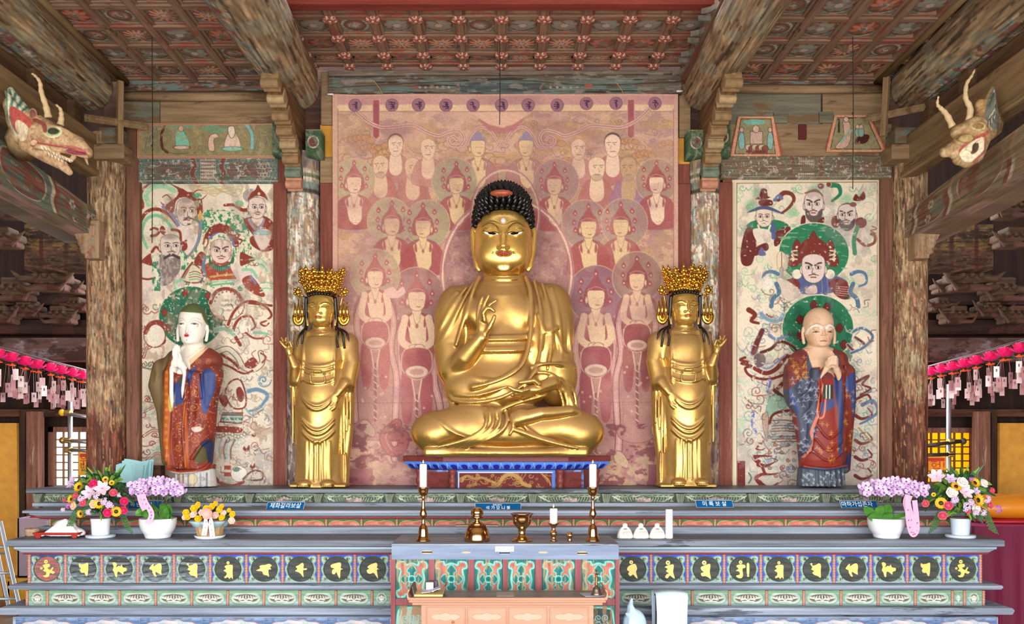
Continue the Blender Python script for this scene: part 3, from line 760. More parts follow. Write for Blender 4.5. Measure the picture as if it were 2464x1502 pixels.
def side_beam(s,seed,label):
 c=Cv(4.6,-0.02,7.42,1.22,0.011,'#6b7a68'if s<0 else '#837258')
 U=lambda y,v:(y,v)
 g1,g2,rd,pk,cr=('#5c7467','#4f665c','#8c4a3c','#b08a76','#c4bda4')if s<0 else('#6f7a66','#8c7450','#7c4a38','#a98c70','#b3a88a')
 for y0 in(5.0,5.9,6.6):
  c.poly([(y0,0.1),(y0+0.25,0.05),(y0+0.5,0.15),(y0+0.55,0.5),(y0+0.45,0.85),(y0+0.2,0.9),(y0+0.02,0.7),(y0-0.05,0.4)],rd,0.85,True,cr,0.02)
  c.wear(g1,0.5,0.56,0.1,0.2,seed+int(y0*10),0.8,box=(y0,0.2,y0+0.5,0.8))
 for y0 in(5.7,6.5,7.05):
  c.line([(y0,0),(y0+0.07,0.3),(y0+0.04,0.6),(y0+0.1,0.95)],0.05,cr);c.line([(y0+0.05,0),(y0+0.12,0.3),(y0+0.09,0.6),(y0+0.15,0.95)],0.055,rd)
 for y0,v0 in((7.2,0.3),(7.3,0.7),(6.85,0.35),(6.9,0.75),(5.55,0.5)):
  for k in range(6):c.ell(y0+0.035*math.cos(k),v0+0.1*math.sin(k),0.016,0.05,cr,0.9)
 for k in range(14):c.spiral(5.0+0.17*k,0.3+0.4*(k%2),0.05,0.012,cr,1.2,1,k,0.6)
 c.rect(4.6,0.96,7.5,1.22,'#8d6a58');
 for k in range(150):c.line([(4.6+k*0.02,0.98),(4.62+k*0.02,1.2)],0.008,'#b39d8c')
 c.wear('#8a7150'if s>0 else '#7d7358',0.5 if s>0 else 0.58,0.64,0.3,0.4,seed,0.8);c.grain(0.3,0.3,0.05,seed);c.tone(0.82)
 zt=lambda y:np.interp(y,[4.6,6,7.42],[3.60,3.49,3.36]);zb=lambda y:np.interp(y,[4.6,6,7.42],[3.24,3.20,3.165])
 xi=3.29*s
 def fn(y,v,h):
  k=np.clip((v-0.96)/0.26,0,1);z=zt(y)+(zb(y)-zt(y))*np.clip(v/0.96,0,1)
  return(xi+s*0.16*k-s*h,y,z-0.01*k)
 o=c.board('painted_side_beam',fn,PAINT,gain=1.0,back=0.17)
 return tag(o,label,'beam')
side_beam(-1,311,'green and red patterned side beam running out below the left dragon head')
side_beam(1,331,'worn brown and green side beam running out below the right dragon head')
def paw(pxs,Y,mat,label,mirror):
 s=Sculpt((pxs[0]-8,525,-40),(pxs[1]+8,640,50),1.7);cx=(pxs[0]+pxs[1])/2;f=-1 if mirror else 1
 s.slab((cx+12*f,580,0),(18,46,20),3,0);s.slab((cx-4*f,560,4),(26,14,22),6,4)
 for k in range(4):
  y=566+13*k;x=cx-(26-5*k)*f
  s.cap([(cx+8*f,y-6,18,8),((cx+x)/2,y+4,22,8),(x,y-2,20,5),(x-4*f,y-11,18,2.5)],2,fl=0.7);s.cap([(cx+4*f,y-1,27,1.6),((cx+x)/2,y+5,30,1.6),(x+4*f,y-1,27,1.2)],0,sub=True)
 s.cap([(cx-14*f+9*math.cos(t),556+8*math.sin(t),26,2.2)for t in np.linspace(0,5,12)],1.5)
 return tag(s.build('carved_bracket',mat,Y),label,'bracket')
CARVED=M_wood('carved_bracket_timber','#7c6248','#b59878','z',1.2,patches=(('#8d5a48',0.6,9,2),('#7f8a7c',0.62,12,2)),dark='#3c2b20')
paw((185,250),YW-0.28,CARVED,'pale carved bracket on the left round column under the green side beam',False)
paw((2190,2255),YW-0.28,CARVED,'pale carved bracket on the right round column under the worn side beam',True)
def headblock(px0,py0,px1,py1,Y,dy,mat,label):return beam_box('bearing_block',px0,py0,px1,py1,Y,dy,mat,label,'block',bevel=0.012)
headblock(222,345,298,382,YW-0.3,0.3,TAN,'bare block on top of the left round column')
headblock(236,305,290,345,YW-0.25,0.2,GREENW,'small greenish block stacked over the left round column')
headblock(2146,345,2222,382,YW-0.3,0.3,TAN,'bare block on top of the right round column')
headblock(2155,305,2208,345,YW-0.25,0.2,GREENW,'small greenish block stacked over the right round column')
def block_cv(px0,py0,px1,py1,Y,label,seed):
 c=Cv(px0,py0,px1,py1,1.2,'#41583f');cx,cy=(px0+px1)/2,(py0+py1)/2;r=(px1-px0)*0.34
 c.ell(cx,cy,r,r*1.1,'#7b4a42',edge='#a9a890',ew=3);c.spiral(cx,cy,r*0.7,3,'#53403c',1.5);c.rect(px0,py0,px1,py0+3,'#97825a');c.wear('#6f7a62',0.55,0.62,12,12,seed,0.8);c.grain(0.3,3,3,seed)
 return tag(c.board('capital_block',plane_fn(Y),PAINT,back=0.17),label,'block')
block_cv(735,311,772,372,YW-0.22,'green painted capital block right of the left carved bracket arm',5)
block_cv(655,288,692,372,YW-0.2,'green painted capital block left of the left carved bracket arm',9)
block_cv(1656,312,1694,374,YW-0.22,'green painted capital block left of the right carved bracket arm',13)
block_cv(1720,285,1758,374,YW-0.2,'green painted capital block right of the right carved bracket arm',17)
ARMP=[M_plain('arm_tan_paint','#8f734e',0.8,var=0.3,bs=18,bump=0.3),M_plain('arm_cream_paint','#a28a64',0.8,var=0.3,bs=22,bump=0.3),M_plain('arm_green_paint','#6f7d68',0.8,var=0.3,bs=22,bump=0.3),M_plain('arm_pink_paint','#c08a6c',0.8,var=0.2,bs=22)]
def arm(s,label):
 root=thing('stepped_bracket',(1.70*s,7.36,3.62),label,'bracket')
 P=[(6.60,4.17),(6.78,4.12),(6.92,4.04),(7.05,3.97),(7.16,3.90),(7.25,3.81),(7.33,3.72),(7.36,3.64)]
 m=MB();w=0.055
 prof=[(y-0.02,z-0.02)for y,z in P]+[(7.5,3.64),(7.5,4.3),(6.55,4.32)]
 m.prism(prof,-w,w,lambda a,b,d:Vector((1.70*s+d,a,b)))
 m.build('arm_board',M_wood('bracket_arm_timber_%d'%s,'#5a4029','#8f6a45','y',1.0,dark='#30221a'),root,bevel=0.01)
 for i,(y,z)in enumerate(P):
  m=MB();sz=0.085-0.004*i
  m.ell((1.70*s,y+0.03,z+0.03),(0.062,0.09,sz*0.8),14,9,Matrix.Rotation(-0.5,3,'X'))
  m.cbox((1.70*s,y,z),(0.13,0.12,0.09),Matrix.Rotation(-0.45-0.06*i,3,'X'));m.tube([(1.70*s-0.066,y-0.05,z-0.03),(1.70*s+0.066,y-0.05,z-0.03)],0.035,12)
  m.build('carved_scroll',ARMP[(0,1,0,0,1,0,2,3)[i]],root,smooth=False,bevel=0.016)
arm(-1,'stepped carved bracket arm under the left log, dropping onto the mottled column')
arm(1,'stepped carved bracket arm under the right log, dropping onto the mottled column')
def batten(P,r,label):
 a,b=P;m=MB();m.tube([a,b],r,4,up=(0,1,0.2));tag(m.build('wooden_batten',TANZ,bevel=0.003),label,'batten')
batten((W(289,196,7.22),W(288,348,7.2)),0.032,'upright nailed batten at the left corner under the outer log')
batten((W(203,283,7.1),W(356,305,7.28)),0.03,'slanting batten crossing the upright one at the left corner')
batten((W(2134,186,7.22),W(2126,328,7.2)),0.032,'upright nailed batten at the right corner under the outer log')
batten((W(2083,287,7.28),W(2232,256,7.1)),0.03,'slanting batten crossing the upright one at the right corner')
# side aisles
def aisle(s,side):
 P=lambda px:px if s<0 else 2*CX-px+32
 x0,x1=(-6.0,-3.35)if s<0 else(3.35,6.0)
 wz=(ZS(1168,YA),ZS(1040,YA))if s<0 else(ZS(1160,YA),ZS(1042,YA))
 wx=(XS(134,YA),XS(228,YA))if s<0 else(XS(2222,YA),XS(2334,YA))
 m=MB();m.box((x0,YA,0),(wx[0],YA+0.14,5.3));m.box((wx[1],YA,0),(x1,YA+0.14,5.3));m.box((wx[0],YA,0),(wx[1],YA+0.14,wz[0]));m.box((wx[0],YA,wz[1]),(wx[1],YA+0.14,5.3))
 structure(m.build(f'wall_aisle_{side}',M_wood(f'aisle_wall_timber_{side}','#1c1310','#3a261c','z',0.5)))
 win=MB();f=0.05
 win.box((wx[0]-f,YA-0.05,wz[0]-f),(wx[0],YA+0.08,wz[1]+f));win.box((wx[1],YA-0.05,wz[0]-f),(wx[1]+f,YA+0.08,wz[1]+f));win.box((wx[0]-f,YA-0.05,wz[1]),(wx[1]+f,YA+0.08,wz[1]+f));win.box((wx[0]-f,YA-0.05,wz[0]-f),(wx[1]+f,YA+0.08,wz[0]))
 wo=structure(win.build('window_1'if s<0 else 'window_2',M_wood(f'window_frame_timber_{side}','#6a4436','#9a705c','z',0.8)))
 lat=MB();nx,nz=(5,7)if s<0 else(6,7)
 for k in range(1,nx):x=wx[0]+(wx[1]-wx[0])*k/nx;lat.box((x-0.006,YA-0.01,wz[0]),(x+0.006,YA+0.015,wz[1]))
 for k in range(1,nz):z=wz[0]+(wz[1]-wz[0])*k/nz;lat.box((wx[0],YA-0.008,z-0.006),(wx[1],YA+0.013,z+0.006))
 lat.build('window_lattice',M_plain(f'lattice_wood_{side}','#8a6a50'if s<0 else '#7a5420',0.7),wo)
 MB().box((wx[0],YA+0.02,wz[0]),(wx[1],YA+0.03,wz[1])).build('window_pane',M_plain(f'paper_pane_{side}','#fff6e6'if s<0 else '#ffc400',0.8,emit='#fff3e0'if s<0 else '#ffb400',es=1.5 if s<0 else 0.85),wo)
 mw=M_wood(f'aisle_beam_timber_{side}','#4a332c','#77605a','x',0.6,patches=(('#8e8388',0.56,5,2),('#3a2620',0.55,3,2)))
 def bb(name,p0,y0,p1,y1,Y,dy,mat,label,cat='beam'):
  if s>0:p0,p1=P(p1),P(p0)
  beam_box(name,p0,y0,p1,y1,Y,dy,mat,label,cat)
 bb('tie_beam',-120,813,240,868,8.1,0.2,mw,f'weathered tie beam above the lotus lanterns in the {side} aisle')
 bb('eaves_beam',-200,985,240,1003,8.55,0.2,D_BROWN,f'dark beam above the window in the {side} aisle')
 bb('aisle_post',62,990,92,1300,8.45,0.12,D_POST,f'reddish upright post beside the {side} aisle window','post')
 bb('aisle_post',46,985,60,1440,8.5,0.1,M_wood(f'dark_jamb_{side}','#2a1a14','#46301f','z'),f'dark narrow jamb at the edge of the ochre panel in the {side} aisle','post')
 bb('ochre_panel',-235,1018,40,1446,8.62,0.05,OCHRE,f'ochre plaster wall panel in the {side} aisle','panel')
 c=Cv(0,540,160,650,2.0,'#7a5a3c')
 c.rect(0,540,160,600,'#8a6c42');c.rect(0,602,160,650,'#6a4a38')
 for x in(36,96):c.rect(x,540,x+10,650,'#5a2e22')
 for x,y in((18,570),(70,570),(128,570),(70,625),(18,625),(130,626)):c.spiral(x,y,16,3,'#54402c',1.8,1,x);c.ell(x,y,5,4,'#3c2a20')
 c.wear('#54402e',0.5,0.6,30,20,7,0.7);c.wear('#3c2c22',0.6,0.66,40,6,9,0.8);c.grain(0.3,12,3,4)
 base=58 if s<0 else P(215)
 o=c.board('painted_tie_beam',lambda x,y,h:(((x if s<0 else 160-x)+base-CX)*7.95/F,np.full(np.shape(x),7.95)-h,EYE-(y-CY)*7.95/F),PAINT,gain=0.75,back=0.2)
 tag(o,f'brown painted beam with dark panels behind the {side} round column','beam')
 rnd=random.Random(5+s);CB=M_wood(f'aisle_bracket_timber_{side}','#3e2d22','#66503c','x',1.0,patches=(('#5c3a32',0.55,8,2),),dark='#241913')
 spots=[(20,505,7.6,34),(16,575,7.7,34),(120,672,8.2,44),(40,700,8.3,40),(172,690,8.35,26),(70,745,8.4,30),(150,760,8.45,30),(10,760,8.3,30),(190,735,8.5,24)]
 words=['topmost beak-shaped','second beak-shaped','wide leaf-shaped','dim scrolled','small dim leafy','dark lower','dark round','outer dim','innermost dark']
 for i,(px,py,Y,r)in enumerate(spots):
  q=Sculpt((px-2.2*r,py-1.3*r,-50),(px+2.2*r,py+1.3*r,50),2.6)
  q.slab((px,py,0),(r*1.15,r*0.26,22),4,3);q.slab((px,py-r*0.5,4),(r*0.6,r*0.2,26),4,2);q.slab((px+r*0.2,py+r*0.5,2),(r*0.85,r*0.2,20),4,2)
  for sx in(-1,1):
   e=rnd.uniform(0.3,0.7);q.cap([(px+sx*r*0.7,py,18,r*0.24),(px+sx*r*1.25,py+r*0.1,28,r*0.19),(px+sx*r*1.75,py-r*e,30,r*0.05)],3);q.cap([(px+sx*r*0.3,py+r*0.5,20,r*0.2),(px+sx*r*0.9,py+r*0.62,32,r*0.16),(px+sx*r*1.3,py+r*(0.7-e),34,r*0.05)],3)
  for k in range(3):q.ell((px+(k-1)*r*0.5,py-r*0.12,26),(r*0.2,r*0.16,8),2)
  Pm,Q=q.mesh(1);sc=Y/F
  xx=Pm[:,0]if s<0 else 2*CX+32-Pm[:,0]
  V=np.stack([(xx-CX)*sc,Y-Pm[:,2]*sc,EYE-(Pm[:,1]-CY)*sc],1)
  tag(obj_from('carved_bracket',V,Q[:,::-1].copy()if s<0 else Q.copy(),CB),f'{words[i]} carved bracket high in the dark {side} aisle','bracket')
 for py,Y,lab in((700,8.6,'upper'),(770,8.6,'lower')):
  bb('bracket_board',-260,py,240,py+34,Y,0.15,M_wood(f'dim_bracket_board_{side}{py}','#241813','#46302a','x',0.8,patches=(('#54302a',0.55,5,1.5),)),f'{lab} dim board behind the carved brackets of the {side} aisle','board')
aisle(-1,'left');aisle(1,'right')
# fine hanging wires
WIRE=M_plain('dark_wire','#2c241f',0.6)
for px,y1,Y,side in((366,585,6.6,'left bay before the left mural'),(1202,300,6.9,'middle before the hanging painting'),(2052,455,6.6,'right bay before the right mural')):
 zt=4.5 if px!=1202 else 4.62;x=XS(px,Y)
 m=MB();m.tube([(x,Y,zt),(x+0.004,Y,(zt+ZS(y1,Y))/2),(x,Y,ZS(y1,Y))],0.0035,5);m.ell((x,Y,ZS(y1*0.6,Y)),(0.008,0.008,0.01),8,6)
 tag(m.build('hanging_wire',WIRE),f'thin dark wire hanging in the {side}','wire')
# the painted walls and the hanging painting
class Z:
 """draw on a board in the coordinates of an enlarged detail"""
 def __init__(s,c,ox,oy,k):s.c,s.o,s.k=c,np.array([ox,oy],float),float(k)
 def _p(s,P):return[tuple(s.o+np.array(p,float)/s.k)for p in P]
 def poly(s,P,col,a=1,sm=True,edge=None,ew=1.2):s.c.poly(s._p(P),col,a,sm,edge,ew)
 def line(s,P,w,col,a=1,w2=None,sm=True):s.c.line(s._p(P),max(w/s.k,1.0),col,a,sm,None if w2 is None else max(w2/s.k,0.6))
 def ell(s,x,y,rx,ry,col,a=1,rot=0,edge=None,ew=1.2,soft=0):s.c.ell(s.o[0]+x/s.k,s.o[1]+y/s.k,rx/s.k,ry/s.k,col,a,rot,edge,ew,soft=soft/s.k)
 def rib(s,P,w,col,edge=None,ew=5,w2=None,inner=None):
  if edge:s.line(P,w+2*ew,edge,1,None if w2 is None else w2+2*ew)
  s.line(P,w,col,1,w2)
  if inner:s.line(P,w*0.35,inner,0.9)
 def swirl(s,x,y,r,w,col,t=1.4,d=1,a0=0,a=0.9):s.c.spiral(s.o[0]+x/s.k,s.o[1]+y/s.k,r/s.k,max(w/s.k,1.0),col,t,d,a0,a)
def swirls(c,box,n,cols,r,w,seed,a=0.7):
 rnd=random.Random(seed)
 for _ in range(n):
  x,y=rnd.uniform(box[0],box[2]),rnd.uniform(box[1],box[3]);q=rnd.uniform(r*0.6,r*1.3);col=rnd.choice(cols);d=rnd.choice((-1,1))
  c.spiral(x,y,q,w,col,rnd.uniform(0.8,1.5),d,rnd.random()*6.3,a,tail=[(x+d*q*2.6,y+rnd.uniform(-q,q)),(x+d*q*1.6,y+q*0.7)]if rnd.random()<0.6 else None)
def cloud(c,x,y,r,col,edge,seed,a=0.9):
 rnd=random.Random(seed)
 for k in range(5):c.ell(x+(k-2)*r*0.62,y-(2-abs(k-2))*r*0.2+rnd.uniform(-2,2),r*0.6,r*0.42,col,a,edge=edge,ew=1.3)
# hanging painting: an assembly of bodhisattvas in rose, cream and maroon
def bodhi(c,x,y,s,d=1,halo='#b0a27c',hr=3.3,skin='#ddb987',red='#a9524f',ln='#8f5a52',robe=True,standing=0,crown=True,a=1.0,hc=(0,-0.6)):
 if halo:c.ell(x+hc[0]*s,y+hc[1]*s,hr*s,hr*s*1.05,halo,0.85,edge='#cfae88',ew=1.6)
 if robe:
  c.poly([(x-3.0*s,y+4.2*s),(x-2.2*s,y+2.4*s),(x-0.9*s,y+1.6*s),(x+0.9*s,y+1.6*s),(x+2.2*s,y+2.4*s),(x+3.0*s,y+4.2*s),(x+2.4*s,y+6.5*s),(x-2.4*s,y+6.5*s)],red,0.85,edge=ln,ew=1.2)
 c.poly([(x-0.55*s,y+1.0*s),(x+0.55*s,y+1.0*s),(x+0.6*s,y+1.7*s),(x+1.35*s,y+2.3*s),(x+1.2*s,y+3.6*s),(x+1.15*s,y+5.2*s),(x+0.3*s,y+6.1*s),(x-0.7*s,y+5.4*s),(x-1.1*s,y+3.6*s),(x-1.4*s,y+2.4*s),(x-0.65*s,y+1.7*s)],skin,1,edge=ln,ew=0.9)
 if crown:
  c.poly([(x-1.5*s,y-0.3*s),(x-1.25*s,y-1.3*s),(x-0.75*s,y-1.9*s),(x-0.35*s,y-2.6*s),(x,y-3.1*s),(x+0.35*s,y-2.6*s),(x+0.75*s,y-1.9*s),(x+1.25*s,y-1.3*s),(x+1.5*s,y-0.3*s),(x+1.3*s,y+0.9*s),(x-1.3*s,y+0.9*s)],red,0.92,edge=ln,ew=1)
  for k,(u,v)in enumerate(((-1.9,-2.2),(0,-3.2),(1.6,-2.3),(-2.0,-0.9),(1.95,-0.9),(-1.85,0.2),(1.8,0.3))):
   c.poly([(x+u*s,y+v*s-0.55*s),(x+u*s+0.33*s,y+v*s),(x+u*s,y+v*s+0.35*s),(x+u*s-0.33*s,y+v*s)],red,0.95)
   c.ell(x+u*s,y+v*s,0.13*s,0.13*s,'#d8a890')
  c.line([(x-1.1*s,y-1.15*s),(x,y-1.55*s),(x+1.1*s,y-1.15*s)],1.6,'#c79a86',0.8)
 else:
  c.ell(x,y-0.9*s,1.25*s,1.0*s,'#94829e',0.9);c.ell(x,y-1.9*s,0.6*s,0.5*s,'#94829e',0.9)
 c.poly([(x-1.02*s,y-1.0*s),(x,y-1.12*s),(x+1.02*s,y-1.0*s),(x+1.05*s,y+0.2*s),(x+0.75*s,y+1.0*s),(x,y+1.3*s),(x-0.75*s,y+1.0*s),(x-1.05*s,y+0.2*s)],skin,1,edge=ln,ew=0.9)
 c.ell(x-d*1.2*s,y+0.15*s,0.17*s,0.5*s,skin,edge=ln,ew=0.8)
 o=d*0.2*s
 for q in(-0.42,0.42):c.line([(x+o+q*s-0.2*s,y-0.12*s),(x+o+q*s+0.2*s,y-0.12*s)],1.0,'#a5705c',0.8)
 c.line([(x+o,y-0.1*s),(x+o+d*0.1*s,y+0.4*s)],0.9,'#b98a6c',0.7)
 c.line([(x+o-0.22*s,y+0.72*s),(x+o,y+0.8*s),(x+o+0.22*s,y+0.72*s)],1.8,'#a04b40')
 for q in(-1.05,1.05):c.poly([(x+q*s,y+2.0*s),(x+(q+0.22)*s,y+2.9*s),(x+q*0.9*s,y+3.4*s),(x+(q-0.2)*s,y+2.8*s)],red,0.9)
 for q in(-1,1):c.line([(x+q*0.5*s,y+1.6*s),(x+q*0.3*s,y+2.6*s),(x,y+3.0*s)],1.3,'#9a5a4c',0.7)
 c.ell(x,y+3.2*s,0.2*s,0.28*s,'#9a5a4c',0.8)
def thangka():
 c=Cv(800,226,1632,1168,1.55,'#c69380')
 up=np.clip((760-c.Y[:,None])/400,0,1)[...,None]+0*c.X[None,:,None]
 c.c[:]=hx('#a6706a')+(hx('#cfa28a')-hx('#a6706a'))*up
 c.wear('#c9975f',0.46,0.56,60,26,3,0.75,box=(800,290,1632,640));c.wear('#a67c7c',0.5,0.6,46,18,5,0.6);c.wear('#b8906e',0.52,0.6,40,24,8,0.7);c.wear('#d3a584',0.6,0.68,30,20,12,0.7)
 swirls(c,(815,290,1620,560),260,('#7d5a58','#d3a27a','#8f6a6c','#b9825c'),9,1.5,2,0.6)
 swirls(c,(815,560,1620,1170),170,('#8a5352','#c49a82','#7d4c50'),10,1.5,4,0.5)
 rnd=random.Random(4)
 for k in range(26):
  x=rnd.choice((rnd.uniform(815,940),rnd.uniform(1480,1625),rnd.uniform(1040,1380)));cloud(c,x,rnd.uniform(330,420),rnd.uniform(14,24),rnd.choice(('#cf9d68','#c88f62','#cda07c')),'#9a6a58',k,0.8)
 c.rect(800,226,1632,268,'#c99088');c.rect(812,252,1622,268,'#e3bd92');c.line([(812,268),(1622,268)],1.5,'#a87666')
 for x in(905,1518):c.poly([(x-8,240),(x+8,240),(x+8,328),(x,335),(x-8,328)],'#a6545a',1,False,'#d0a088',1.5)
 for s in(-1,1):
  X=lambda v:CX+s*v
  P=[(X(355),262),(X(325),290),(X(290),306),(X(255),305),(X(215),302),(X(180),318),(X(152),326),(X(130),318),(X(105),314),(X(92),330),(X(100),348),(X(120),350),(X(128),336),(X(116),328),(X(108),336)]
  for w,col in((10,'#a8706c'),(7.5,'#e3bba0'),(3.2,'#b07874')):c.line(P,w,col)
  P=[(X(104),356),(X(88),352),(X(72),322),(X(50),306),(X(25),318),(X(5),348)]
  for w,col in((9,'#a8706c'),(6.5,'#e3bba0'),(2.8,'#b07874')):c.line(P,w,col)
 c.poly([(1132,270),(1280,270),(1235,300),(1207,306),(1178,300)],'#dfae92',0.95,False);c.poly([(1150,284),(1178,300),(1207,308),(1235,300),(1262,284),(1238,312),(1207,322),(1176,312)],'#bb7470',0.95)
 c.ell(1216,520,79,112,'#b39276',0.9,edge='#c79a80',ew=3);c.ell(1216,520,86,120,None,0,edge='#b5737a',ew=2.5)
 c.ell(1220,660,152,178,'#a87670',0.9);c.wear('#855562',0.58,0.64,16,16,44,0.5,box=(1075,500,1365,830));c.wear('#c49a8c',0.6,0.66,12,12,47,0.5,box=(1075,500,1365,830))
 for r,col,w in((160,'#b98080',4),(155,'#e0b898',4),(149,'#ad7274',3)):c.ell(1220,660,r,r*1.17,None,0,edge=col,ew=w)
 def monk(x,y,s,skin,robe,hair=None,d=1,beard=0):
  c.poly([(x-2.2*s,y+5*s),(x-1.7*s,y+2.2*s),(x-0.7*s,y+1.4*s),(x+0.7*s,y+1.4*s),(x+1.7*s,y+2.2*s),(x+2.2*s,y+5*s)],robe,0.85,edge='#9a6a5c',ew=1)
  c.poly([(x-0.6*s,y+1*s),(x+0.6*s,y+1*s),(x+0.9*s,y+3.5*s),(x,y+4.3*s),(x-0.9*s,y+3.5*s)],skin,0.95)
  if hair:c.ell(x,y-0.5*s,1.15*s,1.2*s,hair)
  c.poly([(x-0.95*s,y-0.9*s),(x,y-1.45*s),(x+0.95*s,y-0.9*s),(x+1.0*s,y+0.3*s),(x+0.6*s,y+1.3*s),(x,y+1.6*s),(x-0.6*s,y+1.3*s),(x-1.0*s,y+0.3*s)],skin,1,edge='#a87a68',ew=1)
  for q in(-0.4,0.4):
   c.line([(x+q*s-0.25*s+d*0.15*s,y-0.3*s),(x+q*s+0.25*s+d*0.15*s,y-0.38*s)],1.4,'#7d5048');c.ell(x+q*s+d*0.15*s,y-0.08*s,1.3,1.0,'#6a4440')
  c.line([(x+d*0.15*s,y),(x+d*0.35*s,y+0.5*s)],1.1,'#a87a68');c.line([(x-0.3*s,y+0.85*s),(x+0.35*s,y+0.83*s)],1.6,'#a0544a')
  if beard:c.ell(x,y+1.2*s,0.7*s,0.5*s,'#a98a76',0.5)
 monk(952,350,17,'#e6c3a4','#b7706a','#6e4a44');monk(916,400,18,'#dfb894','#b9685e',None,-1,1);monk(993,405,18,'#d9ae8a','#b06a64',None,1,1);monk(1030,358,17,'#e0ba98','#c08078')
 monk(1474,350,18,'#e8c4a8','#b7706a','#5e4a5e',-1);monk(1392,358,17,'#e0b898','#c08078',None,1);monk(1436,405,19,'#e4bf9c','#b56a64',None,1,1);monk(1512,405,19,'#c49a72','#a0708a','#a08868',-1,1)
 R='#a85050'
 bodhi(c,1150,356,16,1,None,crown=False,robe=True,red='#b57a74');bodhi(c,1266,356,16,-1,None,crown=False,robe=True,red='#b57a74')
 bodhi(c,1098,446,16,1,'#a89d78',3.4,red=R,hc=(-0.3,-0.6));bodhi(c,1334,448,16,-1,'#a58478',3.4,red=R,hc=(0.3,-0.6))
 bodhi(c,852,444,16,1,'#b3a57e',3.2,skin='#e6c2a2',red=R);bodhi(c,1580,444,16,-1,'#a78874',3.2,skin='#e6c2a2',red=R)
 bodhi(c,943,545,17,1,'#b2a87e',3.2,red=R,hc=(-0.3,-0.7));bodhi(c,1018,550,17,-1,'#a99d76',3.2,red=R,hc=(0.6,-0.7))
 bodhi(c,1416,552,17,1,'#a3867a',3.3,red=R,hc=(-0.5,-0.7));bodhi(c,1494,548,17,-1,'#a3867a',3.3,red=R,hc=(0.5,-0.7))
 def standing(x,y,s,d,halo,skin,red,ln):
  ribw='#c58f88'
  c.poly([(x-2.2*s,y+2.2*s),(x+2.2*s,y+2.2*s),(x+3.0*s,y+7*s),(x+3.2*s,y+15*s),(x+2.4*s,y+22*s),(x-2.6*s,y+22*s),(x-3.1*s,y+15*s),(x-2.8*s,y+7*s)],'#ad7a70',0.8,edge=ln,ew=1.4)
  bodhi(c,x,y,s,d,halo,3.5,skin,red,ln)
  for q in(-1,1):
   P=[(x+q*1.8*s,y+3*s),(x+q*2.6*s,y+6*s),(x+q*2.2*s,y+10*s),(x+q*3.0*s,y+14*s),(x+q*2.8*s,y+20*s)]
   c.line(P,1.0*s,ln);c.line(P,0.75*s,ribw);c.line(P,1.6,'#d6ac9c')
   P=[(x+q*1.0*s,y+10*s),(x+q*1.5*s,y+12*s),(x+q*1.2*s,y+16*s)]
   c.poly([(x+q*0.5*s,y+9.5*s),(x+q*2.0*s,y+9.5*s),(x+q*1.8*s,y+15*s),(x+q*0.7*s,y+15*s)],red,0.85)
   c.line([(x+q*1.5*s,y+2.2*s),(x+q*1.9*s,y+5*s),(x+q*0.6*s,y+6*s)],0.9*s,skin);c.ell(x+q*0.3*s,y+6.0*s,0.7*s,0.5*s,skin,edge=ln,ew=1)
  c.poly([(x-1.5*s,y+6.2*s),(x+1.5*s,y+6.2*s),(x+1.8*s,y+8.8*s),(x,y+10*s),(x-1.8*s,y+8.8*s)],red,0.9,edge='#d9b49a',ew=2)
  c.ell(x,y+9*s,1.5*s,0.8*s,'#d9b8a0',0.9,edge=ln,ew=1.2);c.ell(x,y+9*s,0.9*s,0.4*s,'#b38478',0.9)
  c.line([(x-0.6*s,y+10*s),(x,y+13*s),(x+0.6*s,y+10*s)],3,'#d9bb9a');c.line([(x,y+12*s),(x,y+20*s)],6,'#8d5454');
  for k in range(8):c.line([(x-3,y+(12.5+k)*s),(x+3,y+(12.8+k)*s)],2.4,'#d6b09a')
  for k in range(9):c.ell(x+random.uniform(-1,1)*s*2,y+random.uniform(11,20)*s,3,3,'#d2a892',0.8)
 standing(1434,720,19,1,'#8f6470','#d8b58c','#9c4d52','#7f4850');standing(1533,678,17,-1,'#9b7368','#dab28c','#984c4c','#7a4444')
 standing(1003,724,19,1,'#9d6f6c','#ddb894','#a24e50','#844c50');standing(903,672,17,1,'#b09878','#e2bd98','#a85054','#8a5050')
 c.poly([(925,700),(945,690),(955,700),(968,690),(975,703),(960,716),(935,716)],'#e0b3a4');
 for r,col,w in((160,'#b5787a',4),(155,'#e2bfa0',4),(150,'#ad7476',2.5)):c.ell(1220,660,r,r*1.17,None,0,edge=col,ew=w)
 for r,col,w in((84,'#b5737a',3),(80,'#dcb898',3)):c.ell(1216,516,r,r*1.32,None,0,edge=col,ew=w)
 for x,y in((880,1030),(1580,1040),(1490,1105)):c.poly([(x-12,y-16),(x+4,y-18),(x+22,y+6),(x+18,y+22),(x,y+14),(x-12,y+4)],'#bf9f7c',0.95,edge='#8a5a52',ew=2)
 for w,col in((26,'#8a484c'),(20,'#a55a58')):c.line([(955,1020),(925,1050),(940,1085),(965,1080),(972,1050),(945,1050)],w,col)
 c.line([(955,1022),(928,1050),(942,1083)],2,'#c98f80')
 c.rect(830,1128,897,1176,'#99585c',0.95);c.rect(1556,1118,1632,1176,'#8f5054',0.9)
 c.wear('#b39470',0.5,0.55,18,14,66,0.85,box=(897,1100,1560,1176));c.wear('#7f4448',0.56,0.62,24,16,68,0.8,box=(800,1020,1632,1176))
 c.wear('#d8a890',0.55,0.75,120,160,90,0.35);c.wear('#9a6a70',0.55,0.75,140,90,93,0.35)
 c.line([(800,536),(1632,534)],1.2,'#a57870',0.5);c.line([(800,970),(1632,968)],1.2,'#8a5a58',0.6)
 for xa,xb in((800,812),(1622,1632)):c.rect(xa,226,xb,1176,'#d3a28a',0.85)
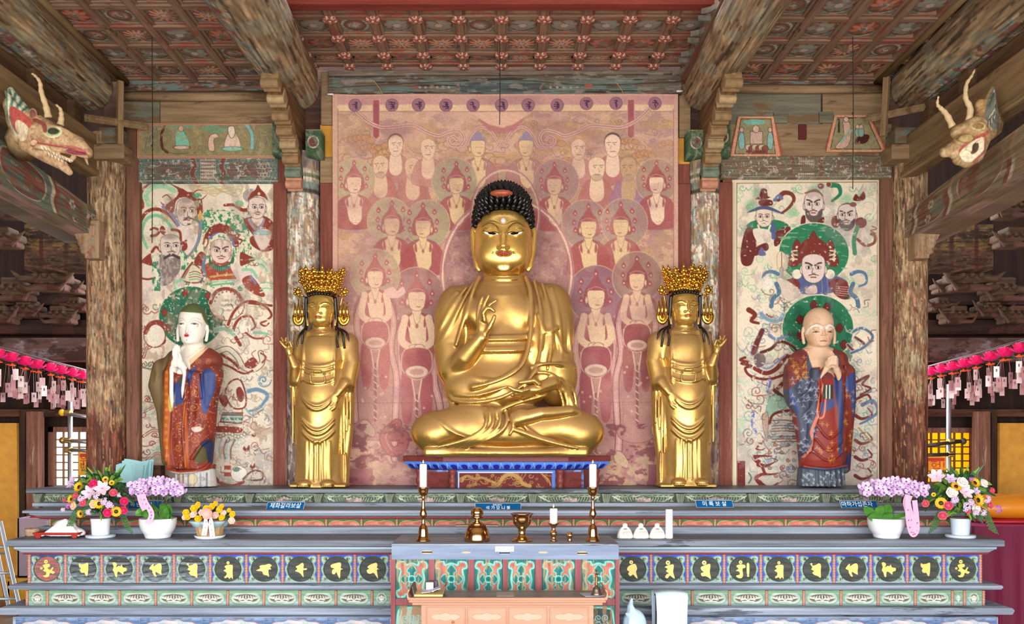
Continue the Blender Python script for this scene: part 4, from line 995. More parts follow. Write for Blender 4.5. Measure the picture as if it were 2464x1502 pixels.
 c.line([(813,262),(813,1176)],1.6,'#a36f66');c.line([(1621,262),(1621,1176)],1.6,'#a36f66');c.rect(800,226,1632,231,'#cf9c84')
 for i,x in enumerate((854,943,1007,1073,1138,1207,1271,1341,1411,1482,1576)):
  y=253-(4 if x>1400 else 0);c.ell(x,y,15,15,'#9c6a78',edge='#7c4f5e',ew=1.5)
  rr=random.Random(i)
  for k in range(3):c.line([(x+rr.uniform(-8,2),y-7+k*5),(x+rr.uniform(0,8),y-6+k*5),(x+rr.uniform(-4,8),y-1+k*5)],2.2,'#4c2e46')
  c.line([(x+rr.uniform(-2,4),y-8),(x+rr.uniform(0,6),y+9)],2.0,'#4c2e46')
 c.grain(0.10,2,2,99);c.tone(0.84,1.03)
 c.z=0.004*np.sin(c.X[None,:]/40+c.Y[:,None]/150)+0.006*(fbm(c.hh,c.w,90,220,17)-0.5)
 Yt=YW-0.10
 root=thing('hanging_painting',(XS(1216,Yt),Yt,ZS(1168,Yt)),'large rose and cream cloth painting of a haloed assembly hanging behind the seated gold statue','painting')
 o=c.board('painted_cloth',plane_fn(Yt),M_paint('painted_cloth',0.9,bump=0.08,bs=400,spec=0.15),root,gain=1.0,back=0.006,smooth=True)
 m=MB();m.tube([W(790,227,Yt+0.012),W(1640,219,Yt+0.012)],0.012,8);m.build('hanging_rod',M_plain('rod_wood','#6a5240',0.6),root,smooth=True)
 m=MB();m.tube([W(788,227,Yt),W(802,227,Yt)],0.008,8);m.tube([W(1628,219.5,Yt),W(1643,219,Yt)],0.008,8);m.build('rod_end',M_plain('white_rod_end','#f0ece4',0.5),root,smooth=True)
 for px,q in((920,40),(1500,38)):
  m=MB();m.tube([W(px-20,195,Yt-0.01),W(px-5,215,Yt-0.01),W(px,226,Yt-0.012)],0.0025,5);m.build('hanging_cord',M_plain('yellow_cord','#c9a23c',0.7),root)
thangka()
# wall murals
CREAM='#e9dcc4'
def head(z,x,y,w,h,skin='#e6d5c6',ln='#6b5048',d=0,fierce=0,beard=None,hair=None,ear=True,grey=False):
 """mural head, centre x, y, half width w, half height h"""
 if ear:
  for q in(-1,1):z.ell(x+q*w*1.02,y+h*0.05,w*0.17,h*0.3,skin,edge=ln,ew=1)
 if hair:z.ell(x,y-h*0.25,w*1.08,h*0.9,hair)
 z.poly([(x-w*0.95,y-h*0.7),(x-w*0.4,y-h),(x+w*0.4,y-h),(x+w*0.95,y-h*0.7),(x+w,y+h*0.15),(x+w*0.7,y+h*0.75),(x,y+h),(x-w*0.7,y+h*0.75),(x-w,y+h*0.15)],skin,1,edge=ln,ew=1.1)
 if grey:z.ell(x,y-h*0.85,w*0.7,h*0.22,'#8d8078',0.7,soft=h*0.2)
 o=d*w*0.22
 if beard:
  z.poly([(x-w*0.9,y+h*0.25),(x-w*0.4,y+h*0.5),(x+w*0.4,y+h*0.5),(x+w*0.9,y+h*0.25),(x+w*0.85,y+h*0.9),(x+w*0.3,y+h*1.3),(x-w*0.3,y+h*1.3),(x-w*0.85,y+h*0.9)],beard,0.92)
  z.poly([(x-w*0.45,y+h*0.35),(x,y+h*0.2),(x+w*0.45,y+h*0.35),(x+w*0.3,y+h*0.75),(x-w*0.3,y+h*0.75)],skin,0.95)
 for q in(-1,1):
  ex=x+o+q*w*0.42
  z.ell(ex,y-h*0.1,w*0.24,h*0.12,'#f4ece0',edge=ln,ew=1.0);z.ell(ex+d*w*0.06,y-h*0.1,w*0.1,h*0.1,'#2c2220')
  z.line([(ex-w*0.28*q*(1 if fierce else-1),y-h*(0.25 if fierce else 0.33)),(ex,y-h*0.38),(ex+w*0.28*q*(1 if fierce else-1),y-h*(0.42 if fierce else 0.3))],h*(0.12 if fierce else 0.07),'#55443e')
 z.line([(x+o*1.3-w*0.05,y-h*0.05),(x+o*1.6-w*0.12,y+h*0.28),(x+o*1.3+w*0.14,y+h*0.3)],h*0.05,ln)
 z.line([(x+o-w*0.4,y+h*0.45),(x+o,y+h*0.38),(x+o+w*0.4,y+h*0.45)],h*0.07,'#5a4640')
 z.line([(x+o-w*0.22,y+h*0.58),(x+o+w*0.22,y+h*0.58)],h*0.09,'#9a4a40')
MR,MG,MT,MB_='#8a3f33','#2f7a58','#86c3a2','#566a86'
def crownlet(z,x,y,w,col=MR,n=5):
 for k in range(n):
  u=(k-(n-1)/2)/max((n-1)/2,1);px,py=x+u*w,y+abs(u)**1.5*w*0.5
  z.poly([(px,py-w*0.5),(px+w*0.24,py-w*0.1),(px+w*0.2,py+w*0.25),(px-w*0.2,py+w*0.25),(px-w*0.24,py-w*0.1)],col,1,edge='#5f2a24',ew=1);z.ell(px,py-w*0.02,w*0.08,w*0.08,CREAM)
 z.poly([(x-w*1.05,y+w*0.75),(x-w*0.6,y+w*0.1),(x,y-w*0.1),(x+w*0.6,y+w*0.1),(x+w*1.05,y+w*0.75),(x,y+w*0.42)],col,1)
def left_mural():
 c=Cv(334,436,660,1176,1.2,CREAM)
 c.wear('#cfc0aa',0.5,0.7,60,60,71,0.6);g=np.clip((c.Y[:,None]-860)/320,0,1)[...,None];c.c+=(hx('#c4b6a8')-c.c)*g*0.8
 z=Z(c,330,435,5.27)
 for p in range(14):z.line([(620+p*40,60+(p%4)*30),(760+p*55,70+(p%5)*32),(900+p*50,50+(p%4)*36)],16,('#c9a26c','#d3b07c','#a9c08c')[p%3],0.6)
 swirls(c,(340,440,655,700),40,('#7fb894','#9cc8a4','#b9cfa8'),8,2.0,5,0.8)
 z.rib([(60,330),(70,150),(180,50),(330,40),(470,90),(560,130)],60,'#8f4a3c','#e6d8bc',8);z.rib([(150,300),(110,180),(200,80),(360,70),(470,130)],60,'#a2d0ac','#d9dcae',14)
 z.rib([(40,900),(20,650),(90,430),(230,360),(390,420),(500,540),(560,640)],44,MR,'#e6d8bc',6);z.rib([(130,850),(60,680),(110,500),(240,440),(360,500),(450,610)],40,'#7fbf95','#cfe0b8',8)
 z.ell(1080,780,350,400,'#e4dcc0',1,edge='#a9b48c',ew=2);z.c.wear('#2f8a5c',0.56,0.6,7,7,12,0.9,box=(470,505,600,560));z.c.wear('#2f8a5c',0.62,0.65,6,8,15,0.9,box=(440,520,605,700))
 swirls(c,(520,700,655,1165),70,('#8fa89c',MR,'#a9b4b0','#7d8f9c','#9a7a70'),12,2.4,207,0.6);swirls(c,(340,700,400,860),16,('#7fb894',MR),10,2.4,209,0.8)
 z.poly([(520,520),(760,520),(800,700),(640,940),(560,800)],'#e4d2c4');z.rib([(330,330),(420,400),(520,560)],44,'#7f86a8',None)
 z.poly([(360,320),(420,260),(500,200),(560,100),(640,140),(720,150),(740,220),(820,240),(820,400),(760,420),(740,300),(620,210),(500,250),(460,400),(380,380)],MR)
 for P in([(450,260),(380,180),(320,210),(360,180)],[(420,300),(330,300),(300,270)],[(700,170),(760,120),(830,120)],[(780,260),(840,220),(880,180)]):z.line(P,18,MR,1,8)
 z.ell(760,190,60,30,'#4f9a6c',0.9);z.ell(760,290,55,40,'#8fc4a0',0.8)
 head(z,620,400,118,170,'#e2cdc2',d=0.8,grey=True);z.line([(590,500),(660,475),(740,500)],16,'#5c4c48');z.ell(655,550,24,8,'#4c4240')
 z.rib([(800,300),(820,380),(790,480)],30,'#8f4638',None);z.poly([(770,470),(800,370),(830,470),(800,520)],'#d9a860');z.rib([(810,520),(800,640),(770,780),(700,900),(620,980)],46,'#6f92a4','#8f4638',4,14)
 z.ell(1540,200,220,220,'#efe4cc',1,edge='#d9c9a4');z.ell(1440,190,100,90,'#a79a98',0.9);z.rib([(1110,310),(1230,310),(1330,370),(1400,370)],34,MR,None,w2=50);z.ell(1290,290,60,40,'#7dbb94',0.9)
 z.poly([(1350,500),(1480,450),(1620,450),(1730,540),(1730,680),(1600,640),(1500,700),(1430,640)],MR);z.poly([(1400,500),(1450,480),(1510,600),(1600,480),(1620,510),(1560,620),(1480,620)],'#9a8f94');z.poly([(1450,470),(1530,580),(1600,470)],'#e3cdbf')
 head(z,1520,350,105,135,'#e3cdbf',d=0.5);z.poly([(1400,250),(1440,160),(1500,110),(1530,50),(1570,110),(1620,160),(1660,250),(1600,210),(1520,190),(1450,220)],MR);z.ell(1545,165,18,18,'#e0cdb0')
 z.poly([(1440,800),(1460,700),(1720,680),(1725,860),(1620,900),(1540,880)],MR);z.poly([(1480,670),(1600,610),(1700,660),(1660,820),(1590,880),(1530,820)],'#dcc8bb',1,edge='#b39d92');z.ell(1590,660,110,26,'#9fc4bc',1,edge='#7d9fae')
 z.poly([(50,1010),(200,930),(330,980),(600,1010),(640,1250),(500,1420),(250,1500),(60,1500)],'#e0cfc0');z.poly([(50,1020),(180,920),(230,1050),(190,1080),(90,1050)],MR);z.line([(60,1240),(140,1250),(220,1230)],26,MR)
 z.line([(200,940),(230,1100),(260,1240),(230,1380)],46,'#dfe0c4');z.c.wear(MG,0.55,0.6,5,9,21,0.9,box=(366,610,386,700));z.line([(560,900),(600,1040),(600,1150)],50,'#cddcc0');z.c.wear(MG,0.55,0.6,5,9,23,0.9,box=(435,600,450,660))
 for P in([(180,700),(240,690),(280,640),(220,600),(170,620)],[(440,620),(540,650),(560,800),(620,760)],[(190,900),(240,840),(300,900)]):z.line(P,38,MR,1,26)
 z.ell(590,830,50,60,MR);z.poly([(290,600),(320,570),(360,620),(350,690),(300,660)],MR)
 head(z,420,840,125,150,'#d8c6b8',d=0.6,grey=True);z.poly([(290,960),(340,940),(420,1000),(530,950),(550,1010),(540,1140),(470,1240),(420,1300),(330,1330),(290,1200)],'#7d706c',0.95);z.c.wear('#b3a59c',0.5,0.62,3,9,31,0.8,box=(386,615,432,690));z.line([(350,980),(440,940),(530,980)],34,'#4c4140')
 z.poly([(820,1090),(1000,1010),(1200,1040),(1300,1150),(1220,1260),(940,1250),(830,1180)],'#a54d3c');z.poly([(1310,910),(1400,940),(1500,1000),(1380,1060),(1310,1070)],MR);z.poly([(720,1040),(800,900),(880,960),(830,1080)],MR)
 z.rib([(860,960),(840,1080),(860,1200)],40,'#5f7f9c',None);z.rib([(840,1200),(810,1290)],30,'#5a6f94',None)
 for y,col in((1200,'#c9a05c'),(1235,'#b5553f'),(1270,'#9cc4a4'),(1310,'#6fb58c')):z.rib([(930,y+20),(1080,y),(1220,y-10)],26,col,None)
 z.line([(900,700),(1000,600),(1150,620),(1250,800)],90,MR);z.line([(900,740),(1030,650),(1150,680),(1230,820)],30,'#6f78a4');z.line([(910,710),(1030,625),(1160,655)],14,'#d9d8c0')
 crownlet(z,1045,600,125,MR,3);z.poly([(990,770),(1050,720),(1110,770),(1050,790)],'#9cc4a4',1,edge=CREAM)
 head(z,1062,900,128,150,'#e6cdbf',fierce=1,d=0.1);z.poly([(925,960),(950,1040),(1060,1080),(1170,1040),(1210,950),(1230,1020),(1160,1110),(1060,1150),(960,1110),(910,1030)],'#3f6a56')
 for k in range(12):z.line([(940+k*23,1060+40*math.sin(k/11*3.14)),(936+k*24,1100+40*math.sin(k/11*3.14))],6,'#8fb09c')
 for P in([(840,800),(870,700),(900,780),(850,880)],[(1230,760),(1290,700),(1250,660),(1310,690)],[(1290,740),(1330,760),(1280,830)]):z.line(P,26,MR,1,12)
 z.poly([(1180,1060),(1320,1080),(1480,1200),(1560,1330),(1380,1340),(1250,1220)],'#e3cfc4');z.rib([(1340,1130),(1450,1130),(1520,1230)],36,'#8fcaa4',None)
 z.poly([(1330,1260),(1420,1200),(1500,1260),(1620,1440),(1560,1470),(1400,1380)],'#9a4a38');z.rib([(1440,1210),(1500,1300)],30,'#7a7fae',None)
 for k in range(4):z.rib([(1420+20*k,1000+34*k),(1560+10*k,990+36*k),(1640,1060+40*k)],16,('#8fcaa4','#cfe3c4','#7dbb94','#cfe3c4')[k],None)
 for k in range(4):z.rib([(1560,1300+40*k),(1640,1290+36*k),(1720,1310+34*k)],16,('#8fcaa4','#cfe3c4')[k%2],None)
 z.ell(1455,1055,24,22,'#e8d8b8',edge='#6a4c44');z.ell(1520,1060,20,18,'#e8d8b8',edge='#6a4c44');z.ell(1490,1075,16,12,'#b9603f')
 z.poly([(640,1150),(700,1060),(800,1120),(830,1220),(780,1290),(660,1290),(590,1260)],'#d6d3b4',1,edge=MR,ew=3)
 for k in range(4):z.line([(660,1170+30*k),(740,1150+32*k),(810,1180+26*k)],10,(MR,'#6f8f7c')[k%2])
 z.rib([(560,1250),(620,1140),(700,1040)],26,MR,'#cfe0b8',5);z.rib([(480,1380),(500,1290),(580,1250)],40,'#8fcaa4',None)
 c.ell(460,763,78,74,'#2a6e50',1,edge='#e0d8b8',ew=1.6);c.wear('#dfd8bd',0.66,0.7,6,6,35,0.9,box=(380,690,540,840))
 for k,(x,y)in enumerate(((446,706),(500,712),(396,752),(404,790),(524,752),(392,820))):c.poly([(x,y-10),(x+7,y),(x,y+9),(x-7,y)],MR,1,edge='#5c2a24')
 z=Z(c,500,690,3.065);z.ell(140,130,130,120,CREAM,1,edge=MR,ew=2);z.rib([(20,120),(60,40),(140,15),(220,50),(260,130)],26,MR,'#e6d8bc',4)
 for k in range(9):a=3.3+k*0.35;z.ell(140+88*math.cos(a),120+84*math.sin(a),6,6,MR)
 for k in range(12):z.swirl(110+(k%4)*22,100+(k//4)*36,11,3,('#8a7064',MR,'#7f93a4')[k%3])
 z.rib([(150,280),(190,190),(260,120),(340,110),(430,150),(470,210),(430,250),(390,270),(420,290),(450,270)],22,MR,CREAM,3,12);z.rib([(300,120),(380,130),(470,140)],18,MR,None)
 z.rib([(240,430),(190,330),(230,240),(310,220),(350,290),(320,320)],26,MR,'#efe6d0',4,12);z.ell(275,300,45,60,'#efe6d4',1,edge='#a89a86')
 z.rib([(340,340),(390,340),(440,350)],20,'#86c3a2',None);z.rib([(280,340),(340,380),(410,380)],14,MR,None);z.rib([(60,320),(130,310),(190,350)],30,'#8fb89c','#d9d6bc',5)
 z.rib([(70,480),(150,460),(220,520),(260,590),(340,610),(400,560),(390,490)],34,'#d9d0bb','#5a3f38',5);z.rib([(100,500),(180,550),(230,600)],20,MR,None);z.rib([(80,560),(160,590),(260,640),(330,620)],16,MR,CREAM,3)
 z.poly([(270,570),(330,520),(370,560),(340,600),(290,600)],MR);z.rib([(390,490),(430,520),(400,560)],10,MR,None)
 for k in range(3):z.swirl(410,690,58-14*k,10,('#6d8794','#9fb4b8','#6d8794')[k],1.3,1,k)
 z.rib([(300,770),(370,760),(440,800),(410,860),(370,900),(300,920)],30,'#6d88a0','#b9c6c8',4,14);z.rib([(280,900),(330,950),(400,910)],14,'#8fa8b0',None)
 z.poly([(130,780),(170,700),(240,690),(280,800),(270,890),(180,890)],'#e6dcc6',1,edge=MR,ew=4);z.poly([(210,760),(240,740),(270,800),(250,850),(220,830)],MR);z.poly([(80,820),(120,780),(150,850),(120,890)],MR)
 z.poly([(110,930),(260,930),(250,1010),(90,1000)],'#6f8f84',1,False,MR,2)
 for k in range(4):z.line([(105,945+14*k),(255,945+16*k)],5,(MR,CREAM,'#4f6a5c',CREAM)[k])
 z.poly([(60,1030),(240,1040),(230,1080),(50,1070)],MR)
 for k in range(11):z.ell(50+k*22,1095+12*math.sin(k),12,12,'#cfc6b4',1,edge='#6a5a50')
 for k in range(6):z.rib([(100+k*20,1130),(80+k*18,1200),(100+k*14,1270)],12,('#9cb4bc','#c9c0b0','#8a6a60')[k%3],None)
 for x,y,s in((340,1100,16),(285,1200,26),(330,1330,22),(290,1480,18)):z.poly([(x-s,y),(x-s*0.6,y-s*0.9),(x,y-s*0.2),(x+s*0.7,y-s*1.3),(x+s*0.9,y),(x,y+s*0.6)],'#7d4038')
 z.rib([(50,1320),(40,1390),(100,1450),(190,1470),(260,1440)],26,'#9c4a40',None);z.ell(230,1380,60,60,'#e3dccd',1,edge='#8a7468');z.rib([(260,1420),(330,1360),(400,1370),(400,1420),(320,1430)],14,'#6f5a52',None);z.poly([(120,1320),(170,1320),(170,1350),(120,1350)],'#a04c40',1,False);z.poly([(120,1370),(170,1370),(175,1400),(120,1400)],'#a04c40',1,False);z.ell(210,1350,26,16,'#6f8a80')
 for P in([(345,860),(360,830),(392,835),(385,865),(355,880)],[(350,990),(380,970),(372,950),(352,960)],[(345,1050),(372,1035),(395,1050),(370,1066),(350,1060)],[(352,1110),(380,1090),(400,1112),(375,1125)]):c.line(P,7,MR,1,w2=2.5);c.line(P,2,'#efe6d0')
 c.ell(372,808,26,28,'#e6dcc8',1,edge=MR,ew=2.5);c.line([(350,800),(362,780),(386,776),(402,792)],11,MR);swirls(c,(340,870,400,1160),26,('#7fb894',MR,'#a3c9b0','#6f5048'),9,2.4,17,0.85)
 rr=random.Random(3)
 for k in range(120):
  x,y=rr.uniform(525,650),rr.uniform(700,1150);a=rr.random()*6;c.line([(x,y),(x+9*math.cos(a),y+9*math.sin(a)),(x+16*math.cos(a+0.8),y+16*math.sin(a+0.8))],rr.uniform(1.2,3.2),rr.choice((MR,'#6f8a80','#8a8f94','#5d4a44','#efe6d6')),0.65)
 c.wear('#9a8f88',0.58,0.7,26,40,87,0.35)
 c.wear('#e9dfcd',0.74,0.79,7,7,81,0.7);c.wear('#a58a70',0.7,0.74,20,30,83,0.5);c.grain(0.08,2,2,5)
 c.rect(334,436,337,1176,'#8a5a44',0.8)
 return tag(c.board('mural_panel',plane_fn(YW-0.03),PAINT,gain=1.0,back=0.05),'tall wall mural of robed spirits behind the white-faced young monk','mural')
left_mural()
def right_mural():
 c=Cv(1742,426,2124,1176,1.2,CREAM);c.wear('#d3c3ac',0.5,0.7,60,60,171,0.6);g=np.clip((c.Y[:,None]-840)/330,0,1)[...,None];c.c+=(hx('#bfb2a6')-c.c)*g*0.85
 swirls(c,(1772,445,2112,700),85,('#8fc79a','#a9d3a8','#74b48a'),10,2.4,25,0.75);swirls(c,(1770,700,1860,1100),32,('#9cc9a8','#b6d3b8'),11,2.2,27,0.7);swirls(c,(2050,700,2112,1100),22,('#9cc9a8','#b6d3b8'),11,2.2,29,0.7)
 z=Z(c,1755,425,4.768)
 swirls(c,(1800,690,1910,1165),90,('#7f9a94','#7a332c','#a3aca8','#6f829c','#5c4a48'),12,2.6,307,0.6);swirls(c,(2030,860,2105,1165),40,('#7f9a94','#7a332c','#b3bcb4','#6f829c'),11,2.4,311,0.6)
 M2='#6c2f2a';GR='#2f7f58';BL='#56608e'
 for x,y in((250,330),(720,400),(990,150),(1500,250),(1340,260),(330,190)):z.ell(x,y,70,60,'#7fbd8c',0.6,soft=40)
 z.rib([(560,260),(620,190),(710,200),(740,270),(680,360),(600,420)],60,'#7d3f36','#e6d8bc',4,26)
 z.poly([(200,580),(270,510),(400,500),(560,500),(680,560),(600,620),(400,640)],GR);z.poly([(190,600),(280,620),(310,760),(260,1000),(150,1010),(130,850)],M2);z.poly([(530,640),(680,570),(700,640),(620,740),(520,800)],M2)
 z.poly([(270,610),(400,600),(470,640),(380,800),(320,760)],'#e6d8c6');z.rib([(500,560),(510,700)],50,BL,None);z.poly([(280,830),(420,760),(450,830),(370,880),(290,910)],M2);z.poly([(330,900),(370,810),(420,900)],'#6c6a90')
 head(z,400,470,90,110,'#e6d4c0',d=-0.2);z.line([(330,560),(350,620)],22,'#e8e0d0');z.line([(470,560),(440,640)],22,'#e8e0d0');z.line([(350,535),(400,520),(440,540)],18,'#efe8dc')
 z.poly([(220,400),(400,330),(600,410),(610,430),(400,375),(225,415)],'#565c7c');z.poly([(300,260),(340,220),(370,140),(430,150),(440,220),(470,240),(400,260)],M2);z.poly([(350,270),(480,270),(490,330),(350,330)],M2);z.rib([(520,270),(570,220),(600,250)],40,'#6c78a0',None)
 z.rib([(1160,100),(1250,110),(1270,200),(1180,280)],60,GR,'#e6dcc0',4,30);z.ell(1130,210,60,60,'#e6dcc8',0.9)
 z.poly([(760,540),(830,440),(1080,460),(1160,540),(1000,580)],'#d9cdbd');z.poly([(830,460),(870,450),(870,550),(820,550)],M2);z.poly([(1000,520),(1080,460),(1080,530)],M2);z.ell(830,350,60,70,'#ece2d0',0.9);z.ell(1130,390,60,70,'#ece2d0',0.9)
 z.ell(1050,110,40,36,'#7a443c',1,edge=CREAM);z.ell(1140,90,30,34,'#7a443c',1,edge=CREAM)
 head(z,970,330,105,150,'#e2d0c6',d=-0.3,fierce=1,beard='#5c504e',hair='#7a4a44');z.line([(870,190),(990,150),(1070,220)],16,'#8a5048')
 z.rib([(1500,300),(1580,260),(1670,300),(1670,400),(1590,500)],56,'#e9e2c8','#9cc49c',5,24);z.poly([(1420,270),(1450,200),(1490,230),(1540,170),(1560,250),(1500,280)],M2)
 z.poly([(1250,560),(1450,560),(1590,560),(1600,700),(1580,860),(1450,880),(1330,740)],'#d8ccbe');z.ell(1220,520,55,75,'#7a3a34',1,edge=CREAM);z.ell(1510,530,70,65,'#7a3a34',1,edge=CREAM);z.rib([(1470,580),(1430,720),(1440,880)],50,'#4f8a68',None)
 z.rib([(1470,720),(1560,790),(1660,760),(1670,680),(1630,660)],34,'#8a5548',None);z.rib([(1640,570),(1690,600),(1620,620),(1680,650)],14,'#8a5548',None)
 head(z,1350,450,100,130,'#d8c8be',d=-0.4,fierce=1,beard='#50464a',hair='#5a5452');z.ell(1420,320,40,28,'#8a5a50')
 z.ell(970,880,405,350,GR,1,edge='#e9dfc4',ew=2);c.wear('#8fb795',0.66,0.7,24,5,177,0.8,box=(1872,537,2045,680))
 z.poly([(700,1180),(860,1120),(1080,1120),(1260,1150),(1360,1230),(1200,1330),(800,1340)],BL);z.poly([(640,1190),(760,1170),(810,1240),(780,1310),(660,1260)],'#7c3330');z.poly([(1140,1220),(1260,1170),(1360,1230),(1370,1400),(1240,1380)],'#7c3330')
 for k in range(5):z.line([(1220,1260+24*k),(1360,1270+26*k)],6,'#d9c0b0')
 z.poly([(880,1290),(960,1240),(1000,1260),(1000,1340),(880,1340)],'#d8c0b4');z.rib([(1090,1150),(1100,1330)],60,BL,CREAM,2)
 crownlet(z,965,720,190,'#7d352e',3);crownlet(z,965,850,230,'#7d352e',5);z.poly([(870,900),(900,780),(970,720),(1040,780),(1070,900)],'#7d352e')
 for s in(-1,1):
  for k in range(3):z.rib([(965+s*190,850+50*k),(965+s*250,860+40*k),(965+s*230,890+36*k)],16,'#e2d8b4',None)
  z.ell(965+s*190,1120,55,55,'#efe4cc');z.poly([(965+s*240,990),(965+s*200,960),(965+s*190,1040)],'#7d352e')
 head(z,965,1060,130,165,'#e3cfc6',fierce=1);
 for k in range(9):z.line([(890+k*20,1205+15*math.sin(k/8*3.14)),(890+k*20,1235+15*math.sin(k/8*3.14))],8,'#4f6f60')
 z.ell(560,960,120,100,'#e6d8b8',0.95);z.poly([(550,900),(600,860),(660,930),(660,1060),(560,1060)],'#e6d8b8',1,edge='#a89468');z.line([(600,870),(600,1060)],8,'#7a3a30');z.rib([(600,1060),(590,1170)],40,'#b4a89a','#5c5650',3);z.poly([(540,1190),(640,1180),(820,1330),(660,1430)],'#d6c8b4',1,edge='#a89a84')
 for s in(0,1):
  f=(lambda x:x)if s==0 else(lambda x:1960-x)
  z.rib([(f(560),1120),(f(480),1090),(f(400),1120),(f(390),1220),(f(470),1260)],46,'#5c7a96','#d9dcd0',4,22);z.rib([(f(540),1230),(f(570),1330),(f(500),1400),(f(480),1490)],50,'#56748c','#cfd6cc',4)
 z.ell(430,1220,70,80,'#efe6d6',0.95)
 c.ell(1968,790,86,80,'#2b7a56',1,edge='#e9dfc4',ew=1.6);c.wear('#1f5a42',0.5,0.62,20,20,181,0.6,box=(1885,712,2052,870))
 for x,y in((1958,735),(1990,740),(1925,770),(2020,790),(1925,810),(2030,830)):c.poly([(x,y-12),(x+9,y),(x,y+11),(x-9,y)],'#6c2c26',1,edge='#4a1f1c')
 for P,col in(([(2040,830),(2058,845),(2080,830),(2058,812)],'#6f3a38'),([(2050,800),(2075,790),(2100,810),(2080,835),(2048,850)],'#56748c')):c.line(P,9,'#cfc8b8');c.line(P,6,col)
 z=Z(c,1755,740,3.41)
 z.rib([(270,190),(230,280),(200,370)],34,'#6c2f2a','#5f66a0',4,44);z.rib([(130,410),(90,430),(150,450),(100,460),(180,480),(130,500),(170,560),(290,590),(400,570),(490,530)],22,'#7a332c','#e0d4c0',3);z.rib([(210,500),(300,540),(390,500),(470,400),(520,430)],36,'#7a332c','#d9d0c0',8);z.rib([(230,480),(320,500),(400,440),(460,390)],16,'#8a90b0',None)
 z.poly([(200,400),(260,370),(300,420),(280,480),(220,490)],'#6f5a5c',1,edge='#c9c0b4');z.rib([(260,370),(340,340),(420,280),(520,320),(560,370)],24,'#5c2a26','#a9a892',4);z.rib([(330,230),(380,260),(430,250),(480,240)],30,'#6d86a0',None,w2=20)
 z.rib([(160,20),(210,60),(180,110),(240,130)],44,'#7a332c',None,w2=20);z.rib([(260,50),(320,100),(400,110),(440,60)],30,'#7f9aac','#c9d3cc',4)
 z.rib([(330,600),(310,700)],36,'#6a74ac',None);z.c.wear('#e0d4c4',0.55,0.6,4,6,191,0.9,box=(1840,915,1860,950));z.rib([(200,860),(190,960),(220,1030)],24,'#6a74ac',None);z.c.wear('#d6cabb',0.5,0.56,4,6,193,0.9,box=(1805,985,1825,1050))
 z.rib([(380,690),(430,630),(480,570)],34,'#7a332c','#c9b8a8',4);z.rib([(370,680),(440,740),(500,810)],30,'#5a3430','#b9a89a',4);z.poly([(330,740),(430,730),(480,800),(380,870),(300,900)],'#8fb49c',0.9,edge='#5f8070')
 z.rib([(330,950),(360,880),(450,850),(540,850)],22,'#6c2f2a',None)
 for k in range(9):z.line([(350,930+22*k),(450,925+22*k),(560,940+20*k)],10,('#6a5a58','#b4a89c','#566478','#8a5a50')[k%4])
 z.poly([(270,900),(300,860),(320,900),(310,1100),(280,1000)],'#b89a84',1,edge='#6a4c40')
 for k in range(30):z.swirl(330+(k%5)*50,1060+(k//5)*64,18,7,('#5c4a48','#9fb4a4','#7a3a34','#6a7890')[k%4])
 for P in([(240,1270),(200,1230),(260,1220),(350,1220)],[(240,1290),(300,1300),(370,1270)],[(260,1450),(220,1400),(270,1370),(340,1370),(400,1360)],[(270,1460),(330,1480),(400,1440)],[(270,1310),(290,1360)]):z.rib(P,40,'#7a302a',None,w2=8)
 z.poly([(65,1260),(130,1260),(130,1475),(65,1475)],'#6f2c28',1,False);z.rib([(160,1360),(180,1400),(160,1440)],14,'#5a7a68',None)
 for P in([(235,1140),(220,1160),(260,1170),(295,1155)],[(240,1110),(265,1120)]):z.rib(P,16,'#7a302a',None,w2=6)
 for y in(1000,1060,1100,1145):c.line([(2058,y),(2075,y+8),(2098,y-2),(2088,y-18)],9,'#70332d',w2=3)
 for P in([(2060,920),(2090,905),(2075,925),(2095,935),(2070,950)],[(2062,960),(2088,950),(2098,972)]):c.line(P,7,'#70332d',w2=4)
 c.line([(2075,975),(2100,965),(2112,990),(2090,1010),(2070,1020)],9,'#5f7896',w2=5);c.line([(2066,1030),(2104,1072)],4,'#a88a64')
 rr=random.Random(4)
 for k in range(130):
  x,y=rr.choice((rr.uniform(1800,1912),rr.uniform(2028,2104))),rr.uniform(720,1150);a=rr.random()*6;c.line([(x,y),(x+9*math.cos(a),y+9*math.sin(a)),(x+16*math.cos(a+0.8),y+16*math.sin(a+0.8))],rr.uniform(1.2,3.2),rr.choice(('#70332d','#6f8a80','#7c8a9c','#4d4040','#e4dccd')),0.65)
 c.wear('#958c86',0.58,0.7,26,40,287,0.35)
 c.wear('#e9dfcd',0.75,0.8,7,7,281,0.7);c.grain(0.08,2,2,6)
 for r in((1762,426,1772,1176),(2112,426,2124,1176),(1762,426,2124,440)):c.rect(*r,'#dccfb0')
 for P in([(1773,441),(1773,1176)],[(2111,440),(2111,1176)],[(1773,441),(2111,438)],[(1762,430),(2124,427)]):c.line(P,1.4,'#7a5a40')
 c.rect(1742,426,1762,1040,'#8a4a3a');c.rect(1742,1040,1756,1176,'#8fae9c');c.rect(1756,900,1763,1176,'#d8cbb8');c.wear('#d9cdb9',0.62,0.66,6,40,290,0.9,box=(1742,440,1763,1176));c.wear('#d0bfa4',0.6,0.66,5,50,297,0.8,box=(2108,440,2124,1176))
 return tag(c.board('mural_panel',plane_fn(YW-0.03),PAINT,gain=1.0,back=0.05),'tall wall mural with big green discs behind the bald old monk','mural')
right_mural()
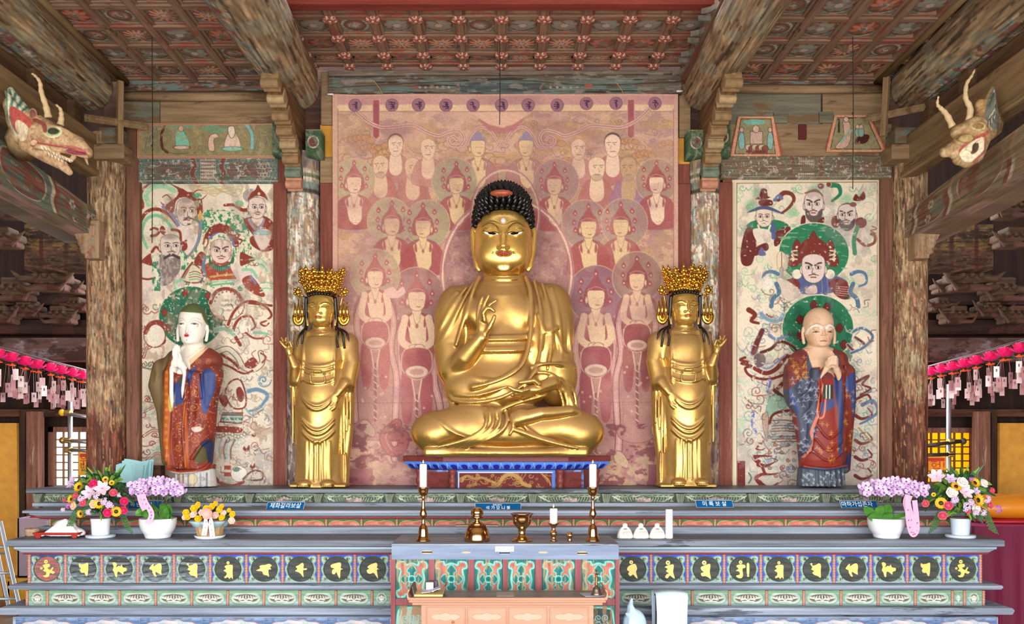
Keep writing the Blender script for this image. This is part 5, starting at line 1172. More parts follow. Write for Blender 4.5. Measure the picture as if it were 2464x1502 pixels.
def monk_panel():
 c=Cv(330,296,684,380,1.0,'#94875f');z=Z(c,0,0,3.003)
 c.wear('#7f7a58',0.5,0.65,40,20,300,0.6)
 for P in([(1050,1100),(1085,960),(1100,1080)],[(1090,1050),(1130,910),(1160,1050)],[(1850,1080),(1890,950),(1930,1060)],[(1930,1040),(1960,970),(1985,1060)]):z.line(P,14,'#5f5a48',0.8);z.line(P,5,'#a8a286')
 z.rib([(1190,910),(1165,980),(1175,1070),(1210,1100)],20,'#5c3428',None);z.rib([(1780,900),(1820,970),(1820,1070)],24,'#86b4ae','#5f6f68',3)
 for x,y in((1500,930),(1560,950),(1540,915),(1610,935),(1250,915),(1360,912)):z.ell(x,y,44,14,'#6f9a78',0.9)
 z.poly([(1275,1060),(1270,960),(1310,940),(1345,980),(1370,1050),(1320,1070)],'#7fc4a8',1,edge='#4f7f70');z.ell(1308,930,18,22,'#d8b493',edge='#7a5a48');z.ell(1312,1066,62,14,'#d6b8a4',edge='#7a5a48')
 z.poly([(1505,1020),(1520,980),(1560,965),(1580,990),(1545,1010),(1550,1085),(1510,1085)],'#d9b99f',1,edge='#7a5040')
 z.poly([(1620,1060),(1640,980),(1670,960),(1710,970),(1740,1060),(1680,1075)],'#e0c2ac',1,edge='#7a5040');z.poly([(1650,920),(1690,915),(1698,970),(1675,1000),(1652,970)],'#e3d0bc',1,edge='#5a443c');z.ell(1678,1076,80,16,'#8fc4ac',edge='#5f7f70')
 z.line([(1180,1080),(1260,1110),(1380,1100),(1410,1060)],6,'#6a5a44',0.8)
 c.wear('#a89a74',0.62,0.68,10,10,303,0.6);c.grain(0.12,3,3,304)
 for P in([(358,299),(655,297)],[(358,299),(358,314),(334,314)],[(334,314),(333,379)],[(333,378),(682,378)],[(655,297),(661,330),(681,376)]):c.line(P,5,'#d29a7c',1,False);c.line(P,1.2,'#6a4030',1,False)
 keep=lambda x,y:~(((x<355)&(y<311))|(x>657+np.clip((y-300)*0.32,0,30)))
 tag(c.board('painted_panel',plane_fn(YW-0.10),PAINT,back=0.04),'low painted panel with two seated monks and a boy above the left mural','painting')
monk_panel()
def pattern_lintel(px0,py0,px1,py1,base,alt,red,seed,label,worn):
 c=Cv(px0,py0,px1,py1,1.1,base);w=px1-px0;h=py1-py0;cy=(py0+py1)/2;cx=(px0+px1)/2
 for k in range(int(w/9)):
  for j in range(5):c.ell(px0+k*9+(j%2)*4,py0+6+j*h/5,4.2,4.6,None,0,edge=alt,ew=1.0)
 for u in(-0.36,0.36,-0.2,0.22):c.ell(cx+u*w,cy,h*0.5,h*0.36,red,0.55);swirls(c,(cx+u*w-24,py0+8,cx+u*w+24,py1-8),8,('#b9b49c',base),6,1.6,seed+int(u*100),0.9)
 for s in(-1,1):
  c.line([(cx+s*38,py0),(cx+s*32,cy-8),(cx+s*38,cy+8),(cx+s*30,py1)],14,alt);c.line([(cx+s*38,py0),(cx+s*32,cy-8),(cx+s*38,cy+8),(cx+s*30,py1)],10,red)
 c.rect(cx-18,py0+3,cx+18,py1-3,'#b4ab92')
 for k in range(7):
  for j in range(6):c.ell(cx-15+k*5,py0+8+j*(h-14)/5,1.7,2.2,red)
 for k in range(6):c.ell(px1-26+8*math.cos(k),cy+12*math.sin(k),4,6,None,0,edge='#b9b49c',ew=1.2)
 c.line([(px0,py1-3),(px1,py1-3)],3,'#a89a80',0.7);c.wear(worn,0.5 if worn!='#6c6a52'else 0.6,0.62,40,12,seed,0.85);c.wear('#c4bca8',0.7,0.73,6,6,seed+2,0.8);c.grain(0.25,30,2,seed);c.tone(0.72)
 return tag(c.board('patterned_lintel',plane_fn(YW-0.09),PAINT,gain=0.95,back=0.08),label,'beam')
pattern_lintel(333,381,668,438,'#5d7264','#8a957c','#8a4436',401,'green lintel painted with honeycomb and two red bars above the left mural','#6c6a52')
pattern_lintel(1736,376,2146,428,'#6f6a50','#8f8464','#8c5540',431,'worn brown and green lintel above the right mural','#7d6446')
beam_box('wall_board',1752,222,1976,298,YW-0.06,0.1,GREENW,'broad greyish board under the right round rail, ending at a dark gap','board')
beam_box('wall_board',1980,222,2122,298,YW-0.064,0.1,TAN,'tan board under the right round rail beside the corner batten','board')
beam_box('wall_board',1742,298,2146,376,YW-0.058,0.1,TAN,'long tan board carrying the two trapezoid pictures','board')
beam_box('mortise_plug',1922,299,1941,335,YW-0.075,0.02,M_plain('plug_red','#5e2018',0.8),'small dark red rectangular plug between the two trapezoid pictures','plug',bevel=0.002)
for px,lab in((1862,'left'),(1972,'right')):beam_box('bracket_patch',px,268,px+34,295,YW-0.08,0.03,GREENW,f'small faded green bracket {lab} of the dark red plug','bracket')
def trapezoid(x0,x1,xa,xb,y0,y1,seed,label,kind):
 c=Cv(x0,y0,x1,y1,1.0,'#a3583f');m=5
 P=[(xa,y0+2),(xb,y0+2),(x1-10,y1-2),(x0+2,y1-2)]
 c.poly([(xa-3,y0),(xb+3,y0),(x1-4,y1),(x0,y1)],'#d99a78',1,False);c.poly([(xa+m-2,y0+6),(xb-m+2,y0+6),(x1-16,y1-7),(x0+10,y1-7)],'#948c66',1,False,'#3a3028',1.6)
 cx=(xa+xb)/2;cy=(y0+y1)/2
 if kind:
  c.rect(cx-14,cy-12,cx+16,cy+18,'#c9a796',1,edge='#5a3c34');c.ell(cx,cy-18,8,9,'#d3b09a',edge='#5a3c34');c.ell(cx-4,y0+14,26,7,'#7fb8a4')
  for q in(-1,1):c.poly([(cx+q*34,cy-12),(cx+q*42,cy+4),(cx+q*38,cy+30),(cx+q*28,cy+26),(cx+q*28,cy)],'#86b4ae',1,edge='#6a3c34');c.ell(cx+q*34,cy-16,5,6,'#d3b09a',edge='#5a3c34')
  for k in range(6):c.ell(cx-18+8*k,cy+26+3*(k%2),8,7,('#c9b09a','#8a4a40')[k%2],1,edge='#5a3c34')
  c.rect(cx-24,y1-14,cx+28,y1-8,'#7a3a30')
 else:
  c.poly([(cx-22,cy-30),(cx-6,cy-26),(cx-2,cy+4),(cx-12,cy+32),(cx-40,cy+34),(cx-20,cy+4)],'#d0ac96',1,edge='#6a443a');c.ell(cx-14,cy-34,6,7,'#d8b8a0',edge='#5a3c34');c.line([(cx-26,cy+20),(cx-8,cy-2),(cx+2,cy-8)],6,'#8fb4a4');c.line([(cx-10,cy-38),(cx+4,cy-36)],1.8,'#3a3028')
  c.poly([(cx+8,cy+16),(cx+14,cy+4),(cx+36,cy+2),(cx+42,cy+8),(cx+34,cy+22),(cx+10,cy+26)],'#4a2420',1)
  for q in(14,22):c.ell(cx+q,cy-16,5,6,'#d3b09a',edge='#5a3c34');c.poly([(cx+q-6,cy-10),(cx+q+7,cy-10),(cx+q+5,cy+6),(cx+q-5,cy+6)],'#7fb0a8',1,edge='#5a3c34')
  c.rect(xa+4,y0+9,xa+9,y0+42,'#3c3430')
 c.grain(0.15,3,3,seed);c.wear('#a59c78',0.64,0.7,8,8,seed,0.6)
 keep=lambda x,y:(x>xa-4-(xa-x0)*(y-y0)/(y1-y0))&(x<xb+4+(x1-xb)*(y-y0)/(y1-y0))
 tag(c.board('trapezoid_picture',plane_fn(YW-0.078),PAINT,back=0.018,keep=keep),label,'painting')
trapezoid(1758,1882,1780,1858,280,377,501,'trapezoid wall picture of a seated elder with two attendants, nearer the middle',True)
trapezoid(1988,2136,2012,2088,277,366,521,'trapezoid wall picture of a robed figure and a dark beast, nearer the corner',False)
# the tiered altar
BLUEGREY=M_wood('blue_grey_altar_timber','#6c7583','#a6b0be','x',1.0,rough=0.55,bump=0.2,patches=(('#4a5058',0.58,7,8),('#b3bcc9',0.66,9,10)),stretch=24)
DARKTOP=M_wood('dark_grey_altar_board','#515862','#828a95','x',1.0,rough=0.45,bump=0.2,patches=(('#2c2f34',0.58,6,6),),stretch=24)
PALEBLUE=M_wood('pale_blue_altar_moulding','#8fa0b0','#bccad6','x',1.0,rough=0.5,bump=0.1,patches=(('#75808c',0.62,8,10),),stretch=24)
REDLINE=M_plain('altar_red_fillet','#8a3f42',0.6,var=0.15)
COLON=M_plain('beaded_copper_paint','#b9806c',0.5,var=0.2,bs=60)
GILT=M_plain('gilt_letter_paint','#f0cd6c',0.4,metal=0.0,var=0.05)
altar=thing('altar',(0,6.6,0),'long three-tiered carved and painted altar carrying the statues and flowers','altar')
def prof_bar(name,x0,x1,prof,mat,yb,ends=True):
 """prof: (Y, z) front outline top to bottom; extruded along x with matching returns at the ends"""
 m=MB();P=list(prof);n=len(P);yref=max(p[0]for p in P)
 V=[]
 for s,xe in((0,x0),(1,x1)):
  for y,z in P:
   o=(yref-y);V.append((xe-o if s==0 else xe+o,y,z))
 for s,xe in((0,x0),(1,x1)):
  for y,z in P:o=(yref-y);V.append((xe-o if s==0 else xe+o,yb,z))
 Fc=[(i,i+1,n+i+1,n+i)for i in range(n-1)]+[(i+1,i,2*n+i,2*n+i+1)for i in range(n-1)]+[(n+i,n+i+1,3*n+i+1,3*n+i)for i in range(n-1)]
 Fc+=[(0,n,3*n,2*n),(n-1,2*n-1,4*n-1,3*n-1),tuple(range(2*n,3*n))+tuple(range(4*n-1,3*n-1,-1))]
 m.add(V,Fc);return m.build(name,mat,altar)
YB=6.30;XL,XR=XS(68,YB),XS(2364,YB)
def zz(py,Y):return ZS(py,Y)
z_slab=zz(1299,6.2)
prof_bar('altar_top_board',XL,XR,[(6.215,z_slab),(6.2,z_slab-0.008),(6.2,zz(1315,6.2)),(6.215,zz(1317.5,6.2)),(YB,zz(1317.5,6.2))],DARKTOP,6.9)
prof_bar('altar_moulding',XL,XR,[(6.235,zz(1317.5,6.2)+0.001),(6.235,zz(1322,6.22)),(6.25,zz(1325,6.23)),(6.27,zz(1330,6.26)),(YB,zz(1330,6.26))],PALEBLUE,6.9)
prof_bar('altar_red_line',XL,XR,[(6.275,zz(1329,6.27)),(6.27,zz(1332,6.27)),(6.28,zz(1335,6.28)),(YB,zz(1335,6.28))],REDLINE,6.9)
z1a,z1b=zz(1334,YB),zz(1404,YB)
prof_bar('altar_core',XL,XR,[(YB+0.03,zz(1330,YB)),(YB+0.03,0.0)],BLUEGREY,6.9)
prof_bar('altar_moulding',XL,XR,[(YB,z1b+0.004),(6.235,zz(1405.5,6.24)),(6.21,zz(1409,6.22)),(6.205,zz(1415,6.2)),(6.215,zz(1420,6.2)),(YB,zz(1421,6.22))],BLUEGREY,6.9)
z2a,z2b=zz(1421,YB),zz(1459,YB)
prof_bar('altar_moulding',XL,XR,[(YB,z2b+0.004),(6.20,zz(1458.5,6.2)),(6.165,zz(1463,6.18)),(6.155,zz(1470,6.16)),(6.165,zz(1480,6.16)),(YB,zz(1481,6.2))],BLUEGREY,6.9)
prof_bar('altar_base',XL,XR,[(6.20,zz(1481,6.19)),(6.165,zz(1485,6.17)),(6.165,0.12),(6.10,0.08),(6.10,0.0)],BLUEGREY,6.9)
def panel_cv(kind):
 c=Cv(-43.5,-35,43.5,35,1.15,{'blue':'#3b52b8','worn':'#3c4a84','red':'#3c4a84'}[kind])
 if kind!='blue':c.rect(-44,-12,44,35,'#7f8ca6',0.7)
 P=[(-36,-30),(-22,-30),(-14,-26),(0,-31),(14,-26),(22,-30),(36,-30),(37,-18),(33,-12),(38,0),(34,14),(37,22),(36,31),(20,31),(0,33),(-20,31),(-36,31),(-37,22),(-34,14),(-38,0),(-33,-12),(-37,-18)]
 c.poly(P,'#93ab98',1,True,'#74907c',1.5,z=0.010)
 if kind!='blue':c.wear('#a9b4bb',0.45,0.6,40,16,5,0.7,box=(-44,12,44,35))
 c.rect(-44,30,44,35,'#b4c3cb',0.75)
 c.ell(0,0,31.5,30,'#a0605a'if kind=='red'else '#3c403c',1,edge='#3f4a42',ew=1.8,z=0.0)
 for sx in(-1,1):
  for sy in(-1,1):c.ell(sx*27,sy*24,4.2,3.2,'#39423c',1,rot=sx*sy*0.7,z=0.001);c.spiral(sx*30,sy*24,5,1.6,'#b4c4b0',1.1,sx*sy,1)
 if kind=='worn':c.wear('#6c757a',0.5,0.64,30,5,9,0.6,box=(-30,-4,30,30));c.wear('#8f98a0',0.62,0.7,40,3,12,0.7)
 else:c.wear('#565a50',0.55,0.65,26,5,19,0.5,box=(-28,-26,28,28))
 c.grain(0.2,24,2,7);return c
GLY=[[((443,910),17),((402,970),11),[(415,940),(470,930),(478,955),(455,965),(480,985),(500,960),(510,965),(498,990),(523,1003),(505,1020),(480,1010),(465,1045),(430,1050),(418,1035),(440,1030),(445,1005),(415,990),(430,975)],(455,975)],[[(722,925),(740,933),(770,930),(795,920),(805,930),(803,1000),(795,1040),(780,1030),(770,1010),(745,1010),(730,990),(738,970),(722,955)],(763,975)],[[(1020,925),(1045,920),(1060,940),(1050,965),(1075,950),(1090,955),(1100,940),(1115,965),(1145,970),(1145,995),(1120,1005),(1115,1030),(1090,1010),(1065,1005),(1060,1050),(1045,1045),(1035,1010),(1022,990),(1030,960)],(1085,978)],[[(1345,975),(1370,940),(1385,935),(1385,955),(1415,935),(1445,930),(1457,960),(1452,1000),(1455,1030),(1430,1020),(1405,1005),(1400,1020),(1410,1045),(1395,1045),(1375,1015),(1370,990)],(1405,978)],[[(1680,935),(1700,930),(1700,950),(1730,945),(1760,930),(1778,950),(1775,1000),(1775,1060),(1750,1045),(1720,1035),(1700,1015),(1715,1000),(1690,985),(1700,965)],(1730,980)],[((2048,930),14),[(2015,965),(2040,950),(2085,950),(2090,975),(2088,1020),(2090,1075),(2075,1060),(2060,1075),(2045,1060),(2020,1070),(2015,1055),(2030,1045),(2035,1020),(2008,1000),(2030,985)],(2050,985)],[[(65,1005),(100,985),(95,965),(120,955),(145,955),(180,945),(205,960),(190,975),(200,995),(175,1000),(180,1060),(165,1050),(130,1040),(120,1015),(95,1010)],(140,990)],[[(425,970),(455,955),(485,935),(497,955),(495,985),(525,985),(520,1000),(492,1005),(495,1065),(475,1040),(450,1020),(420,1010),(440,990)],(470,990)],[[(740,960),(770,945),(825,935),(832,965),(830,985),(850,995),(828,1005),(822,1075),(805,1055),(790,1020),(775,1040),(752,1035),(755,1000),(775,990),(745,980)],(795,992)],[[(1065,980),(1085,960),(1140,940),(1155,960),(1150,985),(1170,1000),(1150,1005),(1160,1080),(1140,1055),(1120,1030),(1090,1040),(1065,1030),(1060,1005),(1080,995)],(1115,995)],[((1112,940),17),[(1075,1000),(1090,975),(1135,955),(1155,965),(1165,1000),(1155,1030),(1170,1085),(1150,1075),(1130,1050),(1105,1065),(1085,1045),(1095,1025),(1080,1015)],(1125,1000)],[((1443,945),20),[(1415,985),(1440,970),(1490,960),(1495,985),(1490,1030),(1505,1085),(1480,1075),(1460,1060),(1440,1085),(1418,1075),(1430,1050),(1450,1040),(1425,1020),(1440,1000)],(1455,1000)],[((1775,945),20),[(1745,985),(1775,970),(1825,955),(1830,985),(1825,1030),(1835,1090),(1810,1075),(1785,1065),(1755,1065),(1745,1040),(1770,1030),(1750,1010)],(1790,1000)],[((2108,940),16),[(2070,975),(2100,960),(2145,965),(2150,990),(2125,1000),(2130,1060),(2110,1085),(2075,1075),(2070,1060),(2100,1050),(2095,1025),(2065,1015),(2090,1000)],[(2165,955),(2185,955),(2185,1045),(2165,1045)],((2175,1062),10),(2125,1000)]]
def glyph(i,px,parent,scale=1.0):
 g=GLY[i];cx,cy=g[-1];m=MB();k=1/3.737
 fn=lambda a,b,d:Vector(PW(px+(a-cx)*k,1369+(b-cy)*k,0,YB))+Vector((0,d,0))
 for n,it in enumerate(g[:-1]):
  e=0.0003*n
  if isinstance(it,list):m.prism([tuple(p)for p in bez(it,3,True)],-0.006-e,0.004,fn)
  else:
   (x,y),r=it;N=16
   out=[(x+r*math.cos(2*math.pi*t/N),y+r*math.sin(2*math.pi*t/N))for t in range(N)];inn=[(x+r*0.3*math.cos(2*math.pi*t/N),y+r*0.3*math.sin(2*math.pi*t/N))for t in range(N)]
   V=[fn(a,b,-0.007-e)for a,b in out+inn];m.add(V,[(t,(t+1)%N,N+(t+1)%N,N+t)for t in range(N)])
 m.build('gilt_letter',GILT,parent)
LP=[71.5+87.0*k for k in range(10)]+[941];RP=[1478+88.0*k for k in range(11)]
protos={}
def lpanel(k,px,kind,gi):
 if kind not in protos:
  c=panel_cv(kind);o=c.board('letter_panel',lambda x,y,h:(x*YB/F,-h+0*x,-y*YB/F),RELIEF,None,back=0.02,gain=1.0);protos[kind]=o;COL.objects.unlink(o);o.location=(0,0,0)
  off=[v.co.z for v in o.data.vertices];protos[kind+'z']=(min(off)+max(off))/2
 o=protos[kind].copy();COL.objects.link(o);o.parent=altar;o.location=Vector(PW(px,1369,0,YB))-Vector(altar.location)-Vector((0,0,protos[kind+'z']))
 glyph(gi,px,o)
for k in range(10):
 lpanel(k,(LP[k]+LP[k+1])/2,'red'if k==0 else('worn'if k<5 else 'blue'),k)
 lpanel(k,(RP[k]+RP[k+1])/2,'blue',(10,11,12,13,5,4,3,2,1,0)[k])
for o in[v for k,v in protos.items()if not k.endswith('z')]:bpy.data.objects.remove(o)
def beads(px,py0,py1,Y,r,n):
 m=MB();z0,z1=ZS(py1,Y),ZS(py0,Y);P=[]
 for i in range(n*3+1):
  t=i/(n*3);P.append((r*(1.0 if i%3!=0 else 0.68),t*(z1-z0)))
 m.lathe((XS(px,Y),Y-r*0.4,z0),P,8);return m.build('beaded_colonnette',COLON,altar,smooth=True)
def repeat(o,px_from,pxs,Y):
 for p in pxs:
  c=o.copy();COL.objects.link(c);c.location=Vector(o.location)+Vector(((p-px_from)*Y/F,0,0))
b0=beads(LP[0],1333,1404,YB,0.013,11);repeat(b0,LP[0],LP[1:]+RP,YB)
OL=[66,115]+[115+86.7*k for k in range(1,10)]+[941];OR=[1487+89.3*k for k in range(0,10)]+[2320,2366]
b0=beads(OL[0],1421,1459,YB,0.011,6);repeat(b0,OL[0],OL[1:]+OR,YB)
def oval_cv(w):
 c=Cv(-w/2,-19,w/2,19,1.0,'#7c9c80');c.rect(-w,8,w,20,'#a9bcc0',0.7);a=w/2-8
 c.poly([(-a,0),(-a+6,-11),(-a*0.5,-14),(a*0.5,-14),(a-6,-11),(a,0),(a-6,11),(a*0.5,14),(-a*0.5,14),(-a+6,11)],'#a9bba9',1,edge='#86a088',ew=1.5,z=0.006)
 b=a-6;c.poly([(-b,0),(-b*0.7,-7),(0,-10),(b*0.7,-7),(b,0),(b*0.6,8),(-b*0.6,8)],'#6a5648',1,z=0.002)
 for k in range(-4,5):c.line([(k*b*0.2,-7+abs(k)),(k*b*0.24,-1),(k*b*0.16,1)],2.8 if w>60 else 2.0,'#c6cbbc',z=0.008)
 c.line([(-b*0.55,4),(-b*0.2,2),(0,5),(b*0.2,2),(b*0.55,4)],3,'#dfe4d6',z=0.008);c.line([(-b*0.45,7.5),(b*0.45,7.5)],2.4,'#d3dccf',z=0.007);c.grain(0.2,20,2,3);return c
def run(name,cvs,edges,py,Y,mat=RELIEF):
 cache={}
 for a,b in zip(edges[:-1],edges[1:]):
  w=round((b-a)/3)*3;px=(a+b)/2
  if w not in cache:
   cache[w]=cvs(w).board(name,lambda x,y,h:((x+px-CX)*Y/F,Y-h+0*x,EYE-(y+py-CY)*Y/F),mat,altar,back=0.02);cache[str(w)]=px
  else:
   o=cache[w].copy();COL.objects.link(o);o.location=Vector(cache[w].location)+Vector(((px-cache[str(w)])*Y/F,0,0))
run('oval_relief_panel',oval_cv,OL,1440,YB);run('oval_relief_panel',oval_cv,OR,1440,YB)
def base_cv(w):
 c=Cv(-w/2,-16,w/2,60,1.4,'#6f86a8');c.wear('#8fa3bf',0.5,0.6,30,6,3,0.7);c.wear('#4f6488',0.58,0.64,40,5,6,0.7)
 c.poly([(-66,8),(-52,-6),(-30,-8),(-18,-13),(0,-11),(18,-13),(30,-8),(52,-6),(66,8),(60,40),(-60,40)],'#b4bac0',1,edge='#8a7a80',ew=2,z=0.012)
 for k in range(-5,6):c.line([(k*10,20),(k*11,4),(k*9,-4)],3,'#a9b0b8')
 c.ell(0,6,20,14,'#e2c4bc',0.8);
 for k in range(-2,3):c.line([(k*3,16),(k*7,0)],3,'#d9a89c')
 c.grain(0.15,20,3,8);return c
run('lotus_relief_panel',base_cv,[38+150*k for k in range(7)],1503,6.162);run('lotus_relief_panel',base_cv,[1490+151.5*k for k in range(7)],1503,6.162)
YM=6.66;ML,MRX=XS(108,YM),XS(2300,YM)
prof_bar('altar_step',ML,MRX,[(6.60,z_slab+0.001+0.05),(6.585,z_slab+0.045),(6.585,z_slab)],BLUEGREY,7.2)
prof_bar('altar_step',ML,MRX,[(YM,zz(1284,YM)),(6.62,zz(1284,YM)),(6.615,zz(1291,6.62)),(6.60,zz(1293,6.6)),(6.60,z_slab+0.02)],DARKTOP,7.2)
prof_bar('altar_core',ML,MRX,[(YM+0.025,zz(1240,YM)),(YM+0.025,z_slab)],BLUEGREY,7.2)
prof_bar('altar_red_line',ML,MRX,[(6.63,zz(1243,YM)),(6.625,zz(1246,YM)),(6.64,zz(1249,YM)),(YM,zz(1249,YM))],REDLINE,7.2)
prof_bar('altar_moulding',ML,MRX,[(6.58,zz(1235.5,6.58)),(6.585,zz(1238.5,6.58)),(6.62,zz(1243,6.62)),(YM,zz(1243,6.62))],PALEBLUE,7.2)
z_mid=zz(1228,6.55)
prof_bar('altar_ledge',ML,MRX,[(6.565,z_mid),(6.55,z_mid-0.005),(6.55,zz(1235,6.55)),(6.565,zz(1236.5,6.55)),(YM,zz(1236.5,6.55))],BLUEGREY,7.2)
def cart_cv(w):
 c=Cv(-w/2,-17.5,w/2,17.5,1.0,'#55653f');c.rect(-w,8,w,18,'#a3a696');a=w/2-6
 P=[(-a,8),(-a,-4),(-a+7,-11),(-a*0.4,-13),(0,-11),(a*0.4,-13),(a-7,-11),(a,-4),(a,8),(a-8,6),(a*0.4,12),(-a*0.4,12),(-a+8,6)]
 c.poly(P,'#b8695a',1,edge='#a8a468',ew=2,z=0.004);c.wear('#c98a72',0.5,0.6,16,9,4,0.6,box=(-a+4,-10,a-4,8))
 for x in(-a*0.75,a*0.75):c.poly([(x-6,16),(x-4,6),(x,2),(x+4,6),(x+6,16)],'#b0b3a2',1,edge='#8d9180',z=0.008)
 c.poly([(-9,16),(-7,6),(0,-2),(7,6),(9,16)],'#bcbfae',1,edge='#8d9180',z=0.010);c.poly([(-a,17),(-a*0.6,12),(-a*0.2,14),(0,12),(a*0.2,14),(a*0.6,12),(a,17)],'#b4b6a6',1,z=0.008)
 c.grain(0.2,12,3,5);return c
ME=[121]+[190+85.0*k for k in range(25)]+[2290]
run('cartouche_panel',cart_cv,ME,1266.5,YM)
b0=beads(ME[0],1249,1284,YM,0.011,6);repeat(b0,ME[0],ME[1:],YM)
YU=6.98;UL,UR=XS(100,YU),XS(2314,YU);z_top=zz(1177,6.9)
prof_bar('altar_shelf',UL,UR,[(6.91,z_top),(6.9,z_top-0.006),(6.9,zz(1186,6.9)),(6.92,zz(1187.5,6.9)),(YU,zz(1187.5,6.9))],DARKTOP,YW-0.07)
prof_bar('altar_core',UL,UR,[(YU+0.03,zz(1187,6.95)),(YU+0.03,z_mid)],DARKTOP,YW-0.07)
prof_bar('altar_step',UL,UR,[(6.93,z_mid+0.03),(6.90,z_mid+0.025),(6.90,z_mid)],BLUEGREY,YW-0.07)
def carve_cv(w):
 c=Cv(-w/2,-18,w/2,19,1.1,'#4b5548');c.rect(-w,8,w,20,'#8f939c');a=w/2-14
 for s in(-1,1):
  for k in range(9):
   x=s*(16+k*(a-16)/9);c.line([(x-s*8,-13+(k%2)*2),(x+s*2,-8),(x-s*3,3)],3.2,'#a9b498',0.95,w2=1.6,z=0.010)
  c.line([(s*a,-12),(s*(a-22),0),(s*(a-32),4)],4,'#b7c0a6',z=0.01);c.spiral(s*(a-4),4,6,2.6,'#a9b298',1.2,s,1)
  c.spiral(s*(a-36),6,5,2.2,'#aab2a0',1.2,s,2)
 c.rect(-w,-18,w,-14,'#7f8a70')
 for k in range(-2,3):c.poly([(k*6-4,6),(k*7-4,-4),(k*7.5,-10+abs(k)*2),(k*7+4,-4),(k*6+4,6)],'#c9a79c',1,edge='#e0d2c6',ew=1.2,z=0.012)
 c.poly([(-22,9),(-10,7),(0,10),(10,7),(22,9),(10,14),(0,13),(-10,14)],'#dfe0dc',1,z=0.008);c.wear('#6a7464',0.56,0.64,14,8,6,0.7);c.grain(0.25,14,3,9);return c
UE=[92,257,429,601,766,937,1108.6,1281.5,1458,1636,1810,1986,2158,2322]
run('carved_scroll_panel',carve_cv,UE,1205.5,YU)
m=MB();px=UE[4]
m.prism([(px-11,1188),(px+13,1188),(px+8,1200),(px+7,1212),(px+4,1224),(px-4,1225),(px-6,1212),(px-9,1200)],6.92,YU+0.03,lambda a,b,d:Vector((XS(a,6.94),d,ZS(b,6.94))))
for dx in(-4,1,6):m.tube([PW(px+dx,1189,0,6.915),PW(px+dx*0.6,1208,0,6.915),PW(px+dx*0.2,1222,0,6.915)],[0.007,0.006,0.004],6)
m.ell(PW(px,1222,0,6.92),(0.014,0.012,0.014),8,6)
b0=m.build('scroll_bracket',M_plain('bracket_sage_paint','#79806c',0.7,var=0.25,bs=30),altar,bevel=0.003)
repeat(b0,px,[p for i,p in enumerate(UE)if i!=4],6.94)
# name plaques on the ledge
def plaque(px0,px1,py0,py1,Y,text,label,lean=0,small=None,size=0.036,cx=None):
 root=thing('name_plaque',(XS((px0+px1)/2,Y),Y,ZS(py1,Y)),label,'sign','blue name plaques on the altar ledge')
 fn=lambda a,b,d:Vector((XS(a,Y)+lean*(ZS(b,Y)-ZS(py1,Y)),Y+d+0.25*(ZS(b,Y)-ZS(py1,Y)),ZS(b,Y)))
 m=MB();m.prism([(px0-1,py1+0.6),(px1+1,py1+0.6),(px1+1,py0-1),(px0-1,py0-1)],0.0,0.012,fn);m.build('plaque_edge',M_plain('plaque_edge_metal','#aeb4ba',0.4),root)
 m=MB();m.prism([(px0,py1),(px1,py1),(px1,py0),(px0,py0)],-0.004,0.004,fn);m.build('plaque_face',M_plain('plaque_blue','#0c4f80',0.85,spec=0.1),root)
 cy=(py0+py1)/2+(3 if small else 0);tx=cx or(px0+px1)/2;k=F/Y
 V,Fc=text_mb(text,size,lambda x,y,d:fn(tx+x*k,cy-y*k,-0.006));m=MB();m.add(V,Fc)
 if small:V,Fc=text_mb(small,0.015,lambda x,y,d:fn(tx-2+x*k,py0+3.6-y*k,-0.006));m.add(V,Fc)
 m.build('plaque_lettering',M_plain('plaque_white','#e9f2f4',0.6),root,fix=False)
ZL=1228
plaque(309,388,1206,1224,6.62,'아 난 존 자','dark blue name plaque half hidden behind the left orchid',0.0,cx=340)
plaque(641,729,1209,1226,6.62,'제화갈라보살','blue name plaque below the left gold bodhisattva',0.2,size=0.042)
plaque(1144,1253,1212,1228,6.62,'석 가 모 니 불','blue name plaque below the seated gold statue, with two lines of white letters',0.0,'현재교화신',0.032)
plaque(1677,1764,1205,1221,6.62,'미 륵 보 살','blue name plaque below the right gold bodhisattva',-0.15,size=0.04)
plaque(2026,2112,1206,1222,6.62,'마하가섭존자','blue name plaque partly behind the right orchid',-0.2,size=0.042,cx=2064)
# red and blue pedestal of the seated statue
PR=M_plain('pedestal_maroon','#74302c',0.55,var=0.15,bs=12);PB=M_plain('pedestal_blue','#3a68d0',0.5,var=0.08)
YP=7.0;zt=ZS(1099,YP)
ped=thing('pedestal',(XS(1219,YP),7.2,z_top),'low maroon pedestal with a blue lotus-petal moulding under the seated gold statue','pedestal')
def plan(x0,xa,xb,x1,dy=0.22):return[(XS(x0,YP),YP+dy),(XS(xa,YP),YP),(XS(xb,YP),YP),(XS(x1,YP),YP+dy),(XS(x1,YP),YP+0.37),(XS(x0,YP),YP+0.37)]
m=MB();m.prism(plan(962,1066,1368,1478),ZS(1112,YP),zt,lambda a,b,d:Vector((a,b,d)));m.build('pedestal_slab',PR,ped,bevel=0.006)
def lotus_cv():
 c=Cv(0,0,520,20,1.0,'#3f6fd8')
 for k in range(21):
  x=12+k*24.8;c.poly([(x-11,0),(x+11,0),(x+12,8),(x+5,18),(x,20),(x-5,18),(x-12,8)],'#5a8cf0',1,edge='#bcd4ff',ew=1.4,z=0.012);c.poly([(x-7,10),(x,7),(x+7,10),(x+5,19),(x-5,19)],'#1a2a9c',1,z=0.004)
 c.rect(0,0,520,2.5,'#4a78d8');return c
pl=[(XS(966,YP),YP+0.235),(XS(1066,YP),YP+0.01),(XS(1368,YP),YP+0.01),(XS(1474,YP),YP+0.235)]
seg=[0]+list(np.cumsum([math.dist(pl[i],pl[i+1])for i in range(3)]));L=seg[-1]
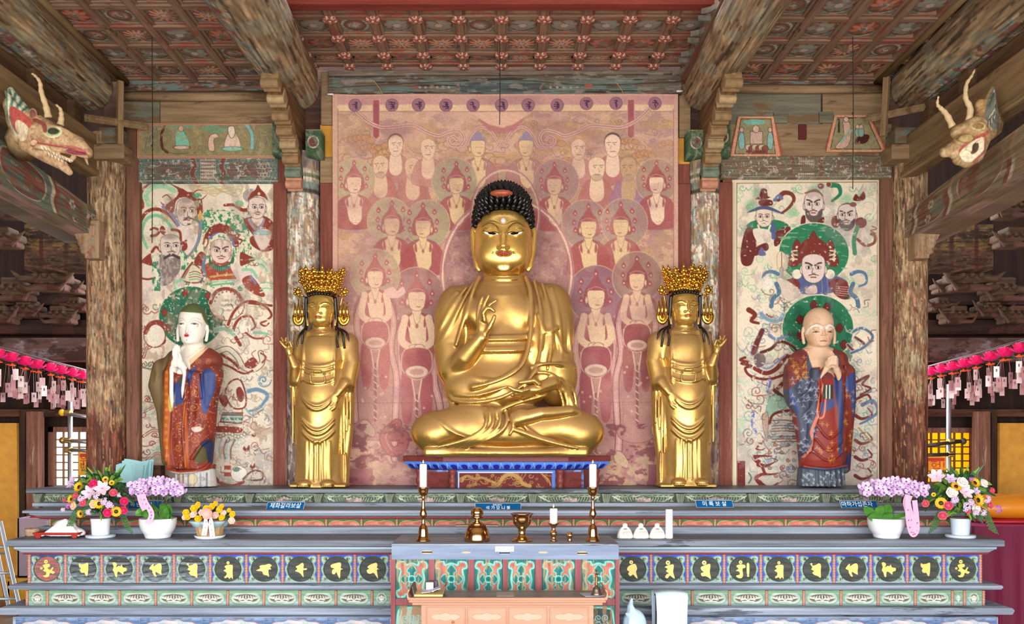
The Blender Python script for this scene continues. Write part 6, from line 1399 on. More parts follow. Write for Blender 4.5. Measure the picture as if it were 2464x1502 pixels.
def lot(x,y,h):
 t=x/520*L;X=np.interp(t,seg,[p[0]for p in pl]);Y=np.interp(t,seg,[p[1]for p in pl]);q=y/20
 ins=0.05*q**1.6;cx=XS(1219,YP);X=cx+(X-cx)*(1-ins*1.1);Y=Y+ins*1.2-h
 return(X,Y,ZS(1112,YP)-q*0.062)
lotus_cv().board('lotus_moulding',lot,PAINT,ped,back=0.05)
m=MB();m.prism(plan(1000,1086,1350,1440,0.16),z_top+0.001,ZS(1132,YP),lambda a,b,d:Vector((a,min(b+0.07,7.36),d)));m.build('pedestal_core',M_plain('pedestal_dark_maroon','#5c2622',0.6,var=0.2,bs=14),ped)
c=Cv(1096,1132,1336,1176,0.9,'#6a2a26');gold='#b08a4c'
c.line([(1200,1165),(1212,1148),(1230,1142),(1248,1150),(1258,1164),(1275,1170)],9,gold);c.line([(1112,1158),(1118,1148),(1128,1146),(1140,1152),(1160,1150),(1180,1158),(1200,1165)],6,'#a07a48')
for k in range(14):c.line([(1200+k*4,1160-16*math.sin(k/13*3.1)),(1198+k*4,1154-18*math.sin(k/13*3.1))],1.6,gold)
swirls(c,(1104,1140,1330,1172),34,(gold,'#9a7444'),6,1.8,5,0.9)
for k in range(7):c.line([(1300+k*3,1138+k*4),(1318,1152),(1325,1168)],1.6,gold)
c.rect(1096,1132,1336,1137,'#5c86d8');c.rect(1096,1137,1103,1176,'#2c3a5c');c.rect(1102,1137,1105,1176,'#b9c8e8');c.rect(1328,1137,1336,1176,'#4f7ad0');c.rect(1102,1136,1330,1138.5,'#cdd8f0')
c.board('dragon_panel',plane_fn(YP+0.06),PAINT,ped,back=0.02)
for x0,x1,dx in((1018,1082,-1),(1354,1408,1)):
 c=Cv(x0,1132,x1,1176,1.2,'#6d2e2a');c.rect(x0,1132,x1,1137,'#7a90c8');e=x0+3 if dx<0 else x1-3;c.rect(e-3,1132,e+3,1176,'#5c78b8');c.wear('#54211f',0.5,0.6,20,14,3,0.6)
 c.board('side_panel',lambda x,y,h:((x-CX)*YP/F,YP+0.075+np.abs(x-1219+dx*-135)*0.0006-h,EYE-(y-CY)*YP/F),PAINT,ped,back=0.02)
for px,dy in((1088,0.05),(1349,0.05),(1004,0.20),(1440,0.20)):
 m=MB();z0,z1=z_top+0.001,ZS(1131,YP);h=z1-z0
 m.lathe((XS(px,YP),YP+dy,z0),[(r*0.026,q*h)for r,q in((1.1,0),(1.1,0.06),(0.8,0.12),(1.0,0.2),(1.25,0.35),(1.25,0.48),(0.8,0.6),(1.0,0.7),(1.0,0.78),(1.3,0.86),(1.3,1.0))],14);m.build('baluster',M_plain('baluster_red','#7c3630',0.5),ped,smooth=True)
# offering table in front
YT=5.55;YTB=6.06;ztab=ZS(1309,YT)
tab=thing('offering_table',(XS(1215,YT),5.8,0),'blue-grey offering table with turquoise crosses on red-framed panels, in front of the altar','table')
m=MB();m.box((XS(942,YT),YT,ztab-0.012),(XS(1489,YT),YTB,ztab));m.build('tabletop',BLUEGREY,tab,bevel=0.003)
m=MB();m.box((XS(942,YT),YT+0.004,ZS(1347,YT)),(XS(1489,YT),YTB-0.01,ztab-0.012));m.build('table_apron',M_wood('blue_grey_apron','#5c6c84','#8896ac','x',0.8,rough=0.5,bump=0.12,stretch=20),tab)
TM=M_wood('dusty_red_frame','#7c3c40','#9a5a5c','z',0.8,rough=0.6,bump=0.15)
m=MB();PX=[(940,951),(1031,1045),(1127,1141),(1210,1221),(1288,1304),(1384,1399),(1481,1491)]
for a,b in PX:m.box((XS(a,YT),YT+0.006,0),(XS(b,YT),YT+0.05,ZS(1347,YT)))
for a,b in((1442,1458),):m.box((XS(951,YT),YT+0.012,ZS(b,YT)),(XS(1481,YT),YT+0.05,ZS(a,YT)))
m.box((XS(951,YT),YT+0.012,0),(XS(1481,YT),YT+0.05,0.1))
for sx in(944,1483):m.box((XS(sx,YT),YTB-0.06,0),(XS(sx+8,YT),YTB-0.01,ZS(1347,YT)))
m.build('table_frame',TM,tab)
def cross_cv(w,worn):
 h=95;c=Cv(-w/2,-h/2,w/2,h/2,1.0,'#2f6a62');a=w/2-4
 P=[(-a*0.9,-40),(-a*0.5,-42),(-a*0.4,-34),(0,-38),(a*0.4,-34),(a*0.5,-42),(a*0.9,-40),(a,-28),(a*0.72,-22),(a*0.82,0),(a*0.72,22),(a,30),(a*0.9,42),(a*0.5,42),(a*0.4,36),(0,40),(-a*0.4,36),(-a*0.5,42),(-a*0.9,42),(-a,30),(-a*0.72,22),(-a*0.82,0),(-a*0.72,-22),(-a,-28)]
 c.poly(P,'#b06a5c',1,edge='#5fb8aa',ew=5);c.poly(P,None,0,edge='#a9c4b8',ew=1.2)
 for s in(-1,1):
  c.ell(s*a*0.72,-34,5,4,'#a85a50');c.ell(s*a*0.72,36,5,4,'#a85a50')
 k=min(1,w/82)
 for ang in range(4):
  cs,sn=[(1,0),(0,1),(-1,0),(0,-1)][ang];L=34 if cs==0 else a*0.72
  R=lambda u,v:(u*cs-v*sn*k,u*sn+v*cs*(k if cs==0 else 1))
  c.poly([R(4,-5),R(L*0.42,-6),R(L*0.55,-12),R(L*0.8,-8),R(L,0),R(L*0.8,8),R(L*0.55,12),R(L*0.42,6),R(4,5)],'#2d6f68',1,edge='#68bcae',ew=2.4)
 c.ell(0,0,8,8,'#2d7f78',1,edge='#8fdcc8',ew=2);c.ell(0,0,4,4,'#245a58')
 c.wear('#b08862',0.58-0.08*worn,0.68-0.06*worn,6,40,int(w*7),0.75);c.grain(0.2,2,30,5);return c
for i in range(6):
 a,b=PX[i][1]-0.5,PX[i+1][0]+0.5;px=(a+b)/2
 cross_cv(b-a,(0,4)[i in(0,4)]/4).board('cross_panel',lambda x,y,h:((x+px-CX)*(YT+0.02)/F,YT+0.02-h+0*x,EYE-(y+1394-CY)*(YT+0.02)/F),PAINT,tab,back=0.015)
 c=Cv(-(b-a)/2,0,(b-a)/2,110,1.2,'#3f7a70');w=b-a
 c.poly([(-w*0.4,110),(-w*0.42,20),(-w*0.2,6),(w*0.2,6),(w*0.42,20),(w*0.4,110)],'#a9b09a'if i<3 else '#3a4a48',1,edge='#78cfc0',ew=4);c.wear('#a07a58',0.5,0.56,6,60,11+i,0.8)
 for k in range(12):c.spiral((k%3-1)*w*0.2,30+(k//3)*18,9,2.0,'#8fb8b0',1.5,1,k)
 c.board('lower_panel',lambda x,y,h:((x+px-CX)*(YT+0.02)/F,YT+0.02-h+0*x,EYE-(y+1458-CY)*(YT+0.02)/F),PAINT,tab,back=0.015)
BLACK=M_plain('slot_black','#0c0a09',0.9)
for i,(px,py)in enumerate(((1027.7,1329),(1214,1331),(1401,1331.7))):
 m=MB();m.ell(PW(px,py,0,YT+0.003),(0.038,0.002,0.011),20,8);m.build('slot_scar',M_plain('worn_wood_scar','#c9b08e'if i!=1 else '#9aa4b2',0.7),tab)
 m=MB();m.cbox(PW(px,py,0,YT+0.001),(0.068,0.006,0.007));m.build('coin_slot',BLACK,tab,bevel=0.002)
for px in(1122,1307):m=MB();m.ell(PW(px,1330,0,YT+0.0035),(0.03,0.002,0.007),16,8);m.build('slot_scar',M_plain('small_scar','#b7a890',0.7),tab)
m=MB();m.cbox(PW(1214,1321,0,YT-0.001),(0.118,0.008,0.032));lb=m.build('paper_label',M_plain('label_white','#f2f2ee',0.6),tab)
V,Fc=text_mb('불 전 함',0.026,lambda x,y,d:Vector((XS(1214,YT)+x,YT-0.0062,ZS(1321,YT)+y)));m=MB();m.add(V,Fc);m.build('label_lettering',M_plain('label_ink','#7d8088',0.6),lb,fix=False)
# wooden reading desk in the foreground
YD=5.0;zd=ZS(1440,YD);YDB=5.26
desk=thing('wooden_desk',(XS(1221,YD),5.13,0),'pale orange wooden desk with scroll ends and carved drawers in the foreground','desk')
DW=M_wood('pale_orange_wood','#ab7a60','#bb8b70','x',0.8,rough=0.4,bump=0.05,stretch=20);DT=M_wood('worn_dark_desk_top','#5c4a40','#8a7464','x',0.8,rough=0.35,bump=0.1,stretch=20)
m=MB();m.box((XS(985,YD),YD+0.01,zd-0.012),(XS(1456,YD),YDB,zd));m.build('desk_surface',DT,desk,bevel=0.002)
m=MB();m.box((XS(983,YD),YD,zd-0.026),(XS(1459,YD),YDB+0.005,zd-0.002-0.011));m.box((XS(991,YD),YD+0.008,zd-0.042),(XS(1451,YD),YDB,zd-0.026));m.box((XS(985,YD),YD-0.001,zd-0.015),(XS(1457,YD),YD+0.012,zd+0.003));m.build('desk_top_edge',DW,desk,bevel=0.005)
for s,px in((-1,983),(1,1459)):
 P=[(px,1447),(px+s*4,1440),(px+s*5,1430),(px+s*2,1421),(px-s*3,1417),(px-s*3,1421),(px+s*1,1428),(px+s*0,1436),(px-s*5,1441)]
 m=MB();m.prism(P,YD,YDB,lambda a,b,d:Vector((XS(a,YD),d,ZS(b,YD))));m.build('scroll_end',DW,desk,smooth=False,bevel=0.003)
xb0,xb1=XS(1012,YD),XS(1430,YD);zb=zd-0.042
m=MB();m.box((xb0,YD+0.03,0),(xb1,YDB-0.01,zb));m.build('desk_body',DW,desk,bevel=0.004)
for i,(a,b)in enumerate(((1025,1119),(1124,1219),(1223.5,1317),(1323,1417))):
 x0,x1=XS(a,YD),XS(b,YD);z1,z0=ZS(1463,YD),ZS(1525,YD)
 m=MB();m.box((x0,YD+0.022,z0),(x1,YD+0.03,z1));m.box((x0+0.006,YD+0.019,z0+0.006),(x1-0.006,YD+0.024,z1-0.006));dr=m.build('desk_drawer',DW,desk,bevel=0.003)
 cx=(a+b)/2;P=[(cx-36,1486),(cx-24,1479),(cx-12,1480),(cx,1476),(cx+12,1480),(cx+24,1479),(cx+36,1486),(cx+24,1494),(cx+12,1493),(cx,1497),(cx-12,1493),(cx-24,1494)]
 m=MB();m.prism([tuple(p)for p in bez(P,3,True)],YD+0.013,YD+0.02,lambda p,q,d:Vector((XS(p,YD),d,ZS(q,YD))));m.build('drawer_ornament',M_plain('drawer_ornament_wood','#c3927a',0.4),dr,bevel=0.002)
 if i==0:m=MB();m.tube([PW(1090+2.6*math.cos(t),1498+2.6*math.sin(t),0,YD+0.012)for t in np.linspace(0,6.28,12)],0.002,6);m.build('drawer_ring',M_plain('ring_brass','#b0642c',0.35,0.8),dr,smooth=True)
# gilded statues
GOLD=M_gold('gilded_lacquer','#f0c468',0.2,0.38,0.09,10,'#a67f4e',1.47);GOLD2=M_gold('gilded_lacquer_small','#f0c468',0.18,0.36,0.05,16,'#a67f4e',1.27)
HAIRB=M_plain('black_lacquer_hair','#0b0b0c',0.28)
LIP=M_plain('lip_red','#a8402f',0.4);INK=M_plain('brow_ink','#3a2c14',0.7,spec=0.1);EYEW=M_plain('eye_white','#f4efe6',0.3);EYEB=M_plain('eye_dark','#1c0d06',0.7,spec=0.1)
def big_statue():
 YB_=7.1
 S=Sculpt((978,500,-74),(1470,1104,132),1.9)
 C,E=S.cap,S.ell
 S.ref(58);E((1211,562,-2),(69,74,68),4);E((1211,548,8),(66,62,60),8);E((1211,592,8),(70,66,66),8);E((1212,626,14),(58,36,54),12);E((1212,648,50),(20,10,12),8)
 for s in(-1,1):E((1211+s*34,612,46),(26,26,18),12);E((1211+s*29,560,58),(22,11,8),6)
 C([(1211,548,66,5),(1211,578,78,6.5),(1211,595,84,7.5)],7);E((1211,598,86),(9,6.5,7),4)
 for s in(-1,1):E((1211+s*10,600,77),(6,5,6),4);C([(1211+s*4,560,70,2.5),(1211+s*12,545,68,3),(1211+s*30,538,62,3),(1211+s*52,544,46,2.5)],5,sm=3)
 C([(1196,612,68,2.2),(1207,609,74.5,2.6),(1212,610,75,2.3),(1217,609,74.5,2.6),(1229,612,68,2.2)],3);C([(1200,614.5,69,2.4),(1212,616.5,74.5,3.2),(1225,614.5,69,2.4)],3)
 for s in(-1,1):
  x=lambda v:1212+s*v
  C([(x(70),528,-6,6),(x(77),545,-4,6),(x(74),590,0,6),(x(66),632,4,6.5),(x(61),640,5,5.5)],3,fl=0.8);C([(x(64),560,2,5),(x(62),600,4,4),(x(60),636,6,4.5)],3,fl=0.7)
 C([(1212,640,-6,50),(1213,676,-8,55),(1213,705,-10,70)],10)
 for y in(664,676):S.ridge([(1213-48,y-4),(1213-25,y+4),(1213,y+6),(1213+25,y+4),(1213+48,y-4)],3.4,4,-0.4)
 S.ref(46)
 C([(1108,722,-14,44),(1212,706,-12,50),(1330,722,-14,46)],14,fl=0.85);E((1206,762,6),(100,84,56),20);E((1206,850,12),(92,90,62),20);E((1206,920,18),(112,62,66),16)
 for s in(-1,1):E((1204+s*44,752,42),(42,34,18),16)
 for y,w,r in((811,70,4.5),(818,72,4),(838,74,3.5),(845,75,4.5)):C([(1130,y-1,48,r),(1170,y+2,w-6,r),(1206,y+2,w,r),(1240,y+1,w-6,r),(1275,y-3,50,r)],2.5,sm=4)
 E((1085,770,-6),(44,86,46),16);C([(1098,740,-4,42),(1080,830,6,40),(1086,890,22,36)],10);C([(1088,898,26,30),(1120,862,60,25),(1160,818,84,16)],8)
 for P in([(1152,664,30,5),(1140,696,44,5),(1126,740,46,5),(1110,790,44,5),(1098,830,48,4)],[(1140,676,26,4),(1112,726,38,4),(1086,780,40,4),(1062,822,32,4)],[(1120,690,24,4),(1092,730,34,4),(1068,772,34,4),(1050,806,26,3)],[(1098,700,22,3.5),(1070,740,26,3.5),(1056,770,22,3)]):C(P,4,sm=3)
 E((1332,790,-4),(54,110,48),18);E((1340,905,14),(52,74,50),16);E((1306,830,26),(40,110,36),14)
 for P in([(1266,664,26,5),(1276,700,44,6),(1278,760,56,6),(1274,820,66,6),(1262,868,78,6),(1236,900,88,5),(1190,922,92,5),(1140,934,84,5)],[(1286,672,26,4),(1300,740,50,4),(1302,820,62,4.5),(1290,880,78,5),(1268,916,88,4)],[(1306,680,24,4),(1322,750,44,4),(1326,830,56,4.5),(1316,890,68,4)],[(1328,690,20,4),(1344,760,38,4),(1350,840,46,4),(1342,890,56,4)],[(1350,700,12,4),(1368,780,24,4),(1376,860,28,4),(1384,910,24,4)],[(1294,760,56,3),(1310,800,58,4),(1340,790,48,3)],[(1336,800,48,3),(1356,850,44,4),(1380,850,26,3)]):C(P,4,sm=3)
 C([(1278,888,84,5),(1300,880,84,5),(1340,878,66,5),(1382,884,34,5)],4,sm=3);C([(1282,902,88,4),(1310,900,86,5),(1340,912,74,5),(1362,940,56,5),(1380,985,50,5)],4,sm=3)
 for k in range(4):C([(1320+14*k,912+3*k,80-8*k,4),(1346+12*k,945,66-8*k,4.5),(1360+10*k,1000,56-6*k,4)],4,sm=3)
 S.ref(70)
 E((1140,932,34),(74,48,46),14);E((1200,950,40),(110,36,46),14)
 C([(1078,930,40,5),(1090,962,58,5),(1150,968,84,5),(1210,956,94,5),(1262,926,98,5),(1290,890,90,4)],4,sm=3);C([(1078,950,40,5),(1094,982,60,5),(1150,986,86,5),(1180,996,92,5),(1240,972,98,5),(1310,952,88,5)],4,sm=3)
 for P in([(1120,906,62,3.5),(1190,916,88,4),(1240,890,86,3)],[(1096,950,60,3),(1150,952,84,3.5),(1220,932,92,3)]):C(P,4,sm=3)
 S.ref(44)
 E((1056,1042,40),(68,54,58),16);E((1386,1042,40),(68,54,58),16);E((1218,1040,56),(160,46,52),20);C([(1180,1012,60,40),(1090,1026,58,42)],16);C([(1260,1016,58,38),(1360,1028,56,40)],16);S.ref(74)
 C([(1030,1086,56,11),(1100,1088,88,10),(1218,1089,104,10),(1340,1088,88,10),(1412,1086,56,11)],8,sm=3);S.slab((1218,1088,20),(196,10,74),6,8)
 C([(1244,1010,108,17),(1300,996,104,15),(1372,990,82,13),(1392,994,70,9)],6);E((1252,1000,106),(20,15,15),6)
 for k in range(4):C([(1168+16*k,984,90,4),(1172+16*k,1010,108,4.5),(1162+16*k,1034,112,4.5),(1120+18*k,1058,110,4),(1056+22*k,1076,100,3.5)],3.5,sm=3)
 C([(1232,1000,112,5),(1234,1030,116,4),(1226,1046,114,4)],4,sm=3)
 for k in range(3):C([(1236+8*k,1034+2*k,114,4),(1290+14*k,1056+3*k,108,4),(1360+14*k,1074+2*k,96,3.5)],3.5,sm=3)
 C([(1022,1000,60,3),(1060,1016,92,3),(1100,1044,100,3.5),(1160,1060,106,3)],4,sm=3);C([(1260,1026,108,3),(1290,1046,108,3.5),(1330,1060,102,3)],4,sm=3)
 S.ref(92)
 E((1161,788,88),(14,25,9),6)
 for P in([(1150,776,86,6),(1150,752,85,5.6),(1154,732,84,5.2),(1161,715,84,4.4)],[(1155,772,89,6),(1160,748,88,5.6),(1167,728,88,5.2),(1176,711,88,4.4)],[(1161,770,92,6),(1168,749,93,5.6),(1178,734,93,5),(1194,723,92,4.2)],[(1166,772,95,6),(1163,755,100,5.5),(1172,743,103,5.2),(1181,744,104,4.8),(1189,751,103,4.2)],[(1168,804,90,8),(1178,790,98,6.6),(1185,776,102,5.6),(1190,763,103,4.6)]):C(P,2.2)
 C([(1330,922,76,17),(1300,934,92,15)],6);E((1284,938,98),(24,12,14),5)
 for P in([(1296,926,104,7),(1284,917,110,6),(1266,920,112,5.4),(1250,922,112,4.6)],[(1270,938,108,6),(1254,943,114,5.5),(1238,940,116,5),(1224,933,116,4.2)],[(1272,943,104,6),(1254,950,110,5.4),(1240,948,112,5),(1231,935,110,4.2)],[(1274,946,102,6),(1252,954,106,5.4),(1232,952,108,4.6)],[(1278,950,98,6),(1258,958,102,5),(1240,958,103,4.2)]):C(P,2.4)
 root=thing('buddha_statue',(XS(1219,YB_),7.0,ZS(1100,YB_)),'large seated gold statue with black curls, right hand raised, on the blue and maroon pedestal','statue')
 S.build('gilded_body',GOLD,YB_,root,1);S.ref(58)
 for s in(-1,1):
  x=lambda v:1211+s*v
  S.decal('eye',[(x(11),565.5),(x(18),562.5),(x(32),562),(x(46),558.5),(x(40),564.5),(x(28),567),(x(17),567.5)],EYEW,YB_,root,0.6,0.4);S.decal('pupil',[(x(17),564.5),(x(23),561.5),(x(36),561),(x(35),565),(x(26),567.3),(x(19),566.8)],EYEB,YB_,root,1.5,0.4)
 S.inkline('eyelid_line',[[(1211+s*10,564.5),(1211+s*20,560),(1211+s*34,561),(1211+s*50,555)]for s in(-1,1)],1.0,INK,YB_,root,0.8)
 S.inkline('brow_line',[[(1211+s*12,553),(1211+s*20,543),(1211+s*34,538),(1211+s*52,544)]for s in(-1,1)],0.9,INK,YB_,root)
 S.inkline('moustache',[[(1211+s*4,604),(1211+s*12,606),(1211+s*18,606)]for s in(-1,1)]+[[(1211+s*20,609),(1211+s*26,608),(1211+s*24,612),(1211+s*30,611)]for s in(-1,1)]+[[(1210,638),(1213,642),(1209,645)]],0.8,M_plain('moustache_green','#3a5234',0.5),YB_,root)
 S.decal('lips',[(1195,612),(1207,608),(1212,609.5),(1217,608),(1229,612),(1221,617.5),(1212,619.5),(1203,617.5)],LIP,YB_,root,0.5,0.45)
 m=MB();yq=CY+(533-CY)*S.g;w=float(S.depth(1211,yq)[0]);m.ell(PW(1211,yq,w,YB_),(0.021,0.014,0.021),16,10);m.build('forehead_pearl',M_plain('pearl','#ddd6e0',0.25),root,smooth=True)
 m=MB();sc=YB_/F;o=PW(1211,CY+(520-CY)*0.978,-8,YB_);R=Vector((69*sc,70*sc,84*sc));rnd=random.Random(3)
 m.ell(o+Vector((0,0.02,0)),(R.x*0.97,R.y*0.9,R.z*0.97),28,18);rows=16;N=0
 for j in range(rows):
  th=0.06+j*0.128;n=max(1,int(2*math.pi*math.sin(th)*74/14.5))
  for i in range(n):
   a=2*math.pi*(i+0.5*(j%2))/n;d=Vector((math.sin(th)*math.cos(a),math.sin(th)*math.sin(a),math.cos(th)))
   p=o+Vector((R.x*d.x,R.y*d.y,R.z*d.z));px=CX+p.x/sc*F/(F-(YB_-p.y)/sc);py=CY+(EYE-p.z)/sc*F/(F-(YB_-p.y)/sc)
   if d.y<0.25 and py>505+46*(min(abs(px-1211)/70,1.0))**3.2:continue
   if py>575:continue
   q=Vector((d.x,d.y,d.z+(0.55 if py<492 else 0.1))).normalized();r=8.6*sc*(0.85 if py>480 else 1.0);hgt=(15 if py<492 else 9)*sc
   rot=q.to_track_quat('Z','Y').to_matrix();prof=[(0.9,-0.35),(1.0,0.0),(0.86,0.35),(0.5,0.72),(0.12,1.0)]
   V=[p+rot@Vector((r*u*math.cos(k*math.pi/4),r*u*math.sin(k*math.pi/4),hgt*v))for u,v in prof for k in range(8)]
   m.add(V,[(l*8+k,l*8+(k+1)%8,l*8+8+(k+1)%8,l*8+8+k)for l in range(4)for k in range(8)]+[tuple(range(32,40))])
 m.build('curled_hair',HAIRB,root,smooth=True)
 m=MB();m.ell(PW(1207,CY+(467-CY)*0.975,59,YB_),(27*sc,12*sc,8.5*sc),20,12);m.build('crown_jewel',M_plain('crown_jewel_red','#b0563a',0.35,var=0.4,bs=20),root,smooth=True)
big_statue()
def bodhisattva(mir,label):
 Yc=7.12;dy=-4 if mir else 0
 X=(lambda v:2421-v)if mir else(lambda v:v)
 T=lambda x,y:(X(650+x/2.636),620+dy+y/2.636)
 def Q(P):return[(*T(a,b),w,r)for a,b,w,r in P]
 x0,x1=sorted((X(664),X(866)));S=Sculpt((x0,690+dy,-56),(x1,1180+dy,74),1.4);S.ref(30)
 def C(P,k=4,**a):S.cap(Q(P),k,**a)
 def E(c,r,k=6):x,y=T(c[0],c[1]);S.ell((x,y,c[2]),r,k)
 rings=[(500,310,-8,46,30),(560,312,-6,64,36),(640,312,-2,60,38),(700,310,2,50,38),(800,308,6,56,40),(950,305,8,58,42),(1100,303,6,56,40),(1250,302,4,54,38),(1400,302,4,56,40),(1462,305,4,60,44)]
 S.loft([(T(0,y)[1],T(c,0)[0],w,rx,rw)for y,c,w,rx,rw in rings],6)
 C([(200,520,-12,24),(310,500,-10,26),(470,535,-12,26)],10)
 E((310,580,14),(38,34,22),14);E((308,870,22),(36,40,26),12)
 E((310,290,-4),(33,38,32),4);E((310,325,4),(33,34,30),6);E((310,392,10),(26,15,22),8);E((310,412,22),(9,5,6),4);C([(310,420,-6,22),(312,500,-8,27)],6)
 C([(306,290,32,2),(304,330,37,3),(303,350,39,3.4)],3)
 for s in(-1,1):E((306+s*18,354,33),(2.6,2.2,3),2);E((306+s*44,312,27),(10,4,5),3);C([(306+s*12,300,32,1.4),(306+s*40,286,29,1.4),(306+s*76,296,22,1.2)],2,sm=3)
 C([(286,376,34,1.8),(304,372,37,2),(322,376,34,1.8)],1.5);C([(288,383,33,1.8),(304,386,36,2.2),(320,383,33,1.8)],1.5)
 for s in(-1,1):C([(310+s*92,300,-4,4),(310+s*92,370,0,3.6),(310+s*88,420,2,3.6)],2)
 for y in(455,475):C([(250,y-6,10,1.4),(310,y+8,22,1.6),(370,y-6,10,1.4)],2,sm=3)
 C([(185,520,-6,20),(150,640,-4,17),(125,740,0,13),(150,900,-6,13),(165,1100,-8,13),(172,1300,-8,12),(165,1455,-4,12)],8);C([(190,700,4,12),(195,900,8,12),(190,1180,6,10),(190,1450,4,9)],6)
 C([(480,540,-6,23),(505,660,0,20),(480,800,8,20)],8);C([(490,800,4,14),(492,950,0,12),(480,1100,-4,12),(455,1300,-4,13),(455,1455,-2,12)],8);C([(440,840,14,11),(430,1100,8,10),(425,1250,4,9),(430,1450,2,9)],6)
 C([(225,470,8,3.5),(212,560,22,3.5),(205,680,28,3.5),(200,780,32,3)],3,sm=3);C([(395,470,8,3.5),(405,560,24,3.5),(410,680,30,3.5),(405,800,34,3)],3,sm=3)
 for x,y0,y1,w in((112,690,820,10),(128,760,1180,8),(150,760,1190,10),(172,740,1060,12),(178,1200,1450,8),(205,1180,1440,10),(498,790,1060,12),(480,820,1100,16),(462,860,1250,16),(445,900,1250,18),(415,1100,1440,14),(468,1250,1450,10)):C([(x,y0,w,2.4),(x+4,(y0+y1)/2,w+2,3.2),(x+2,y1,w,2)],2.5)
 for y,sag,w,r in((668,22,42,3),(690,18,43,2.4),(720,22,44,2.2),(775,26,45,3),(880,60,50,3.6),(900,66,50,3),(1030,64,50,4),(1055,66,50,3),(1105,60,48,4)):S.ridge([T(208,y-4),T(255,y+sag*0.7),T(306,y+sag),T(358,y+sag*0.7),T(406,y-4)],r,4,-0.1)
 C([(262,740,44,2),(266,790,46,2)],2);C([(350,740,44,2),(356,790,46,2)],2);C([(290,724,48,3),(330,724,48,3)],2)
 for x,w in((235,34),(262,42),(292,40),(324,40),(352,42),(380,34)):S.ridge([T(x,1170),T(x+(308-x)*0.05,1300),T(x+(308-x)*-0.05,1415)],3.2,4,0)
 E((240,1300,26),(14,60,16),8);E((362,1300,26),(14,60,16),8)
 x,y=T(308,1462);S.slab((x,1169,6),(68,4,40),3,4);S.g=1.0;S.slab((x,1195,0),(120,22,90),1,0,True);S.ref(30)
 for fx in(225,372):
  E((fx,1432,44),(17,8,16),4)
  for k in range(5):E((fx-28+k*14,1447,57),(2.8,3,4),1.5)
 C([(142,770,8,15),(150,690,22,12),(128,630,26,8)],5);E((118,590,28),(8,13,5.5),3)
 for P in([(100,575,28,3.4),(80,555,29,3),(62,530,30,2.6)],[(104,560,29,3.4),(86,535,31,3),(72,508,31,2.5)],[(112,556,30,3.4),(98,530,34,3),(106,512,37,2.5)],[(120,560,30,3.4),(112,536,36,3),(108,550,40,2.5)],[(130,590,30,3.8),(138,565,34,3.2),(128,535,37,2.6)]):C(P,1.4)
 C([(470,800,22,14),(445,840,30,11),(425,870,34,9)],5);E((412,900,36),(10,12,6),3)
 for P in([(418,915,38,3.4),(405,945,40,3),(384,948,42,2.5)],[(410,918,38,3.4),(396,950,40,3),(376,962,42,2.5)],[(402,915,38,3.4),(388,940,40,3),(368,944,42,2.5)],[(424,915,36,3.4),(415,950,38,3),(398,966,40,2.5)],[(396,888,38,3.8),(384,905,42,3.2),(382,922,44,2.6)]):C(P,1.4)
 xb,yb=T(308,1462)[0],1173;root=thing('bodhisattva_statue',(XS(xb,Yc),Yc,ZS(yb,Yc)),label,'statue')
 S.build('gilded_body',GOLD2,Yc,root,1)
 D=lambda P:[T(a,b)for a,b in P]
 S.decal('lips',D([(284,377),(298,371),(304,374),(310,371),(324,377),(314,385),(294,385)]),LIP,Yc,root,0.4,0.5)
 S.inkline('eye_line',[D([(306+s*18,313),(306+s*40,316),(306+s*66,310)])for s in(-1,1)],0.9,EYEB,Yc,root);S.inkline('brow_line',[D([(306+s*14,300),(306+s*40,284),(306+s*76,296)])for s in(-1,1)],0.6,INK,Yc,root)
 T0=T;T=lambda x,y:S.q((*T0(x,y),0,0))[:2]
 m=MB();sc=Yc/F
 def tb(P,r):m.tube([PW(*T(a,b),w,Yc)for a,b,w in bez(P,4)],r*sc,7)
 m.ell(PW(*T(310,270),-8,Yc),(35*sc,25*sc,30*sc),20,14)
 for s in(-1,1):tb([(310+s*92,240,12),(310+s*96,320,6),(310+s*96,400,0),(310+s*100,450,4)],4.2)
 for k in range(9):m.ell(PW(*T(238+k*18,226+0.007*(k-4)**2*60),27-0.55*(k-4)**2,Yc),(4.6*sc,4*sc,4.6*sc),8,6)
 for P in([(410,440,8),(430,470,24),(422,520,26),(428,570,26)],[(415,440,8),(452,470,22),(462,530,22),(468,575,22)],[(420,440,6),(475,470,14),(490,520,14),(500,565,14)],[(212,440,8),(205,470,22),(198,520,22),(196,545,22)],[(208,440,6),(180,480,12),(165,530,14),(168,575,12)]):tb(P,2.6)
 m.build('black_hair',HAIRB,root,smooth=True)
 m=MB();rnd=random.Random(9 if mir else 5);o=T(308,210)
 for k in range(36):
  a=math.pi*2*k/36;m.ell(PW(o[0]+37*math.cos(a),o[1]-2+1.5*math.sin(a*6),-6+34*math.sin(a),Yc),(4*sc,4*sc,5*sc),8,6)
 m.tube([PW(o[0]+36*math.cos(a),o[1]-5,-6+33*math.sin(a),Yc)for a in np.linspace(0,6.283,30)],3.4*sc,6)
